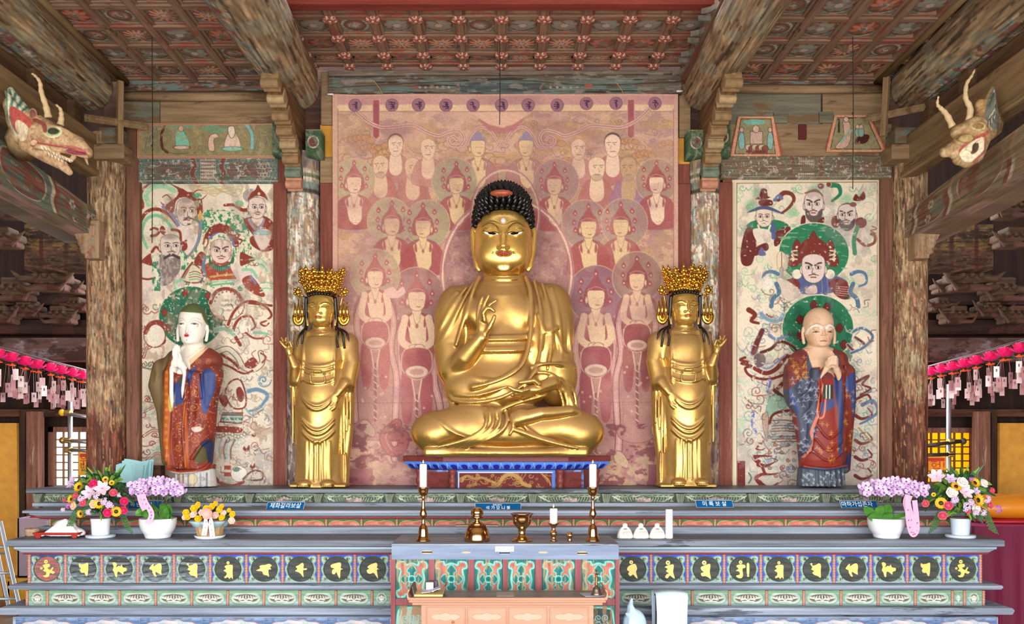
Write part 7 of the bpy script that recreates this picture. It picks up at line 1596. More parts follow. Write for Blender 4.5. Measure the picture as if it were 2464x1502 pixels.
 for j in range(4):
  for k in range(22-2*j):
   a=math.pi*2*(k+0.5*(j%2))/(22-2*j);rr=37+4*j+rnd.uniform(-3,3);y=o[1]-10-11*j-rnd.uniform(0,5);p=PW(o[0]+rr*math.cos(a),y,-6+rr*0.85*math.sin(a),Yc)
   r=rnd.uniform(4.8,7.4)*sc;m.ell(p,(r,r*0.7,r),8,6)
   for t in range(3):
    b=a+t*2.1;m.ell(p+Vector((math.cos(b)*r*1.1,-r*0.3,math.sin(b)*r*1.1)),(r*0.55,r*0.45,r*0.55),6,5)
   if rnd.random()<0.5:m.tube([p,p+Vector((math.cos(a)*0.012,-math.sin(a)*0.01,0.03)),p+Vector((math.cos(a)*0.02,-math.sin(a)*0.02,0.055))],[r*0.6,r*0.5,r*0.08],6)
 for s in(-1,1):
  cx=308+s*146
  for dx in(-24,0,22):m.tube([PW(*T(cx+dx*s,250+abs(dx)),2,Yc),PW(*T(cx+dx*s*0.95,320),3,Yc),PW(*T(cx+dx*s*1.05,374),3,Yc)],[0.9*sc,3.3*sc,3.6*sc],6,flat=0.5)
  for r,q in((27,5.2),(14,4.2)):m.tube([PW(*T(cx+r*math.cos(t),370+r*1.6*math.sin(t)),3,Yc)for t in np.linspace(-0.3,3.44,12)],q*sc,6,flat=0.5)
  m.tube([PW(*T(cx+s*3,212),3,Yc),PW(*T(cx-s*14,250),1,Yc),PW(*T(cx-s*24,300),1,Yc),PW(*T(cx-s*26,372),2,Yc)],2.0*sc,6)
  m.ell(PW(*T(cx+s*4,205),4,Yc),(7*sc,5*sc,8*sc),10,7)
  for t in range(5):m.ell(PW(*T(cx+s*4+20*math.cos(t*1.26),205+22*math.sin(t*1.26)),5,Yc),(4*sc,3*sc,4*sc),7,5)
 m.tube([PW(*T(200,236),4,Yc),PW(*T(160,215),3,Yc)],2.4*sc,6);m.tube([PW(*T(416,236),4,Yc),PW(*T(456,215),3,Yc)],2.4*sc,6)
 m.build('gilded_crown',M_gold('crown_gold','#f0bc4c',0.14,0.26,0.0),root,smooth=True)
bodhisattva(False,'standing gold crowned statue on the left, its outer hand raised against the red post')
bodhisattva(True,'standing gold crowned statue on the right, its outer hand raised beside the red post')
# painted clay monks
SKINM=M_paint('painted_clay',0.5,bump=0.05,bs=50,spec=0.3)
def clay_face(S,T,cx,cy,hw,hh,w0,old):
 """head with features; hw, hh half sizes in pixels"""
 E,C=S.ell,S.cap
 x,y=T(cx,cy);E((x,y-hh*0.18,w0-4),(hw,hh*0.84,hw*0.98),4);E((x,y+hh*0.25,w0+2),(hw*0.93,hh*0.66,hw*0.88),6);E((x,y+hh*0.72,w0+hw*0.25),(hw*0.68,hh*0.26,hw*0.62),6)
 f=w0+hw*0.9
 C([(x,y+hh*0.02,f-1,2),(x-1,y+hh*0.28,f+3,2.6),(x-1,y+hh*0.38,f+4,3.2)],3);
 for s in(-1,1):
  E((x+s*4.2,y+hh*0.4,f+1),(2.6,2.2,2.6),2);E((x+s*hw*0.42,y+hh*0.1,f-3.5),(hw*0.26,3.4,4),3);C([(x+s*5,y-hh*0.02,f-1,1.6),(x+s*hw*0.45,y-hh*0.1,f-3,1.8),(x+s*hw*0.8,y+hh*0.02,f-12,1.4)],2.5,sm=3)
  C([(x+s*hw*1.02,y-hh*0.02,w0-4,3.4),(x+s*hw*1.1,y+hh*0.25,w0-2,3.6),(x+s*hw*1.03,y+hh*0.72,w0+2,3.8)],2,fl=0.8)
  if old:C([(x+s*hw*0.25,y+hh*0.4,f-2,1.2),(x+s*hw*0.42,y+hh*0.62,f-6,1.2)],2)
 C([(x-7,y+hh*0.56,f-3,1.5),(x,y+hh*0.54,f,1.7),(x+7,y+hh*0.56,f-3,1.5)],1.5);C([(x-6,y+hh*0.63,f-4,1.5),(x,y+hh*0.65,f-1,1.9),(x+6,y+hh*0.63,f-4,1.5)],1.5);E((x,y+hh*0.86,w0+hw*0.72),(hw*0.26,4,5),4)
 C([(x,y+hh*0.8,w0-8,hw*0.66),(x,y+hh*1.5,w0-12,hw*0.8)],6)
 return x,y,f
def young_monk():
 Yc=7.14;T=lambda x,y:(320+x/1.976,430+y/1.976);S=Sculpt((350,715,-50),(536,1180,70),1.45);S.ref(28)
 Q=lambda P:[(*T(a,b),w,r)for a,b,w,r in P]
 C=lambda P,k=4,**a:S.cap(Q(P),k,**a)
 rings=[(800,268,-8,34,22),(850,255,-6,66,30),(920,240,-4,82,36),(1000,245,0,74,40),(1150,248,2,66,42),(1300,255,2,56,42),(1380,258,0,50,38),(1384,276,-4,46,34),(1474,280,-4,50,36)]
 S.loft([(min(T(0,y)[1],1172.3),T(c,0)[0],w,rx,rw)for y,c,w,rx,rw in rings],6)
 C([(180,850,-8,22),(268,810,-10,24),(355,860,-8,24)],10)
 x,y,f=clay_face(S,T,266,690,33.5,52,4,False)
 C([(120,900,0,24),(100,980,4,22),(130,1100,4,18),(145,1340,2,14)],8);C([(170,930,26,14),(175,1080,34,12),(165,1250,34,10),(180,1360,30,9)],6);C([(365,930,10,26),(360,1020,16,20),(345,1100,14,14)],8);C([(300,940,34,12),(290,1080,38,11),(270,1250,38,9),(262,1360,36,7)],6)
 for P in([(190,870,18,3),(178,940,36,3),(190,1080,42,3),(165,1340,40,3)],[(160,900,24,3),(150,1000,32,3),(152,1330,34,3)],[(262,1060,46,3),(250,1200,48,3),(262,1370,44,3)],[(275,930,40,3),(290,1010,42,3),(282,1120,42,3)],[(320,930,40,3),(330,1040,36,3)],[(345,930,34,3),(352,1080,28,3)],[(265,855,22,3),(330,800,14,3)],[(225,800,14,3),(200,830,18,3)],[(120,880,14,3),(110,960,20,3)],[(165,1378,32,4),(230,1396,44,4),(330,1384,34,4),(360,1350,20,3)],[(290,1330,42,4),(330,1270,40,4),(356,1240,26,4)]):C(P,3,sm=3)
 for k in range(7):C([(195+26*k,1395,30-2*(k-3)**2,3),(193+27*k,1460,32-2*(k-3)**2,3)],3)
 C([(196,920,38,9),(212,880,50,8)],4);C([(262,925,40,9),(248,885,52,8)],4);S.ell((*T(222,865),53),(8,19,6),3);S.ell((*T(240,868),55),(8,19,6),3)
 for i,(xa,xb,tp)in enumerate(((214,210,812),(222,219,800),(232,228,797),(241,238,806))):C([(xa,845,56,3.6),(xa,822,57,3.2),(xb+2,tp,56,2.4)],1.4)
 C([(250,870,58,4),(246,846,61,3.4),(240,834,62,2.6)],1.4)
 C([(196,930,40,7),(196,1020,44,6),(198,1090,42,3)],3);C([(262,930,42,7),(252,1000,46,5),(245,1046,44,3)],3)
 c=Cv(346,700,540,1182,1.0,'#6d5a3e');z=Z(c,320,430,1.976)
 z.poly([(60,860),(200,800),(190,870),(160,900),(158,1000),(152,1390),(60,1390)],'#74603f',1,False);c.wear('#5c4a34',0.5,0.62,8,60,3,0.7);c.wear('#8a7450',0.55,0.65,7,50,8,0.6)
 z.poly([(180,870),(270,860),(340,790),(400,840),(420,960),(400,1400),(150,1400),(170,1200)],'#8c3826',1,False);c.wear('#6f2a1e',0.52,0.62,9,40,13,0.7,box=(395,830,540,1130));z.poly([(330,790),(420,830),(410,930),(300,930),(265,880)],'#7d3a2e',1,False)
 for x_,y_,r in((300,1090,20),(320,1180,22),(300,1240,20),(230,1180,18),(225,1280,20),(300,1020,16),(340,1130,16),(250,1330,14),(350,870,14),(310,870,14)):z.swirl(x_,y_,r,3.6,'#c07a3a',1.6,1,x_,0.85)
 c.wear('#d8c8b4',0.72,0.76,3,3,19,0.9,box=(420,880,530,1130));z.poly([(290,1185),(325,1180),(328,1200),(300,1205)],'#d9cfc0',0.9)
 for P in([(160,900),(180,880),(186,960),(190,1090),(186,1250),(180,1370),(158,1380),(150,1200)],[(248,1080),(262,1075),(275,1200),(275,1370),(255,1370),(262,1240)]):z.poly(P,'#b35a26',1,True,'#7c3a20',1);
 for k in range(12):z.swirl(170,920+k*36,9,3,'#d39a3c',1.3,1,k,0.9)
 z.poly([(330,925),(360,905),(392,930),(390,1010),(370,1060),(350,1115),(334,1110),(326,1040)],'#38487e',1);z.poly([(276,910),(300,900),(290,960),(275,990),(268,960)],'#38487e',1);z.poly([(196,1000),(228,960),(250,980),(248,1060),(215,1080),(190,1100)],'#34447c',1);z.poly([(225,915),(245,915),(243,945),(226,945)],'#8a2c24',1,False);z.poly([(228,945),(248,945),(240,970),(222,985)],'#3c4a3c',1)
 z.poly([(180,1040),(205,1010),(204,1090),(186,1108)],'#c9b04c',0.9);z.poly([(185,900),(205,890),(206,1060),(198,1092),(188,1040)],'#f1ede6',1,False);z.poly([(240,900),(268,915),(258,1010),(247,1048),(242,1000)],'#f1ede6',1,False)
 z.poly([(300,1330),(335,1265),(350,1300),(345,1345),(310,1350)],'#5a5230',1);z.poly([(330,1265),(362,1240),(385,1320),(372,1360),(350,1340),(345,1290)],'#2f3452',1)
 z.poly([(160,1385),(240,1398),(345,1388),(380,1370),(400,1480),(150,1480)],'#d3cfc8',1,False);z.rib([(160,1374),(240,1390),(340,1380),(372,1350)],12,'#9c3a2a',None)
 for x_,col in((220,'#c9683a'),(237,'#c07a3c'),(290,'#c9a24a'),(205,'#8f9ab0'),(262,'#b0b4bc'),(320,'#7a86a4'),(345,'#55627e')):z.line([(x_,1402),(x_+2,1470)],7,col,0.7)
 z.ell(285,1430,22,26,'#e0d2a8',0.9,edge='#8a7a60',ew=1);swirls(c,(415,1135,510,1176),14,('#6a6c78','#a9a6a4'),5,1.2,6,0.7)
 z.poly([(205,790),(330,790),(345,770),(345,600),(190,600),(190,770)],'#f4efe4',1,False);z.poly([(200,780),(340,780),(310,830),(262,870),(225,830)],'#efe6d4',1,False)
 z.poly([(200,780),(216,775),(240,840),(262,862),(310,820),(345,772),(352,785),(325,830),(265,895),(230,850)],'#d9bf96',1,False)
 z.poly([(198,900),(205,850),(215,795),(242,790),(260,850),(272,905),(240,930),(210,925)],'#f4efe6',1);z.poly([(180,700),(204,690),(208,780),(190,775)],'#efe8da',1,False);z.poly([(332,690),(358,690),(352,775),(335,780)],'#efe8da',1,False)
 z.poly([(190,655),(198,630),(225,632),(266,636),(318,638),(334,690),(352,690),(350,560),(190,560)],'#5b6a40',1,False)
 z.ell(258,748,13,5.5,'#b02c28');z.line([(248,742),(258,739),(268,742)],3,'#b02c28')
 for s in(-1,1):z.line([(262+s*18,691),(262+s*34,688),(262+s*48,692)],3.6,'#6a5c50');z.ell(262+s*33,692,6,3,'#3a3028');z.line([(262+s*14,672),(262+s*34,662),(262+s*54,670)],2.2,'#b5aa98')
 c.ell(*T(258,768),1.6,1.4,'#a89c8c')
 xb,yb=T(278,1474);S.g=1.0;S.slab((xb,1196,0),(120,23,90),1,0,True);root=thing('monk_statue',(XS(xb,Yc),Yc,ZS(yb,Yc)),'white-faced young monk statue with green shaved hair and joined palms, before the left mural','statue')
 S.build('painted_body',SKINM,Yc,root,1,lambda P:c.sample(CX+(P[:,0]-CX)/0.987,CY+(P[:,1]-CY)/0.987))
young_monk()
def old_monk():
 Yc=7.14;T=lambda x,y:(1740+x/1.95,420+y/1.951);S=Sculpt((1888,732,-50),(2072,1180,72),1.45);S.ref(28)
 Q=lambda P:[(*T(a,b),w,r)for a,b,w,r in P]
 C=lambda P,k=4,**a:S.cap(Q(P),k,**a)
 rings=[(815,460,-8,34,22),(870,462,-6,64,32),(960,468,-2,80,38),(1080,474,2,72,42),(1200,482,4,64,42),(1340,484,4,58,42),(1376,484,2,56,38),(1380,476,-2,54,34),(1466,474,-2,56,36)]
 S.loft([(T(0,y)[1],T(c,0)[0],w,rx,rw)for y,c,w,rx,rw in rings],6)
 C([(380,870,-8,24),(460,830,-10,24),(560,868,-8,26)],10);clay_face(S,T,466,716,36,50,4,True)
 C([(345,920,4,24),(325,1010,10,24),(365,1100,20,20),(385,1290,22,14)],8);C([(590,930,4,24),(598,1060,8,20),(590,1240,6,16),(592,1380,0,13)],8);C([(430,930,34,12),(420,1080,40,11),(395,1290,38,8)],6);C([(548,930,34,12),(540,1060,36,11),(530,1300,30,9)],6)
 for P in([(408,830,14,3),(380,900,26,3),(310,1020,28,3)],[(520,830,16,3),(545,900,34,3),(560,1000,34,3),(540,1150,32,3),(535,1300,30,3)],[(425,920,40,3),(400,1010,40,3),(340,1060,34,3)],[(425,980,46,3),(410,1080,46,3),(370,1130,38,3)],[(380,1130,34,3),(400,1200,42,3),(385,1290,36,3)],[(445,960,48,3.4),(452,1040,50,3.4),(436,1120,50,3),(412,1200,48,3),(385,1310,42,3)],[(575,900,26,3),(585,1000,26,3),(570,1120,26,3)],[(605,930,16,3),(608,1100,16,3),(600,1280,12,3)],[(430,1180,50,3),(480,1240,52,3),(535,1200,42,3)],[(420,1240,50,3),(480,1300,52,3),(545,1250,40,3)],[(410,1300,48,3),(480,1345,50,3),(550,1300,40,3)],[(375,1370,38,4),(470,1382,48,4),(575,1366,36,4)]):C(P,3,sm=3)
 for k in range(8):C([(385+27*k,1385,32-1.6*(k-3.5)**2,3),(383+28*k,1462,34-1.6*(k-3.5)**2,3)],3)
 C([(440,960,40,9),(462,920,52,8)],4);C([(535,955,40,9),(512,915,52,8)],4);S.ell((*T(474,895),56),(9,13,8),3);S.ell((*T(502,892),57),(9,13,8),3)
 for k in range(4):C([(470,870+k*10,62,3.4),(485,860+k*11,66,3.3),(502,866+k*11,65,3)],1.4);C([(510,874+k*10,62,3.2),(500,862+k*11,67,3.1)],1.4)
 C([(468,905,60,4),(480,878,66,3.6),(490,858,66,3)],1.4)
 c=Cv(1884,722,2076,1184,1.0,'#7e3a30');z=Z(c,1740,420,1.95)
 c.wear('#68303c',0.5,0.62,9,30,3,0.7);c.wear('#8f4a34',0.58,0.66,8,20,5,0.6)
 z.poly([(405,920),(440,930),(452,1010),(440,1140),(400,1310),(365,1320),(345,1150),(300,1060),(305,1010),(370,960)],'#454b5e',1)
 z.poly([(535,930),(640,940),(650,1300),(600,1420),(560,1400),(575,1200),(560,1050)],'#763028',1,False)
 z.poly([(430,960),(520,980),(520,1140),(545,1380),(370,1380),(420,1230)],'#8a2f26',1,False)
 z.poly([(515,960),(540,950),(548,1030),(555,1140),(545,1310),(528,1290),(530,1120),(518,1060)],'#33406e',1);z.poly([(560,980),(610,930),(640,960),(625,1140),(610,1120),(595,1050),(580,1020)],'#3c497c',1);z.poly([(580,1330),(615,1310),(600,1390),(585,1480),(575,1420)],'#2f3a68',1);z.poly([(300,1010),(312,1005),(355,1110),(345,1125)],'#3c4a80',1,False)
 z.poly([(452,990),(510,985),(505,1055),(450,1055)],'#24382c',1,False)
 for k in range(3):z.line([(462+16*k,990),(458+16*k,1052)],6,'#e2dfd2')
 z.poly([(455,960),(510,960),(510,988),(455,990)],'#8a2c22',1,False);z.poly([(440,1075),(512,1050),(515,1090),(440,1130)],'#454f80',1,False)
 z.rib([(462,950),(448,1010),(428,1100),(432,1140),(460,1135),(470,1060)],8,'#e0805e',None);z.rib([(425,1140),(400,1210),(408,1260),(380,1325)],12,'#d9785a',None)
 rnd=random.Random(2)
 for k in range(60):
  x_,y_=rnd.uniform(320,436),rnd.uniform(950,1300)
  for q in range(3):z.line([(x_,y_),(x_+9*math.cos(q*2.1+0.5),y_+9*math.sin(q*2.1+0.5))],4,'#a3a8b8',0.75)
 for k in range(56):
  x_,y_=rnd.choice(((rnd.uniform(440,530),rnd.uniform(1150,1360)),(rnd.uniform(560,620),rnd.uniform(960,1300)),(rnd.uniform(330,400),rnd.uniform(850,960))))
  z.line([(x_-9,y_),(x_+9,y_)],3.4,'#c08a3e',0.9);z.line([(x_,y_-10),(x_,y_+10)],3.4,'#c08a3e',0.9)
 z.poly([(355,1385),(420,1372),(480,1380),(560,1368),(600,1376),(600,1480),(350,1480)],'#4c545e',1,False);z.line([(365,1376),(470,1384),(580,1370)],7,'#3a4468')
 for k in range(46):x_,y_=rnd.uniform(370,585),rnd.uniform(1392,1466);z.line([(x_,y_),(x_+7,y_+4),(x_+2,y_+9)],4,'#a8b0ba',0.9)
 z.poly([(395,905),(404,830),(425,820),(440,900),(420,925)],'#4a4c60',1);z.poly([(520,840),(550,845),(548,890),(525,880)],'#545468',1)
 z.poly([(383,620),(550,620),(550,800),(520,830),(540,870),(470,900),(420,910),(400,830),(383,800)],'#dcb898',1,False);z.poly([(440,960),(455,900),(470,850),(520,850),(540,920),(530,970),(505,935),(470,930)],'#dcba9a',1)
 z.ell(466,690,70,60,'#e2c0a2',0.6,soft=30)
 for s in(-1,1):z.line([(466+s*12,722),(466+s*34,708),(466+s*56,720),(466+s*64,745)],11,'#efe8dc',w2=6);z.line([(466+s*20,741),(466+s*34,737),(466+s*46,742)],3.4,'#5a3c2a');z.ell(466+s*33,741,5,2.8,'#2c1e18');z.line([(466+s*16,770),(466+s*30,790)],1.8,'#b58660',0.7)
 z.line([(452,784),(466,782),(482,784)],4.4,'#9c3a2c');c.wear('#c99870',0.6,0.7,14,14,77,0.4,box=(1936,740,2024,830))
 xb,yb=T(474,1466);S.g=1.0;S.slab((xb,1196,0),(120,23,90),1,0,True);root=thing('monk_statue',(XS(xb,Yc),Yc,ZS(yb,Yc)),'bald old monk statue with white brows and clasped hands, before the right mural','statue')
 S.build('painted_body',SKINM,Yc,root,1,lambda P:c.sample(CX+(P[:,0]-CX)/0.987,CY+(P[:,1]-CY)/0.987))
old_monk()
# dragon heads
def dragon(left):
 Yc=5.75
 if left:
  T=lambda x,y:(x/3.003,y/3.003);S=Sculpt((2,186,-46),(232,432,46),1.8)
 else:
  T=lambda x,y:(1640+(x+1642)/2.99,y/2.99);S=Sculpt((2236,190,-46),(2410,412,46),1.8)
 Q=lambda P:[(*T(a,b),w,r)for a,b,w,r in P]
 C=lambda P,k=5,**a:S.cap(Q(P),k,**a)
 E=lambda c,r,k=6,rot=0:S.ell((*T(c[0],c[1]),c[2]),r,k,rot)
 if left:
  C([(90,760,-6,24),(170,880,0,34),(300,960,4,36),(420,1010,6,30),(560,1050,8,22),(640,1110,8,14)],10,fl=0.9);C([(60,640,-10,8),(95,740,-6,20),(130,860,-4,30),(150,980,-2,22)],8,fl=0.6);C([(200,1040,0,20),(330,1120,4,18),(450,1190,6,14),(510,1250,6,8)],8)
  C([(300,1080,26,8),(420,1100,26,7),(560,1120,24,7),(650,1150,18,5)],4);C([(370,1100,20,4),(470,1150,22,5),(540,1180,20,5),(560,1150,18,6)],3)
  E((425,985,28),(17,12,10),4,0.3);E((280,850,26),(9,13,8),4);E((290,1060,26),(10,9,7),3);E((600,1060,18),(16,12,12),5);C([(380,940,24,4),(470,950,22,5),(560,1000,18,4)],3,sm=3)
  for k in range(5):C([(70+20*k,680+30*k,14,4),(100+28*k,760+20*k,24,4),(110+30*k,860+16*k,26,3)],3,sm=3)
  C([(630,1140,10,5),(650,1200,10,2)],2)
  horns=[[(365,860,10),(350,780,12),(320,680,14),(310,610,14),(270,560,12),(245,545,10)],[(415,890,-14),(420,830,-16),(410,770,-18),(375,735,-18)]]
 else:
  C([(520,740,-8,12),(560,830,-4,26),(520,930,0,34),(460,960,6,38),(380,1050,10,30),(300,1090,14,20),(230,1110,14,12)],10,fl=0.9);E((385,950,0),(30,20,24),6);C([(620,620,-14,5),(590,740,-12,18),(580,870,-8,22)],8);C([(480,1020,6,26),(440,1110,10,26),(390,1160,14,20),(330,1160,14,14)],8)
  S.cap(Q([(420,1060,44,13),(390,1110,46,12)]),3,sub=True);C([(470,1020,34,5),(420,1040,36,5),(360,1100,34,5)],3);C([(480,1030,32,5),(470,1110,32,5),(400,1180,28,5)],3)
  E((430,950,34),(16,11,9),4,-0.4);E((350,1030,26),(16,12,12),5,-0.4);E((280,1090,18),(14,9,10),4)
  for k in range(4):C([(600-14*k,680+40*k,8,3),(580-26*k,760+36*k,18,3),(560-30*k,850+24*k,24,3)],3,sm=3)
  C([(400,1060,36,4),(380,1110,36,5),(410,1120,32,4)],2)
  horns=[[(410,880,10),(415,790,12),(380,720,14),(390,620,12),(430,560,10),(455,510,8)],[(330,900,-14),(290,810,-16),(250,760,-18),(225,730,-18),(232,675,-18)]]
 lo,hi=S.lo,[S.ax[0][-1],S.ax[1][-1]];c=Cv(lo[0],lo[1],hi[0],hi[1],1.0,'#b4926c'if left else '#a98d62');z=Z(c,0,0,3.003)if left else Z(c,1640+1642/2.99,0,2.99)
 c.wear('#c9ac88',0.5,0.62,12,12,3,0.7);c.wear('#8a6a4c',0.56,0.66,9,9,5,0.6)
 if left:
  z.poly([(50,610),(100,650),(240,780),(220,830),(170,900),(130,1000),(60,800)],'#a9b89a',1)
  for k in range(7):z.line([(60+22*k,640+14*k),(90+20*k,740+12*k),(80+18*k,860+10*k)],12,('#4f7a68','#dfe3cc')[k%2],0.95)
  z.poly([(120,800),(220,850),(290,930),(230,990),(200,1040),(130,950)],'#b5564c',1);z.poly([(170,900),(260,960),(200,1040),(150,1000)],'#dcc8a8',1);z.ell(428,985,56,40,'#a8b888',1,edge='#e2d8b4',ew=2);z.ell(436,985,36,24,'#3c3a2e')
  z.rib([(300,900),(360,930),(380,980)],30,'#8a4a40',None);z.rib([(330,1060),(440,1080),(560,1090),(640,1110)],20,'#b0625a',None);z.line([(360,1100),(460,1160),(540,1190)],34,'#e0d2b0',0.9)
  for k in range(9):z.line([(370+22*k,1100+11*k),(376+22*k,1150+9*k)],6,'#7a5a48',0.9)
  z.ell(290,1060,30,26,'#d8b494',1,edge='#9a5a4c',ew=2);z.ell(285,855,20,30,'#7a4a40');z.rib([(540,1120),(600,1130),(640,1130)],30,'#8a3c48',None)
 else:
  z.poly([(630,590),(650,640),(640,900),(560,960),(500,900),(520,800)],'#6f7468',1);
  for k in range(6):z.line([(620-10*k,640+40*k),(590-16*k,780+26*k),(570-14*k,880+16*k)],9,('#c9bfa0','#4a4f54')[k%2],0.85)
  z.line([(600,600),(520,740),(500,820)],30,'#b4925c',0.9);z.rib([(500,990),(470,1010),(380,1040),(320,1110)],26,'#a8584c',None);z.poly([(320,1120),(400,1050),(470,1030),(470,1120),(400,1190),(340,1180)],'#ded0b0',1);z.poly([(390,1080),(440,1060),(430,1120),(390,1140)],'#5a4438',1);z.rib([(480,1030),(480,1120),(410,1190)],18,'#b0685c',None);z.ell(430,950,44,26,'#8f7448',1,edge='#d0b884',ew=2);z.ell(350,1030,50,30,'#b09a68',1,edge='#7a6238',ew=1.5)
 c.grain(0.2,4,4,9)
 x,y=T(300,1000)if left else T(450,1000)
 root=thing('dragon_head',(XS(x,Yc),Yc,ZS(y,Yc)),'carved dragon head with red cheek and green mane jutting from the left side beam'if left else 'carved wooden dragon head with curly horns and open white mouth on the right side beam','carving')
 S.build('carved_head',RELIEF,Yc,root,1,lambda P:c.sample(P[:,0],P[:,1]))
 for H in horns:
  P=bez([(*T(a,b),w)for a,b,w in H],5);n=len(P);m=MB();sc=Yc/F
  m.tube([PW(*p,Yc)for p in P],[sc*(8.5*(1-0.82*i/n)+0.8*math.sin(i*2))for i in range(n)],9);m.build('horn',M_plain('horn_cream_wood','#cdb48a',0.6,var=0.15,bs=30),root,smooth=True)
 m=MB()
 a,b=(T(160,980),T(60,1000))if left else(T(560,900),T(650,860))
 m.tube([PW(*a,-10,Yc),PW((a[0]+b[0])/2,(a[1]+b[1])/2-4,-30,Yc),PW(*b,-70,Yc)],[0.09,0.1,0.1],10);m.build('neck_beam',TANY,root,smooth=True)
dragon(True);dragon(False)
# brass ritual vessels and candles on the offering table
BRASS=M_gold('polished_brass','#dcae78',0.12,0.2,0.02,30)
WAX=M_plain('white_wax','#efe9ea',0.45);FLAME=M_plain('candle_flame','#ffb070',0.5,emit='#ff9a50',es=5.0);WICK=M_plain('wick','#2a2018',0.8)
YV=5.68
def at_table(px):return XS(px,YV)
def vessel(name,px,prof,label,cat,n=28,mat=None,zb=None,Y=YV,part='vessel_body',top=None):
 """prof: (half width px, picture y) from the bottom up"""
 zb=ztab if zb is None else zb;x=XS(px,Y);k=Y/F;y0=prof[0][1]
 root=thing(name,(x,Y,zb),label,cat)
 m=MB();m.lathe((x,Y,zb+0.0005),[(r*k,(y0-y)*k)for r,y in prof],n);m.build(part,mat or BRASS,root,smooth=True)
 return root,x,zb,k,y0
def candle(px,y0,y1,r,Y,z,label):
 x=XS(px,Y);k=Y/F;root=thing('candle',(x,Y,z),label,'candle');h=(y0-y1)*k;rr=r*k
 m=MB();m.lathe((x,Y,z+0.001),[(rr,0),(rr,h-0.012),(rr*0.9,h-0.004),(rr*0.45,h-0.005)],20);m.build('candle_wax',WAX,root,smooth=True)
 m=MB();m.tube([(x,Y,z+h-0.006),(x,Y,z+h+0.006)],0.0012,5);m.build('candle_wick',WICK,root)
 m=MB();m.lathe((x,Y,z+h+0.001),[(0.001,0),(0.004,0.005),(0.0035,0.011),(0.0006,0.022)],10);m.build('candle_flame',FLAME,root,smooth=True)
stick=[(17,1304),(17.5,1301),(14,1298),(12.5,1290),(11.5,1280),(10.5,1272),(8,1266),(4.5,1263),(5.5,1259),(3.5,1255),(5,1248),(8.5,1243),(9,1238),(6,1228),(4,1219),(4.5,1214),(3.2,1210),(3.2,1202),(6,1199),(3.6,1196),(10,1191),(12,1184),(12.5,1178),(14,1176),(14,1174),(8,1174)]
for px,side in((1018.5,'left'),(1426.5,'right')):
 vessel('candlestick',px,stick,f'tall turned brass candlestick at the {side} end of the offering table','candlestick')
 candle(px,1304-0,1118,9,YV,ztab,f'tall white lit candle in the {side} brass candlestick')if False else candle(px,1174,1117,9,YV,ztab+130.3*YV/F,f'tall white lit candle in the {side} tall brass candlestick')
r,x,z,k,y0=vessel('incense_burner',1148,[(30,1305),(31,1300),(30,1290),(26,1276),(20,1268),(18,1266)],'squat brass incense burner with lid, round finial and side flanges','incense burner')
m=MB();m.lathe((x,YV,z+38*k),[(52*k,0),(53*k,1.5*k),(50*k,3*k),(20*k,3.5*k)],28,wob=lambda a,h:1 if abs(math.sin(a))<0.35 else 0.45);m.build('burner_flange',BRASS,r,smooth=False)
m=MB();m.lathe((x,YV,z+40*k),[(20*k,0),(14*k,5*k),(6*k,9*k),(5*k,14*k),(15*k,17*k),(17*k,20*k),(12*k,22*k),(15*k,26*k),(15*k,34*k),(10*k,40*k),(3*k,42*k)],24);m.build('burner_lid',BRASS,r,smooth=True)
vessel('incense_bowl',1256,[(25,1305),(25,1302),(18,1298),(11,1292),(9,1284),(9,1276),(14,1271),(21,1262),(23,1250),(23,1243),(28,1239),(28,1237.5),(22,1239)],'brass incense goblet with a wide flared rim on the offering table','goblet')
vessel('small_candlestick',1332,[(9,1306),(9,1303),(6,1300),(6,1294),(9,1290),(9,1284),(5,1280),(5,1273),(7,1269),(13,1264),(14,1262),(8,1262)],'short brass candlestick between the goblet and the right tall candlestick','candlestick')
candle(1332,1263,1226,9.5,YV,ztab+43.5*YV/F,'short white lit candle in the small brass candlestick')
vessel('brass_jar',1371,[(6,1306),(6,1303),(4.5,1300),(7,1296),(8.5,1292),(8,1288),(5,1286),(6,1284.5)],'tiny brass lidded jar beside the short candlestick','jar')
YS=6.28;zs=z_slab
BAGM=M_plain('cream_cloth_bag','#e8e6dc',0.8,bump=0.1,bs=80)
for i,(px,lab)in enumerate(((1504,'left'),(1542,'middle'),(1581,'right'))):
 x=XS(px,YS);k=YS/F;root=thing('rice_bag',(x,YS,zs),f'{lab} one of the three small cream rice bags with tied tops','bag','rice bags on the altar')
 m=MB();P=[]
 for t,rx in((0,19),(2,20),(8,19),(18,15.5),(26,10),(28,5),(30,6.5),(34,5.5),(36,3)):P.append((rx*k,t*k))
 m.lathe((x,YS,zs+0.001),P,24,wob=lambda a,h:(1.0-0.55*abs(math.sin(a))**1.5)*(1+0.03*math.sin(a*7+i)));bo=m.build('bag_cloth',BAGM,root,smooth=True)
 m=MB();m.tube([(x+5.4*k*math.cos(t),YS+3*k*math.sin(t),zs+28*k)for t in np.linspace(0,6.28,14)],0.9*k,5);m.build('bag_tie',M_plain('bag_tie','#dcd8cc',0.8),root,smooth=True)
 m=MB();m.ell((x,YS-6.4*k,zs+23*k),(5*k,1.0*k,2.2*k),12,6);m.build('bag_emblem',M_plain('bag_emblem','#a9948a',0.8),root)
 V,Fc=text_mb('공양미',0.021,lambda a,b,d:Vector((x+2*k+a,YS-8.6*k,zs+14.5*k+b)));m=MB();m.add(V,Fc)
 V,Fc=text_mb('영산전 · 대웅전',0.0075,lambda a,b,d:Vector((x+2*k+a,YS-9.4*k,zs+9*k+b)));m.add(V,Fc);m.build('bag_lettering',M_plain('bag_ink','#8a8c80',0.8),root,fix=False)
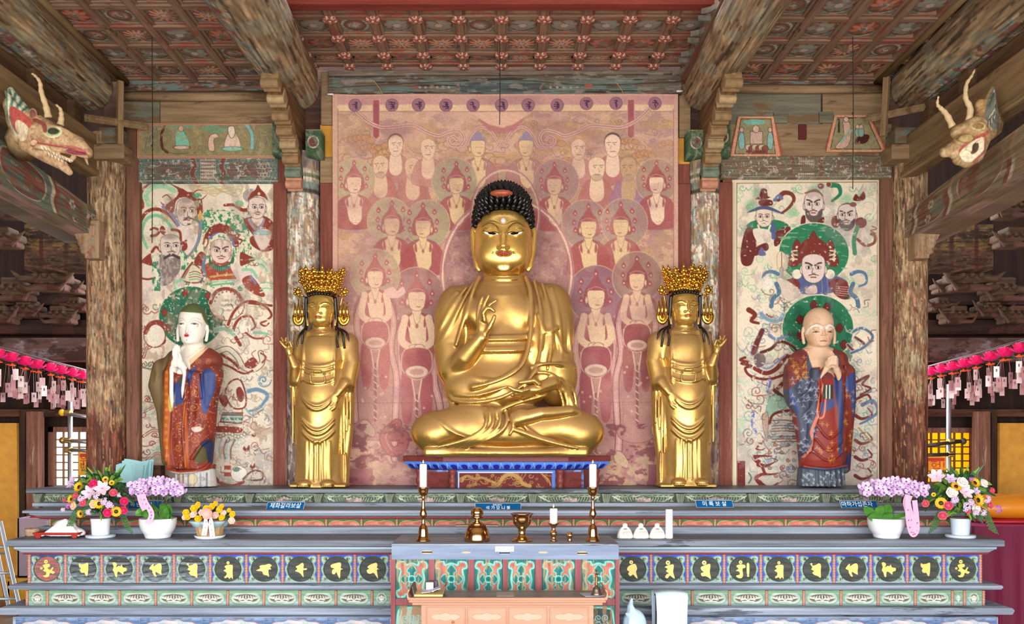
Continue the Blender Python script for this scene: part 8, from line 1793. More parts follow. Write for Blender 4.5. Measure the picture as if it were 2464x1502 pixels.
x=XS(1610,YS);k=YS/F;m=MB();m.lathe((x,YS,zs+0.001),[(9*k,0),(9.2*k,2*k),(8.8*k,68*k),(8*k,70*k),(3*k,69.5*k)],24);tag(m.build('pillar_candle',WAX,smooth=True),'thick plain white unlit candle standing beside the rice bags','candle')
# flowers
GRN=[M_plain('leaf_green','#3c6a34',0.5,var=0.2),M_plain('leaf_bright','#7ba23e',0.5,var=0.2),M_plain('leaf_dark','#24472c',0.5,var=0.2)]
def fm(n,c):return M_plain(n,c,0.55,var=0.08,bs=30)
FC=dict(hot=fm('rose_hot_pink','#e02c6c'),coral=fm('rose_coral','#dd5f74'),peach=fm('rose_peach','#f0cfae'),white=fm('rose_white','#f3e6de'),yellow=fm('rose_yellow','#f5c81e'),sun=fm('sunflower_yellow','#eeb41c'),eye=fm('sunflower_eye','#2c1a10'),lily=fm('lily_pale_pink','#e6c8d6'),lil2=fm('lily_mauve','#cdb2d2'),clus=fm('lilac_cluster','#dcc3e0'),dot=fm('cluster_eye','#7d3e7c'),mag=fm('magenta_bloom','#c070c0'),orc=fm('orchid_lilac','#cda4da'),orw=fm('orchid_pale','#e4c8ec'),lip=fm('orchid_lip','#9a2f86'),pale=fm('carnation_pale','#f3d3c6'))
POTW=M_plain('white_glazed_pot','#eef0f3',0.2);POTB=M_plain('pale_blue_pot','#cfdcec',0.35)
def petal(m,c,d,up,L,w,cup=0.3):
 """curved petal from c along d"""
 d=d.normalized();s=d.cross(up).normalized();u=s.cross(d).normalized();V=[]
 for t,ww,h in((0,0.25,0),(0.35,0.9,0.06),(0.7,1.0,0.5),(1.0,0.35,1.0)):
  for q in(-1,0,1):V.append(c+d*(L*t)+s*(w*ww*q)+u*(cup*L*h+(0.12*w if q==0 else 0)*-1))
 m.add(V,[(i*3+j,i*3+j+1,i*3+j+4,i*3+j+3)for i in range(3)for j in range(2)])
def flower(kind,c,r,parent,rnd,face=None,name=None):
 c=Vector(c);n=(face or Vector((rnd.uniform(-0.4,0.4),-1,rnd.uniform(0.1,0.7)))).normalized();q=n.to_track_quat('Z','Y').to_matrix();m=MB();mats=[FC[kind if kind in FC else 'hot']];up=n
 ring=lambda k,N,tilt,off=0:q@Vector((math.cos(2*math.pi*(k+off)/N)*math.cos(tilt),math.sin(2*math.pi*(k+off)/N)*math.cos(tilt),math.sin(tilt)))
 if kind in('hot','coral','peach','white','yellow','pale'):
  nm='rose';m.ell(c+n*r*0.1,(r*0.55,r*0.55,r*0.6),10,7,q)
  for j,(N,tl,L)in enumerate(((6,0.2,1.0),(5,0.75,0.95),(4,1.15,0.85))):
   for k in range(N):petal(m,c,ring(k,N,tl,j*0.4),up,r*L,r*0.55,0.22)
 elif kind=='sun':
  nm='sunflower'
  for j in range(2):
   for k in range(13):petal(m,c+n*0.002*j,ring(k,13,0.15+0.15*j,0.5*j),up,r,r*0.2,0.1)
  mats.append(FC['eye']);m.m=1;m.ell(c+n*r*0.1,(r*0.42,r*0.42,r*0.2),14,8,q)
 elif kind in('lily','lil2'):
  nm='lily'
  for k in range(6):petal(m,c-n*r*0.4,ring(k,6,0.62),up,r*1.15,r*0.32,-0.16)
  for k in range(4):m.tube([c-n*r*0.3,c+ring(k,4,1.1)*r*0.5],r*0.03,4)
 elif kind in('clus','mag'):
  nm='flower_cluster';mats.append(FC['dot'])
  for k in range(16):
   v=Vector((rnd.uniform(-1,1),rnd.uniform(-1.6,-0.2),rnd.uniform(-1,1))).normalized();p=c+v*r*0.75;m.m=0;qq=v.to_track_quat('Z','Y').to_matrix()
   for t in range(5):a=t*1.2566;m.ell(p+qq@Vector((math.cos(a),math.sin(a),0))*r*0.17,(r*0.13,r*0.13,r*0.06),6,4,qq)
   m.m=1;m.ell(p+v*r*0.04,(r*0.08,r*0.08,r*0.06),6,4)
 else:
  nm='orchid_blossom';mats=[FC['orc'],FC['orw'],FC['lip']]
  for k in range(3):m.m=0;petal(m,c,ring(k,3,0.2,0.25),up,r,r*0.4,0.08)
  for k in range(2):m.m=1;petal(m,c+n*0.002,q@Vector((1-2*k,0.15,0.15)),up,r*0.95,r*0.62,0.05)
  m.m=2;petal(m,c+n*0.004,q@Vector((0,-1,0.5)),up,r*0.55,r*0.24,0.3)
 return m.build(name or nm,mats,parent,smooth=True,fix=False)
def blade(m,P,w):
 """leaf along a bent midrib"""
 P=[Vector(p)for p in bez(P,4)];n=len(P);A=[];B=[];Cc=[]
 for i,p in enumerate(P):
  t=(P[min(i+1,n-1)]-P[max(i-1,0)]).normalized();s=t.cross(Vector((0.2,1,0.1))).normalized();ww=w*math.sin(math.pi*min(0.08+0.92*i/(n-1),0.985))**0.8
  A.append(p+s*ww+Vector((0,-0.1*ww,0)));B.append(p-s*ww+Vector((0,-0.1*ww,0)));Cc.append(p+Vector((0,0.25*ww,0)))
 m.strip(A,Cc);m.strip(Cc,B)
def foliage(parent,c,spread,n,rnd,L,name='foliage'):
 m=MB()
 for k in range(n):
  a=rnd.uniform(0,6.283);e=rnd.uniform(-0.35,1.3);d=Vector((math.cos(a)*math.cos(e),math.sin(a)*math.cos(e)*0.7-0.1,math.sin(e)));b=Vector(c)+Vector((d.x*spread[0],d.y*spread[1],d.z*spread[2]))*rnd.uniform(0.25,0.8);l=L*rnd.uniform(0.6,1.3)
  m.m=rnd.choice((0,0,1,2));blade(m,[b,b+d*l*0.5+Vector((0,0,0.01)),b+d*l+Vector((0,0,-0.25*l))],l*0.14)
 o=m.build(name,GRN,parent,smooth=True,fix=False);o['kind']='stuff';return o
def arrangement(px,pot,FL,Y,label,seed,mat):
 rnd=random.Random(seed);k=Y/F;x=XS(px,Y);root=thing('flower_arrangement',(x,Y,zs),label,'flowers')
 m=MB();m.lathe((x,Y,zs+0.001),[(33*k,0),(34*k,3*k),(33*k,6*k),(22*k,6.5*k)],28);m.build('saucer',POTB,root,smooth=True)
 m=MB();m.lathe((x,Y,zs+6*k),[(19*k,0),(20*k,3*k),(22*k,32*k),(23*k,37*k),(23*k,40*k),(19*k,40*k)],28);m.build('flower_pot',mat,root,smooth=True)
 c=Vector((x,Y+0.02,zs+100*k));foliage(root,c,(66*k,30*k,58*k),190,rnd,0.09);foliage(root,Vector((x,Y-0.02,zs+58*k)),(26*k,26*k,20*k),50,rnd,0.08)
 m=MB()
 for i in range(9):
  a=-0.9+i*0.22;b=Vector((x+8*k,Y+0.03,zs+105*k));m.m=i%2;blade(m,[b,b+Vector((math.sin(a)*0.1,0,0.11)),b+Vector((math.sin(a)*0.2,-0.02,0.17+0.02*(i%3)))],0.011)
 m.build('grass_blade_tuft',GRN,root,smooth=True,fix=False)
 m=MB();m.m=0
 for s in(-1,1):
  for j in range(8):
   b=Vector((x+s*(40+3*j)*k,Y-0.03,zs+(70-7*j)*k))
   for t in range(5):p=b+Vector((s*0.012*t,0,-0.008*t));blade(m,[p,p+Vector((s*0.012,-0.004,0.008)),p+Vector((s*0.026,-0.004,0.004*(1 if t%2 else-2)))],0.004)
 m.build('fern_spray',GRN,root,smooth=True,fix=False)['kind']='stuff'
 for kind,fx,fy,r in FL:
  dep=Y-0.10-0.12*max(0,1-abs(fx-px)/95)-rnd.uniform(0,0.03)-(0.03 if kind in('clus','mag')else 0);p=W(fx,fy,dep);rr=r*dep/F*1.2
  flower(kind,p,rr,root,rnd,Vector(((fx-px)/110,-1,0.25+(1200-fy)/130)))
L1=lambda kind,*P:[(kind,a/3.737,1100+b/3.737,r/3.737)for a,b,r in P]
FL=L1('hot',(845,245,38),(1115,400,34),(1108,480,32),(970,500,36))+L1('coral',(755,410,34),(1020,325,32),(690,350,28),(585,390,20))+L1('sun',(715,272,42),(895,420,40),(1045,490,40),(730,510,32),(950,205,26),(1005,235,22),(645,380,34))+L1('lily',(915,280,62),(795,320,58))+L1('lil2',(640,230,48))+L1('peach',(672,438,36),(848,425,36))+L1('clus',(735,375,38),(878,350,42),(945,400,42),(990,430,42),(800,495,32),(1075,345,24),(570,475,24))+L1('mag',(618,438,30))
arrangement(242,None,FL,6.34,'mixed bouquet with hot pink roses in a white pot, left end of the altar',11,POTW)
L2=lambda kind,*P:[(kind,1844+a/3.737,1100+b/3.737,r/3.737)for a,b,r in P]
FL=L2('sun',(1872,235,40),(1703,268,40),(1898,390,50),(1570,415,44),(1505,340,18))+L2('white',(1755,235,46),(1945,243,38),(1665,325,46),(1872,465,42))+L2('lily',(1530,170,58),(1800,310,56))+L2('lil2',(1660,195,42),(1890,310,34))+L2('clus',(1690,385,40),(1790,450,48),(1830,410,40),(1980,380,40),(1880,505,34),(1950,500,34))+L2('coral',(1435,420,30),(1635,438,36),(1585,525,36),(2020,305,28),(2005,435,30),(1810,490,22))+L2('mag',(2080,470,38),(1840,200,22))
arrangement(2311,None,FL,6.34,'mixed bouquet with white roses in a pale blue pot, right end of the altar',17,POTB)
LEAFM=M_plain('orchid_leaf','#4f8a34',0.35,var=0.15);RIBP=M_plain('pink_ribbon','#f0a8c6',0.4);STEM=M_plain('orchid_stem','#5a5a34',0.6)
def orchid(px,box,nb,leaves,ribs,label,seed,Y=6.32):
 rnd=random.Random(seed);k=Y/F;x=XS(px,Y);root=thing('orchid_pot',(x,Y,zs),label,'orchid')
 m=MB();m.lathe((x,Y,zs+0.001),[(29*k,0),(30*k,3*k),(32*k,9*k),(33*k,10*k),(39*k,20*k),(43*k,34*k),(43.5*k,45*k),(43*k,47*k),(40*k,46.5*k)],36);m.build('bowl_pot',POTW,root,smooth=True)
 for a,b,c in leaves:
  m=MB();p0=PW(px+a[0],a[1],0,Y);blade(m,[p0,PW(px+b[0],b[1],0,Y-0.05),PW(px+c[0],c[1],0,Y-0.08)],11.5*k);m.build('orchid_leaf',LEAFM,root,smooth=True,fix=False)
 x0,y0,x1,y1=box
 for i in range(5):
  t=x0+(x1-x0)*(0.12+0.19*i);m=MB();m.tube(bez([PW(px-14+7*i,1254,0,Y+0.04),PW(px-20+10*i,1215,0,Y+0.03),PW((px+t)/2,1185,0,Y+0.02),PW(t,(y0+y1)/2,0,Y)],5),0.0035,6);m.build('orchid_stem',STEM,root,smooth=True)
 for i in range(nb):
  u=(i+0.5)/nb;fx=x0+(x1-x0)*u+rnd.uniform(-6,6);arch=1-(2*u-1)**2;yc=y1-16-(y1-y0-24)*(0.35+0.5*arch)*rnd.uniform(0.0,1.1);fy=y0+6+(y1-y0-12)*((1-arch)*0.45+(1-0.45*(1-arch))*((i*0.618)%1.0))
  flower('orchid',W(fx,fy,Y-0.03-rnd.uniform(0,0.1)),10*k,root,rnd)
 for P,w in ribs:
  P=[PW(a,b,c,Y)for a,b,c in bez(P,6)];m=MB();A=[];B=[]
  for i,p in enumerate(P):t=(P[min(i+1,len(P)-1)]-P[max(i-1,0)]).normalized();s=t.cross(Vector((0,1,0))).normalized();A.append(p+s*w*k);B.append(p-s*w*k)
  m.strip(A,B);rb=m.build('gift_ribbon',RIBP,root,smooth=True,fix=False)
  V=[];m=MB()
  for i in range(4,len(P)-3,3):p=P[i]+Vector((0,-0.003,0));m.cbox(p,(2.4*k,0.0006,3*k));m.cbox(p+Vector((0.5*k,0,1.6*k)),(3.2*k,0.0006,0.7*k))
  m.build('ribbon_lettering',M_plain('ribbon_ink','#9a5c84',0.6),rb)
orchid(380,(312,1145,440,1195),62,[((-10,1254),(-35,1232),(-54,1240)),((-6,1254),(-26,1222),(-40,1228)),((0,1254),(-16,1225),(2,1228)),((10,1254),(14,1222),(8,1212)),((18,1254),(26,1228),(28,1214)),((22,1254),(27,1244),(26,1236)),((6,1254),(18,1240),(22,1222))],[([(362,1186,60),(366,1205,58),(373,1222,55)],9),([(368,1186,62),(374,1206,60),(386,1225,60),(388,1240,62),(380,1255,66)],6.5)],'white bowl of lilac orchids with a pink ribbon, left of the yellow basket',5)
orchid(2133,(2072,1146,2228,1196),66,[((-20,1254),(-40,1234),(-54,1220)),((-16,1254),(-30,1245),(-44,1246)),((-10,1254),(-18,1232),(-8,1218)),((-2,1254),(4,1240),(6,1234)),((-8,1252),(-10,1264),(-9,1276)),((10,1254),(36,1246),(66,1236)),((4,1254),(2,1226),(10,1216))],[([(2160,1188,60),(2156,1206,58),(2164,1240,58),(2172,1278,60)],9),([(2156,1190,62),(2157,1240,62),(2164,1272,60),(2172,1280,60),(2180,1262,58),(2174,1200,58)],6)],'white bowl of lilac orchids with a long pink ribbon, right part of the altar',9)
Y=6.3;k=Y/F;x=XS(505,Y);rnd=random.Random(4);bk=thing('flower_basket',(x,Y,zs),'small wicker basket of yellow roses with a peach bow on a white saucer','flowers')
m=MB();m.lathe((x,Y,zs+0.001),[(32*k,0),(34*k,2*k),(37*k,7*k),(35*k,7*k),(30*k,3*k)],24);m.build('saucer',POTW,bk,smooth=True)
m=MB();m.lathe((x,Y,zs+4*k),[(28*k,0),(30*k,5*k),(38*k,40*k),(36*k,40*k)],12);m.build('wicker_basket',M_wood('wicker','#b08a58','#dcbc8c','x',3.0,stretch=5,bump=0.6),bk)
m=MB();m.lathe((x,Y,zs+26*k),[(36*k,2*k),(41*k,10*k),(47*k,16*k),(42*k,17*k)],36,wob=lambda a,h:1+0.08*math.sin(a*7)+0.05*math.sin(a*11));m.build('wrapping_paper',M_plain('pale_blue_paper','#a9c6cc',0.7),bk,smooth=True)
foliage(bk,Vector((x,Y,zs+52*k)),(48*k,34*k,22*k),70,rnd,0.05)
G=lambda a,b:(260+a/7.153,1100+b/7.153)
for kind,PL in(('yellow',((1560,830,50),(1480,890,54),(1340,960,50),(1385,1045,50),(1555,1070,52),(1690,890,48),(1800,860,54),(1855,815,44),(1930,910,56),(1965,860,44),(1970,1040,54),(2150,990,50),(2085,920,34))),('pale',((1480,1000,58),(1850,1010,54),(1995,970,46),(1320,1040,40),(2125,1100,50),(1620,960,50)))):
 for a,b,r in PL:px,py=G(a,b);flower(kind,W(px,py,Y-0.05-0.08*max(0,1-abs(px-505)/60)),r/7.153*k*1.25,bk,rnd)
BOW=M_plain('peach_bow','#f0a898',0.45);m=MB();px,py=G(1715,970)
for i in range(8):a=i*0.785+0.2;d=Vector((math.cos(a),-0.3,math.sin(a)));petal(m,W(px,py,Y-0.17),d,Vector((0,-1,0)),15*k,6*k,0.25)
m.build('bow',BOW,bk,smooth=True,fix=False)
for P in([G(1700,1000),G(1690,1120),G(1650,1350)],[G(1730,1000),G(1770,1150),G(1800,1400)]):
 P=[W(a,b,Y-0.165)for a,b in bez(P,5)];m=MB();m.strip([p+Vector((-6*k,0,0))for p in P],[p+Vector((6*k,0,0))for p in P]);rb=m.build('bow_tail',M_plain('white_peach_ribbon','#f6e4dc',0.5),bk,fix=False)
 m=MB();[m.cbox(p+Vector((0,-0.002,0)),(2.6*k,0.0006,3*k))for p in P[3:-1:2]];m.build('tail_lettering',M_plain('tail_ink','#d08a78',0.6),rb)
# other things on and behind the altar
Y=6.36;k=Y/F;x=XS(149,Y);lt=thing('offering_tray',(x,Y,zs),'red lacquered low tray table holding a folded white cloth','tray');RL=M_plain('red_lacquer','#a82c22',0.3)
m=MB();zs+=0.001;m.box((x-0.155,Y-0.09,zs+0.022),(x+0.155,Y+0.09,zs+0.034));m.box((x-0.16,Y-0.095,zs+0.03),(x+0.16,Y-0.088,zs+0.04));m.box((x-0.16,Y-0.095,zs+0.03),(x-0.153,Y+0.09,zs+0.04));m.box((x+0.153,Y-0.095,zs+0.03),(x+0.16,Y+0.09,zs+0.04));m.build('tray_top',RL,lt,bevel=0.002)
for sx in(-1,1):
 for sy in(-1,1):m=MB();m.prism([(x+sx*0.14,0),(x+sx*0.115,0),(x+sx*0.105,0.022),(x+sx*0.15,0.022)],Y+sy*0.075-0.008,Y+sy*0.075+0.008,lambda a,b,d:Vector((a,d,zs+b)));m.build('tray_leg',RL,lt)
zs-=0.001
S=Sculpt((96,1240,-40),(220,1296,40),1.4);S.ell((156,1284,0),(48,16,26),10);S.ell((156,1268,0),(26,18,16),10);S.ell((180,1282,4),(24,12,20),6)
for a,b in((112,1288),(134,1290),(152,1290),(172,1290),(188,1289),(200,1287)):S.cap([(158,1254,2,3),((158+a)/2+2,1268,16,3.4),(a,b,24,3)],4)
S.slab((160,1298,0),(80,10,60),2,0,True);tag(S.build('folded_cloth',M_plain('white_cloth','#f4f4f6',0.8),Y,None,1),'white gathered cloth lying on the red lacquered tray','cloth')
Y=6.42;x=XS(78,Y);m=MB();m.lathe((x,Y,zs+0.001),[(0.042,0),(0.05,0.012),(0.052,0.05),(0.048,0.056),(0.044,0.05),(0.03,0.02)],22,wob=lambda a,h:1+0.015*math.sin(a*22));tag(m.build('wicker_bowl',M_wood('brown_wicker','#9a7a62','#c9ab90','x',3.0,stretch=4,bump=0.5),smooth=True),'small round brown wicker bowl at the far left end of the altar','basket')
Yp=7.06;rnd=random.Random(8);x0=XS(314,Yp);st=thing('paper_stack',(x0,Yp,z_top),'fanned stack of pale turquoise papers on the upper shelf by the left column','papers')
for i in range(14):
 m=MB();w,h=0.24+rnd.uniform(-0.01,0.01),0.15;dx=-0.012+0.0035*i+rnd.uniform(-0.006,0.006);z0=z_top+0.004+0.003*i;V=[]
 for u in np.linspace(0,1,7):
  for v in(0,1):V.append((x0+dx+(u-0.5)*w,Yp+0.006*i-0.02+0.04*v-0.05*max(0,u-0.55)*(i%3),z_top+0.003+v*(h+0.006*(i%4)+0.004*i)-0.012*v*math.sin(u*4+i)))
 m.add(V,[(2*j,2*j+2,2*j+3,2*j+1)for j in range(6)]);m.build('paper_sheet',M_plain('turquoise_paper','#a3d6da',0.8),st,fix=False,solid=0.002)
m=MB();x=XS(395,7.25);m.box((XS(352,7.25),7.2,z_top),(XS(392,7.25),7.3,z_top+0.17));tag(m.build('dark_box',D_BROWN,bevel=0.004),'dark brown box behind the pale turquoise papers','box')
CR=M_plain('yellow_plastic','#d59a1c',0.5)
m=MB();Yc=8.0;a,b=XS(18,Yc),XS(128,Yc);m.box((a,Yc,0.0),(b,Yc+0.4,0.025));H=0.28
for lo,hi in(((a,Yc,0.02),(b,Yc+0.02,H)),((a,Yc+0.38,0.02),(b,Yc+0.4,H)),((a,Yc,0.02),(a+0.02,Yc+0.4,H)),((b-0.02,Yc,0.02),(b,Yc+0.4,H))):m.box(lo,hi)
for i in range(7):m.box((a+0.03+i*0.055,Yc-0.006,0.03),(a+0.04+i*0.055,Yc,H-0.03))
m.box((a-0.008,Yc-0.01,H-0.03),(b+0.008,Yc+0.41,H));tag(m.build('plastic_crate',CR,bevel=0.003),'yellow plastic crate on the floor behind the ladder','crate')
m=MB();a,b=XS(40,Yc),XS(132,Yc);zt=ZS(1247,Yc);z0=H+0.001
for lo,hi in(((a,Yc+0.01,z0),(b,Yc+0.03,zt)),((a,Yc+0.34,z0),(b,Yc+0.36,zt)),((a,Yc+0.01,z0),(a+0.02,Yc+0.36,zt)),((b-0.02,Yc+0.01,z0),(b,Yc+0.36,zt)),((a,Yc+0.01,z0),(b,Yc+0.36,z0+0.02))):m.box(lo,hi)
tag(m.build('storage_box',M_plain('mauve_board','#a58f98',0.7,var=0.06),bevel=0.004),'tall mauve open box standing on the yellow crate behind the altar','box')
m=MB();m.ell(((a+b)/2,Yc+0.18,zt-0.02),(0.14,0.13,0.06),18,10);tag(m.build('red_cloth',M_plain('red_cloth','#b0242a',0.8,bump=0.4,bs=25),smooth=True),'red cloth bundled in the top of the mauve box','cloth')
AL=M_plain('aluminium','#b4b8bc',0.35,0.7);lad=thing('ladder',(XS(20,7.75),7.8,0),'aluminium step ladder leaning at the far left by the ochre wall','ladder')
def rail(a,b):m=MB();m.tube([a,b],0.022,4,up=(0,1,0));m.build('ladder_rail',AL,lad,bevel=0.003)
A0,A1=W(0,1255,7.75),Vector((XS(50,7.7),7.7,0.02));B0,B1=W(-22,1255,7.75),Vector((XS(22,7.8),7.8,0.02));C0,C1=W(-70,1255,7.75),Vector((XS(-110,7.7),7.7,0.02))
rail(A0,A1);rail(B0,B1);rail(C0,C1)
for t in(0.28,0.56,0.84):
 m=MB();p,q=A0.lerp(A1,t),C0.lerp(C1,t);m.tube([p,q],0.013,6);m.build('ladder_rung',AL,lad,smooth=True)
m=MB();m.tube([A0.lerp(A1,0.35),B0.lerp(B1,0.35)],0.012,6);m.build('ladder_brace',AL,lad)
for p in(A1,B1):m=MB();m.cbox(p+Vector((0,0,0.0)),(0.05,0.05,0.04));m.build('ladder_foot',M_plain('rubber_foot','#1c1c1e',0.8),lad,bevel=0.005)
Yv=7.0;a,b=XS(2344,Yv),XS(2640,Yv);zv=ZS(1268,Yv);m=MB();n=90;top=[];bot=[];rows=[]
pts=[(a,Yv+0.8)]+[(a,Yv+0.8-0.8*i/20)for i in range(1,21)]+[(a+(b-a)*i/50,Yv)for i in range(1,51)]
for j in range(9):
 t=j/8;rows.append([Vector((x+(-0.035*t*(0.5+0.5*math.sin(i*1.1))if i<=20 else 0.01*math.sin(i*0.9)*t),y-(0.055*t*(0.5+0.5*math.sin(i*0.75)+0.4*math.sin(i*0.31))if i>20 else 0),zv*(1-t)+0.005))for i,(x,y)in enumerate(pts)])
V=[p for r in rows for p in r];w=len(pts);m.add(V,[(j*w+i,j*w+i+1,(j+1)*w+i+1,(j+1)*w+i)for j in range(8)for i in range(w-1)]);m.add([(a,Yv,zv+0.005),(b,Yv,zv+0.005),(b,Yv+0.8,zv+0.005),(a,Yv+0.8,zv+0.005)],[(0,1,2,3)])
vel,vn,vl,vb=_mat('burgundy_velvet');vb.inputs['Base Color'].default_value=LC('#701538');vb.inputs['Roughness'].default_value=0.75;vb.inputs['Sheen Weight'].default_value=0.8;vb.inputs['Sheen Tint'].default_value=LC('#c04a7c')
ct=thing('draped_table',((a+b)/2,Yv+0.4,0),'side table under burgundy velvet cloth at the right end of the altar','table');m.build('velvet_cloth',vel,ct,smooth=True)
m=MB();m.box((a+0.05,Yv+0.07,zv-0.03),(b-0.02,Yv+0.78,zv));[m.box((p,q,0),(p+0.05,q+0.05,zv-0.03))for p in(a+0.06,b-0.1)for q in(Yv+0.1,Yv+0.7)];m.build('table_frame',D_BROWN,ct)
def cushion(cx,cy,z,rx,ry,h,mat,label,name='cushion'):
 V=[];n=40;m=MB()
 prof=[(0.02,0.0),(0.8,0.0),(0.97,0.25),(1.0,0.5),(0.95,0.75),(0.75,0.95),(0.4,1.0),(0.02,0.96)]
 for q,t in prof:
  for k in range(n):an=2*math.pi*k/n;e=0.72;c,s_=math.cos(an),math.sin(an);w=1+0.018*math.sin(9*an+8*t)*q;V.append((cx+rx*q*w*math.copysign(abs(c)**e,c),cy+ry*q*w*math.copysign(abs(s_)**e,s_),z+h*t*(1+0.05*math.sin(3*an))))
 m.add(V,[(i*n+k,i*n+(k+1)%n,i*n+n+(k+1)%n,i*n+n+k)for i in range(len(prof)-1)for k in range(n)]+[tuple(range(n-1,-1,-1)),tuple(range((len(prof)-1)*n,len(prof)*n))]);return tag(m.build(name,mat,smooth=True),label,'cushion')
cushion(4.28,7.42,zv+0.006,0.50,0.34,0.045,M_plain('red_satin','#b3202c',0.5),'flat red cushion under the big orange cushion on the velvet table')
cushion(4.24,7.42,zv+0.055,0.56,0.36,0.17,M_plain('orange_satin','#e0881c',0.42,bump=0.5,bs=9),'big puffy orange satin cushion on the burgundy velvet table')
BAGB=M_plain('pale_blue_plastic','#bcd6e6',0.4,bump=0.2,bs=14);Y=5.7
S=Sculpt((1484,1432,-40),(1566,1660,40),2.4);S.ell((1528,1560,0),(32,90,28),8);S.ell((1526,1500,2),(28,34,22),10);S.cap([(1520,1490,0,15),(1516,1460,2,8),(1520,1442,0,3.5)],8);S.cap([(1505,1475,12,3),(1530,1495,24,3),(1552,1510,16,3)],5);S.cap([(1518,1455,8,2.5),(1512,1500,22,3),(1506,1600,22,3)],5);S.cap([(1522,1460,8,2.5),(1545,1520,24,3),(1548,1620,20,3)],5);S.slab((1524,1700,0),(90,66,60),2,0,True)
tag(S.build('plastic_bag',BAGB,Y),'knotted pale blue plastic bag on the floor right of the offering table','bag')
sx=XS(1617,Y);m=MB();zt=ZS(1432,Y);m.box((sx-0.085,Y+0.02,zt-0.03),(sx+0.085,Y+0.16,zt-0.006));[m.box((sx+p,Y+q,0),(sx+p+0.03,Y+q+0.03,zt-0.03))for p in(-0.08,0.05)for q in(0.025,0.125)]
tag(m.build('small_stand',D_BROWN),'narrow wooden stand under the pale blue towel','stand')
m=MB();V=[];n=15
prof=[(0.18,-0.42),(0.185,-0.2),(0.175,-0.015),(0.15,0.004),(0.05,0.006),(0.012,0.002),(0.0,-0.02),(-0.006,-0.12),(-0.002,-0.25),(0.004,-0.42)]
for q,h in prof:
 for i in range(n):u=i/(n-1);V.append((sx+(u-0.5)*(0.205+0.01*math.sin(h*9)),Y+q+0.012*math.sin(u*9+h*4)*min(1,abs(h)*6),zt+h+0.01*math.sin(u*3)))
m.add(V,[(j*n+i,j*n+i+1,(j+1)*n+i+1,(j+1)*n+i)for j in range(len(prof)-1)for i in range(n-1)]);tag(m.build('hanging_towel',M_plain('pale_blue_towel','#c3dcec',0.85,bump=0.2,bs=60),smooth=True,fix=False,solid=0.004),'pale blue towel draped straight down right of the plastic bag','towel')
Y=5.12;k=Y/F;zd1=zd+0.001;x0,x1=XS(997,5.06),XS(1066,5.06);tr=thing('letter_tray',((x0+x1)/2,5.1,zd1),'yellow wooden tray with raised dark sides on the left of the desk','tray')
m=MB();m.box((x0,5.04,zd1),(x1,5.2,zd1+0.012));m.build('tray_base',M_plain('yellow_tray_wood','#e6c070',0.5),tr,bevel=0.002)
for xa,xb in((x0,x0-0.012),(x1,x1+0.012)):m=MB();m.add([(xa,5.04,zd1+0.01),(xa,5.2,zd1+0.01),(xb,5.2,zd1+0.06),(xb,5.06,zd1+0.055)],[(0,1,2,3)]);m.build('tray_side',M_plain('tray_dark_side','#5a5048',0.6),tr,solid=0.006)
def sheet(name,c,w,d,ry,mat,label,cat,lift=0.0):
 m=MB();m.cbox(c,(w,d,0.003),Matrix.Rotation(ry,3,'Y'));return tag(m.build(name,mat),label,cat)
PAP=M_plain('grey_white_paper','#c3c8dc',0.7)
sheet('folded_paper',(XS(1030,5.1),5.11,zd1+0.022),0.07,0.1,-0.12,PAP,'loose greyish paper lying in the yellow tray','paper');sheet('folded_paper',(XS(1047,5.1),5.11,zd1+0.032),0.065,0.1,-0.35,PAP,'paper with upturned corner at the right side of the yellow tray','paper')
for i,(px,mt,lab,cat)in enumerate(((1034,'#eef0f8','white card with dark edge standing upright in the yellow tray','card'),(1043,'#33262e','dark upright card just behind the white one in the tray','card'))):
 c=W(px,1416 if i==0 else 1414,5.16+0.02*i);t=thing('upright_card',(c.x,c.y,zd1+0.012),lab,cat);m=MB();m.cbox(c,(0.052,0.008,0.085));m.build('card_case',M_plain('card_dark_case','#33262e',0.4),t,bevel=0.004)
 if i==0:m=MB();m.cbox(c+Vector((0,-0.005,-0.002)),(0.042,0.003,0.072));m.build('card_face',M_plain('card_white',mt,0.5),t)
m=MB();m.cbox((XS(1425,5.1),5.1,zd1+0.002),(0.12,0.11,0.003),Matrix.Rotation(0.2,3,'Z'));tag(m.build('printed_sheet',M_plain('grey_sheet','#a3a8b4',0.5)),'grey printed sheet on the right part of the desk top','paper')
m=MB();m.cbox((XS(1216,5.1),5.12,zd1+0.001),(0.10,0.14,0.002));tag(m.build('worn_paper',M_plain('worn_paper','#a39488',0.6)),'faded paper strip flat on the middle of the desk top','paper')
BRZ=M_plain('dark_bronze','#7c6a5c',0.35,0.8,var=0.2);bx,by=XS(1435,5.08),5.08;bell=thing('ritual_bell',(bx,by,zd1),'bronze ritual handbell with pronged handle on the right end of the desk','bell')
m=MB();m.lathe((bx,by,zd1+0.004),[(0.030,0),(0.031,0.004),(0.026,0.012),(0.022,0.03),(0.018,0.042),(0.008,0.05)],24);m.build('bell_body',BRZ,bell,smooth=True)
m=MB();m.lathe((bx,by,zd1+0.052),[(0.007,0),(0.009,0.01),(0.006,0.025),(0.009,0.045),(0.006,0.06),(0.009,0.066)],12);m.build('bell_handle',M_plain('bell_copper','#a0643c',0.35,0.8),bell,smooth=True)
m=MB()
for i in range(4):a_=i*1.57;m.tube([(bx,by,zd1+0.118),(bx+0.011*math.cos(a_),by+0.011*math.sin(a_),zd1+0.13),(bx,by,zd1+0.148)],[0.003,0.003,0.002],6)
m.build('bell_prongs',BRZ,bell,smooth=True)
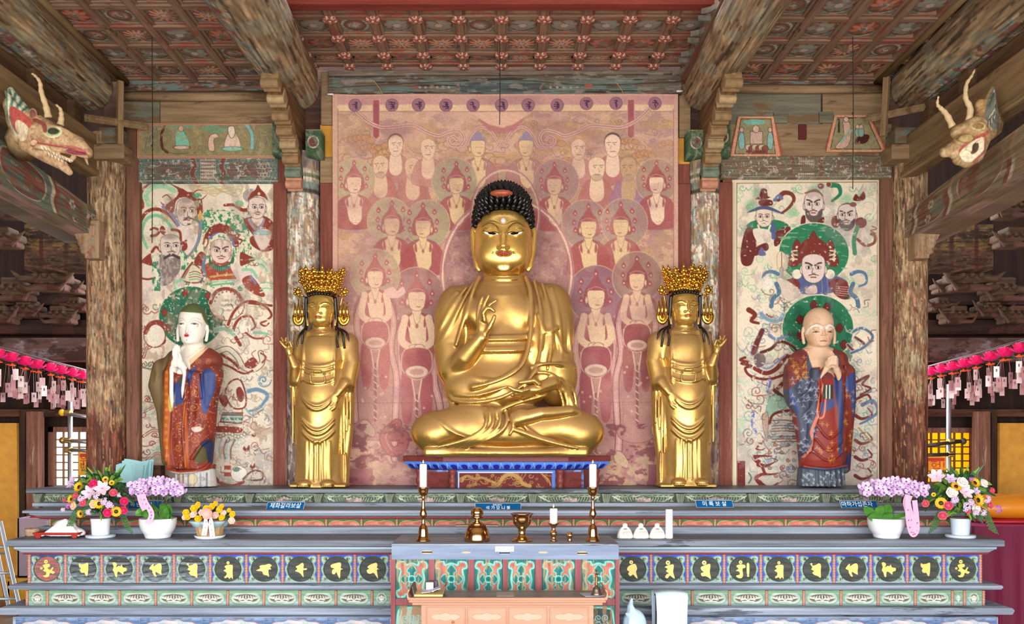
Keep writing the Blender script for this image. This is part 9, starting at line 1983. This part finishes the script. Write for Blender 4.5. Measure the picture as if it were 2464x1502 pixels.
# side aisles: lanterns, pipes, warning signs
PINK=[M_plain('lantern_pink','#ee1f7a',0.6,emit='#ff0a70',es=0.22),M_plain('lantern_deep_pink','#e0206a',0.6,emit='#ff1050',es=0.16)];SEP=M_plain('lantern_sepal_green','#2c5a3c',0.7);ORG=M_plain('lantern_orange','#f0562c',0.6,emit='#ff4010',es=0.35);TAGM=M_plain('tag_film','#e2ccc8',0.3,var=0.12,bs=8);TAGP=M_plain('tag_pink_film','#c08e90',0.3,var=0.15,bs=8);TAGI=M_plain('tag_ink','#7a5560',0.7)
def lantern_proto():
 root=thing('lotus_lantern',(0,0,0),'x','lantern');R=0.05
 for j,(N,tl,L,z)in enumerate(((8,0.25,1.0,0),(8,0.75,1.0,0.012),(6,1.15,0.9,0.02))):
  m=MB();m.m=j%2
  for k in range(N):a=2*math.pi*(k+0.5*j)/N;petal(m,Vector((math.cos(a)*0.012,math.sin(a)*0.012,z)),Vector((math.cos(a)*math.cos(tl),math.sin(a)*math.cos(tl),math.sin(tl))),Vector((0,0,1)),R*L*1.15,R*0.3,0.25)
  m.build('petal_ring',PINK,root,smooth=True,fix=False)
 m=MB()
 for k in range(8):a=2*math.pi*k/8;petal(m,Vector((0,0,-0.004)),Vector((math.cos(a),math.sin(a),-0.25)),Vector((0,0,1)),R*1.0,R*0.34,-0.1)
 m.build('sepal_ring',SEP,root,smooth=True,fix=False);m=MB();m.tube([(0,0,0.03),(0,0,0.085)],0.0022,5);m.build('hook',WIRE,root)
 m=MB();m.tube([(0.02*math.cos(t),0.02*math.sin(t),-0.03)for t in np.linspace(0,6.28,12)],0.005,6);m.tube([(0,0,-0.005),(0,0,-0.03)],0.01,6);m.build('tassel_ring',ORG,root,smooth=True)
 return root
def add_tag(root,rnd,zt,mirror):
 dx,dy=rnd.uniform(-0.035,0.035),rnd.uniform(-0.04,0.04);o=Vector(root.location)+Vector((dx,dy,zt));rz=rnd.uniform(-0.5,0.5);R=Matrix.Rotation(rz,3,'Z')
 m=MB();m.cbox(o,(0.040,0.0015,0.085),R);m.tube([o+Vector((0,0,0.042)),Vector(root.location)+Vector((dx*0.4,dy*0.4,-0.03))],0.001,4);t=m.build('name_tag',TAGM if mirror else TAGP,root)
 if rnd.random()<0.7:m=MB();m.cbox(o+R@Vector((0,-0.0012,0.012)),(0.010,0.0008,0.022),R);m.build('tag_lettering',TAGI,t)
CABLE=M_plain('grey_cable','#6a5e5c',0.6);proto=lantern_proto();ordn=['first','second','third','fourth','fifth','sixth','seventh','eighth','ninth','tenth','eleventh']
def lantern_rows(pts,side,Yn,Yf,seed):
 rnd=random.Random(seed);n=len(pts)
 for row in range(4):
  PR=[]
  for i,(px,py)in enumerate(pts):
   Y=Yn+(Yf-Yn)*i/(n-1);z=ZS(py,Y);x=XS(px,Y);s=-1 if side=='left'else 1
   if row:Y2=Y+0.42*row;x=x*Y2/Y+s*0.02;Y=Y2;z=ZS(py-1,Y2);x+=rnd.uniform(-0.03,0.03)
   L=f'{ordn[n - 1 - i]} pink lotus lantern counted outwards from the {side} round column, front row'if row==0 else f'pink lotus lantern hung behind the front row in the {side} aisle'
   PR.append(Vector((x,Y,z+0.085)));o=copy_tree(proto);o.location=(x,Y,z);k=1.0;o.rotation_euler.z=0;tag(o,L,'lantern',f'lotus lanterns of the {side} aisle, '+('front row'if row==0 else 'back rows'))
   for t in range(2):add_tag(o,rnd,-0.085-rnd.uniform(0,0.05)-0.06*t-0.055*row,rnd.random()<0.7-0.22*row)
  m=MB();P=PR;m.tube([P[0]+(P[0]-P[1])*1.5]+P+[P[-1]+(P[-1]-P[-2])],0.006,6);tag(m.build('lantern_cable',CABLE,smooth=True),f'thin grey cable carrying the {ordn[row]} row of lotus lanterns in the {side} aisle','cable')
lantern_rows([(-34,850),(-2,862),(30,870),(62,879),(93,887),(122,894),(150,900),(176,906),(200,912),(222,918)],'left',6.5,8.0,3)
lantern_rows([(2490,838),(2452,848),(2414,858),(2380,868),(2348,877),(2318,884),(2290,891),(2264,897),(2240,903),(2220,908)],'right',6.5,8.0,5)
for ch in list(proto.children):bpy.data.objects.remove(ch)
bpy.data.objects.remove(proto)
GALV=M_plain('galvanised_pipe','#a3a19c',0.35,0.75);YC=M_plain('pipe_cap_yellow','#e6b41c',0.5);BRS=M_plain('clamp_brass','#a88a4c',0.4,0.8)
def pole(side,px,y0,Y,pipes,caps,dark):
 root=thing('scaffold_pole',(XS(px,Y),Y,0),f'upright metal scaffold pole with clamped crossbars in the {side} aisle','pole');x=XS(px,Y)
 m=MB();m.tube([(x,Y,0),(x,Y,ZS(y0,Y))],0.021,12);m.build('pole_tube',GALV,root,smooth=True)
 for a,b,c,d in pipes:m=MB();m.tube([W(a,b,Y-0.045),W(c,d,Y-0.045)],0.017,10);m.build('crossbar',M_plain('dark_pipe','#4a4442',0.45,0.6)if dark else GALV,root,smooth=True);m=MB();m.cbox((x,Y-0.03,ZS(b,Y)),(0.06,0.06,0.05));m.build('clamp',BRS,root,bevel=0.01)
 for a,b,mt in caps:m=MB();m.ell(W(a,b,Y-0.045),(0.028,0.026,0.03),12,8);m.build('pipe_cap',mt,root,smooth=True)
pole('left',169,950,7.95,[(152,994,240,1009),(154,1060,240,1066),(166,1083,240,1086)],[(149,993,YC),(150,1060,BRS)],False)
pole('right',2283,925,7.95,[(2316,1062,2200,1076),(2296,1093,2200,1097)],[(2318,1062,M_plain('cap_dark','#3c3430',0.5))],True)
def sign(side,x0,x1,y0,y1,Y,lines,label):
 a,b=W(x0,y1,Y),W(x1,y0,Y);t=thing('warning_sign',((a.x+b.x)/2,Y,a.z),label,'sign');m=MB();m.box((a.x,Y,a.z),(b.x,Y+0.006,b.z));m.build('sign_board',M_plain('sign_yellow_'+side,'#f0a41c',0.6),t)
 for s,cy,size,col,nm in lines:
  V,Fc=text_mb(s,size,lambda p,q,d:Vector(((a.x+b.x)/2+p,Y-0.003,ZS(cy,Y)+q)));m=MB();m.add(V,Fc);m.build(nm,M_plain('sign_ink'+col,col,0.6),t,fix=False)
 m=MB();m.box((a.x+0.01,Y-0.002,b.z-0.04),(b.x-0.01,Y,b.z-0.012));m.build('sign_header',M_plain('sign_red','#c0301c',0.6),t)
sign('left',189,246,1089,1144,7.89,[('위험',1109,0.105,'#c8321c','sign_title'),('접근금지',1122,0.052,'#20140c','sign_text'),('KEEP OUT',1132,0.034,'#20140c','sign_text')],'yellow warning sign with red and black letters, half behind the left round column')
sign('right',2208,2276,1099,1152,7.89,[('위험!',1124,0.115,'#c8321c','sign_title'),('접근금지',1142,0.07,'#20140c','sign_text')],'yellow warning sign with red and black letters, half behind the right round column')
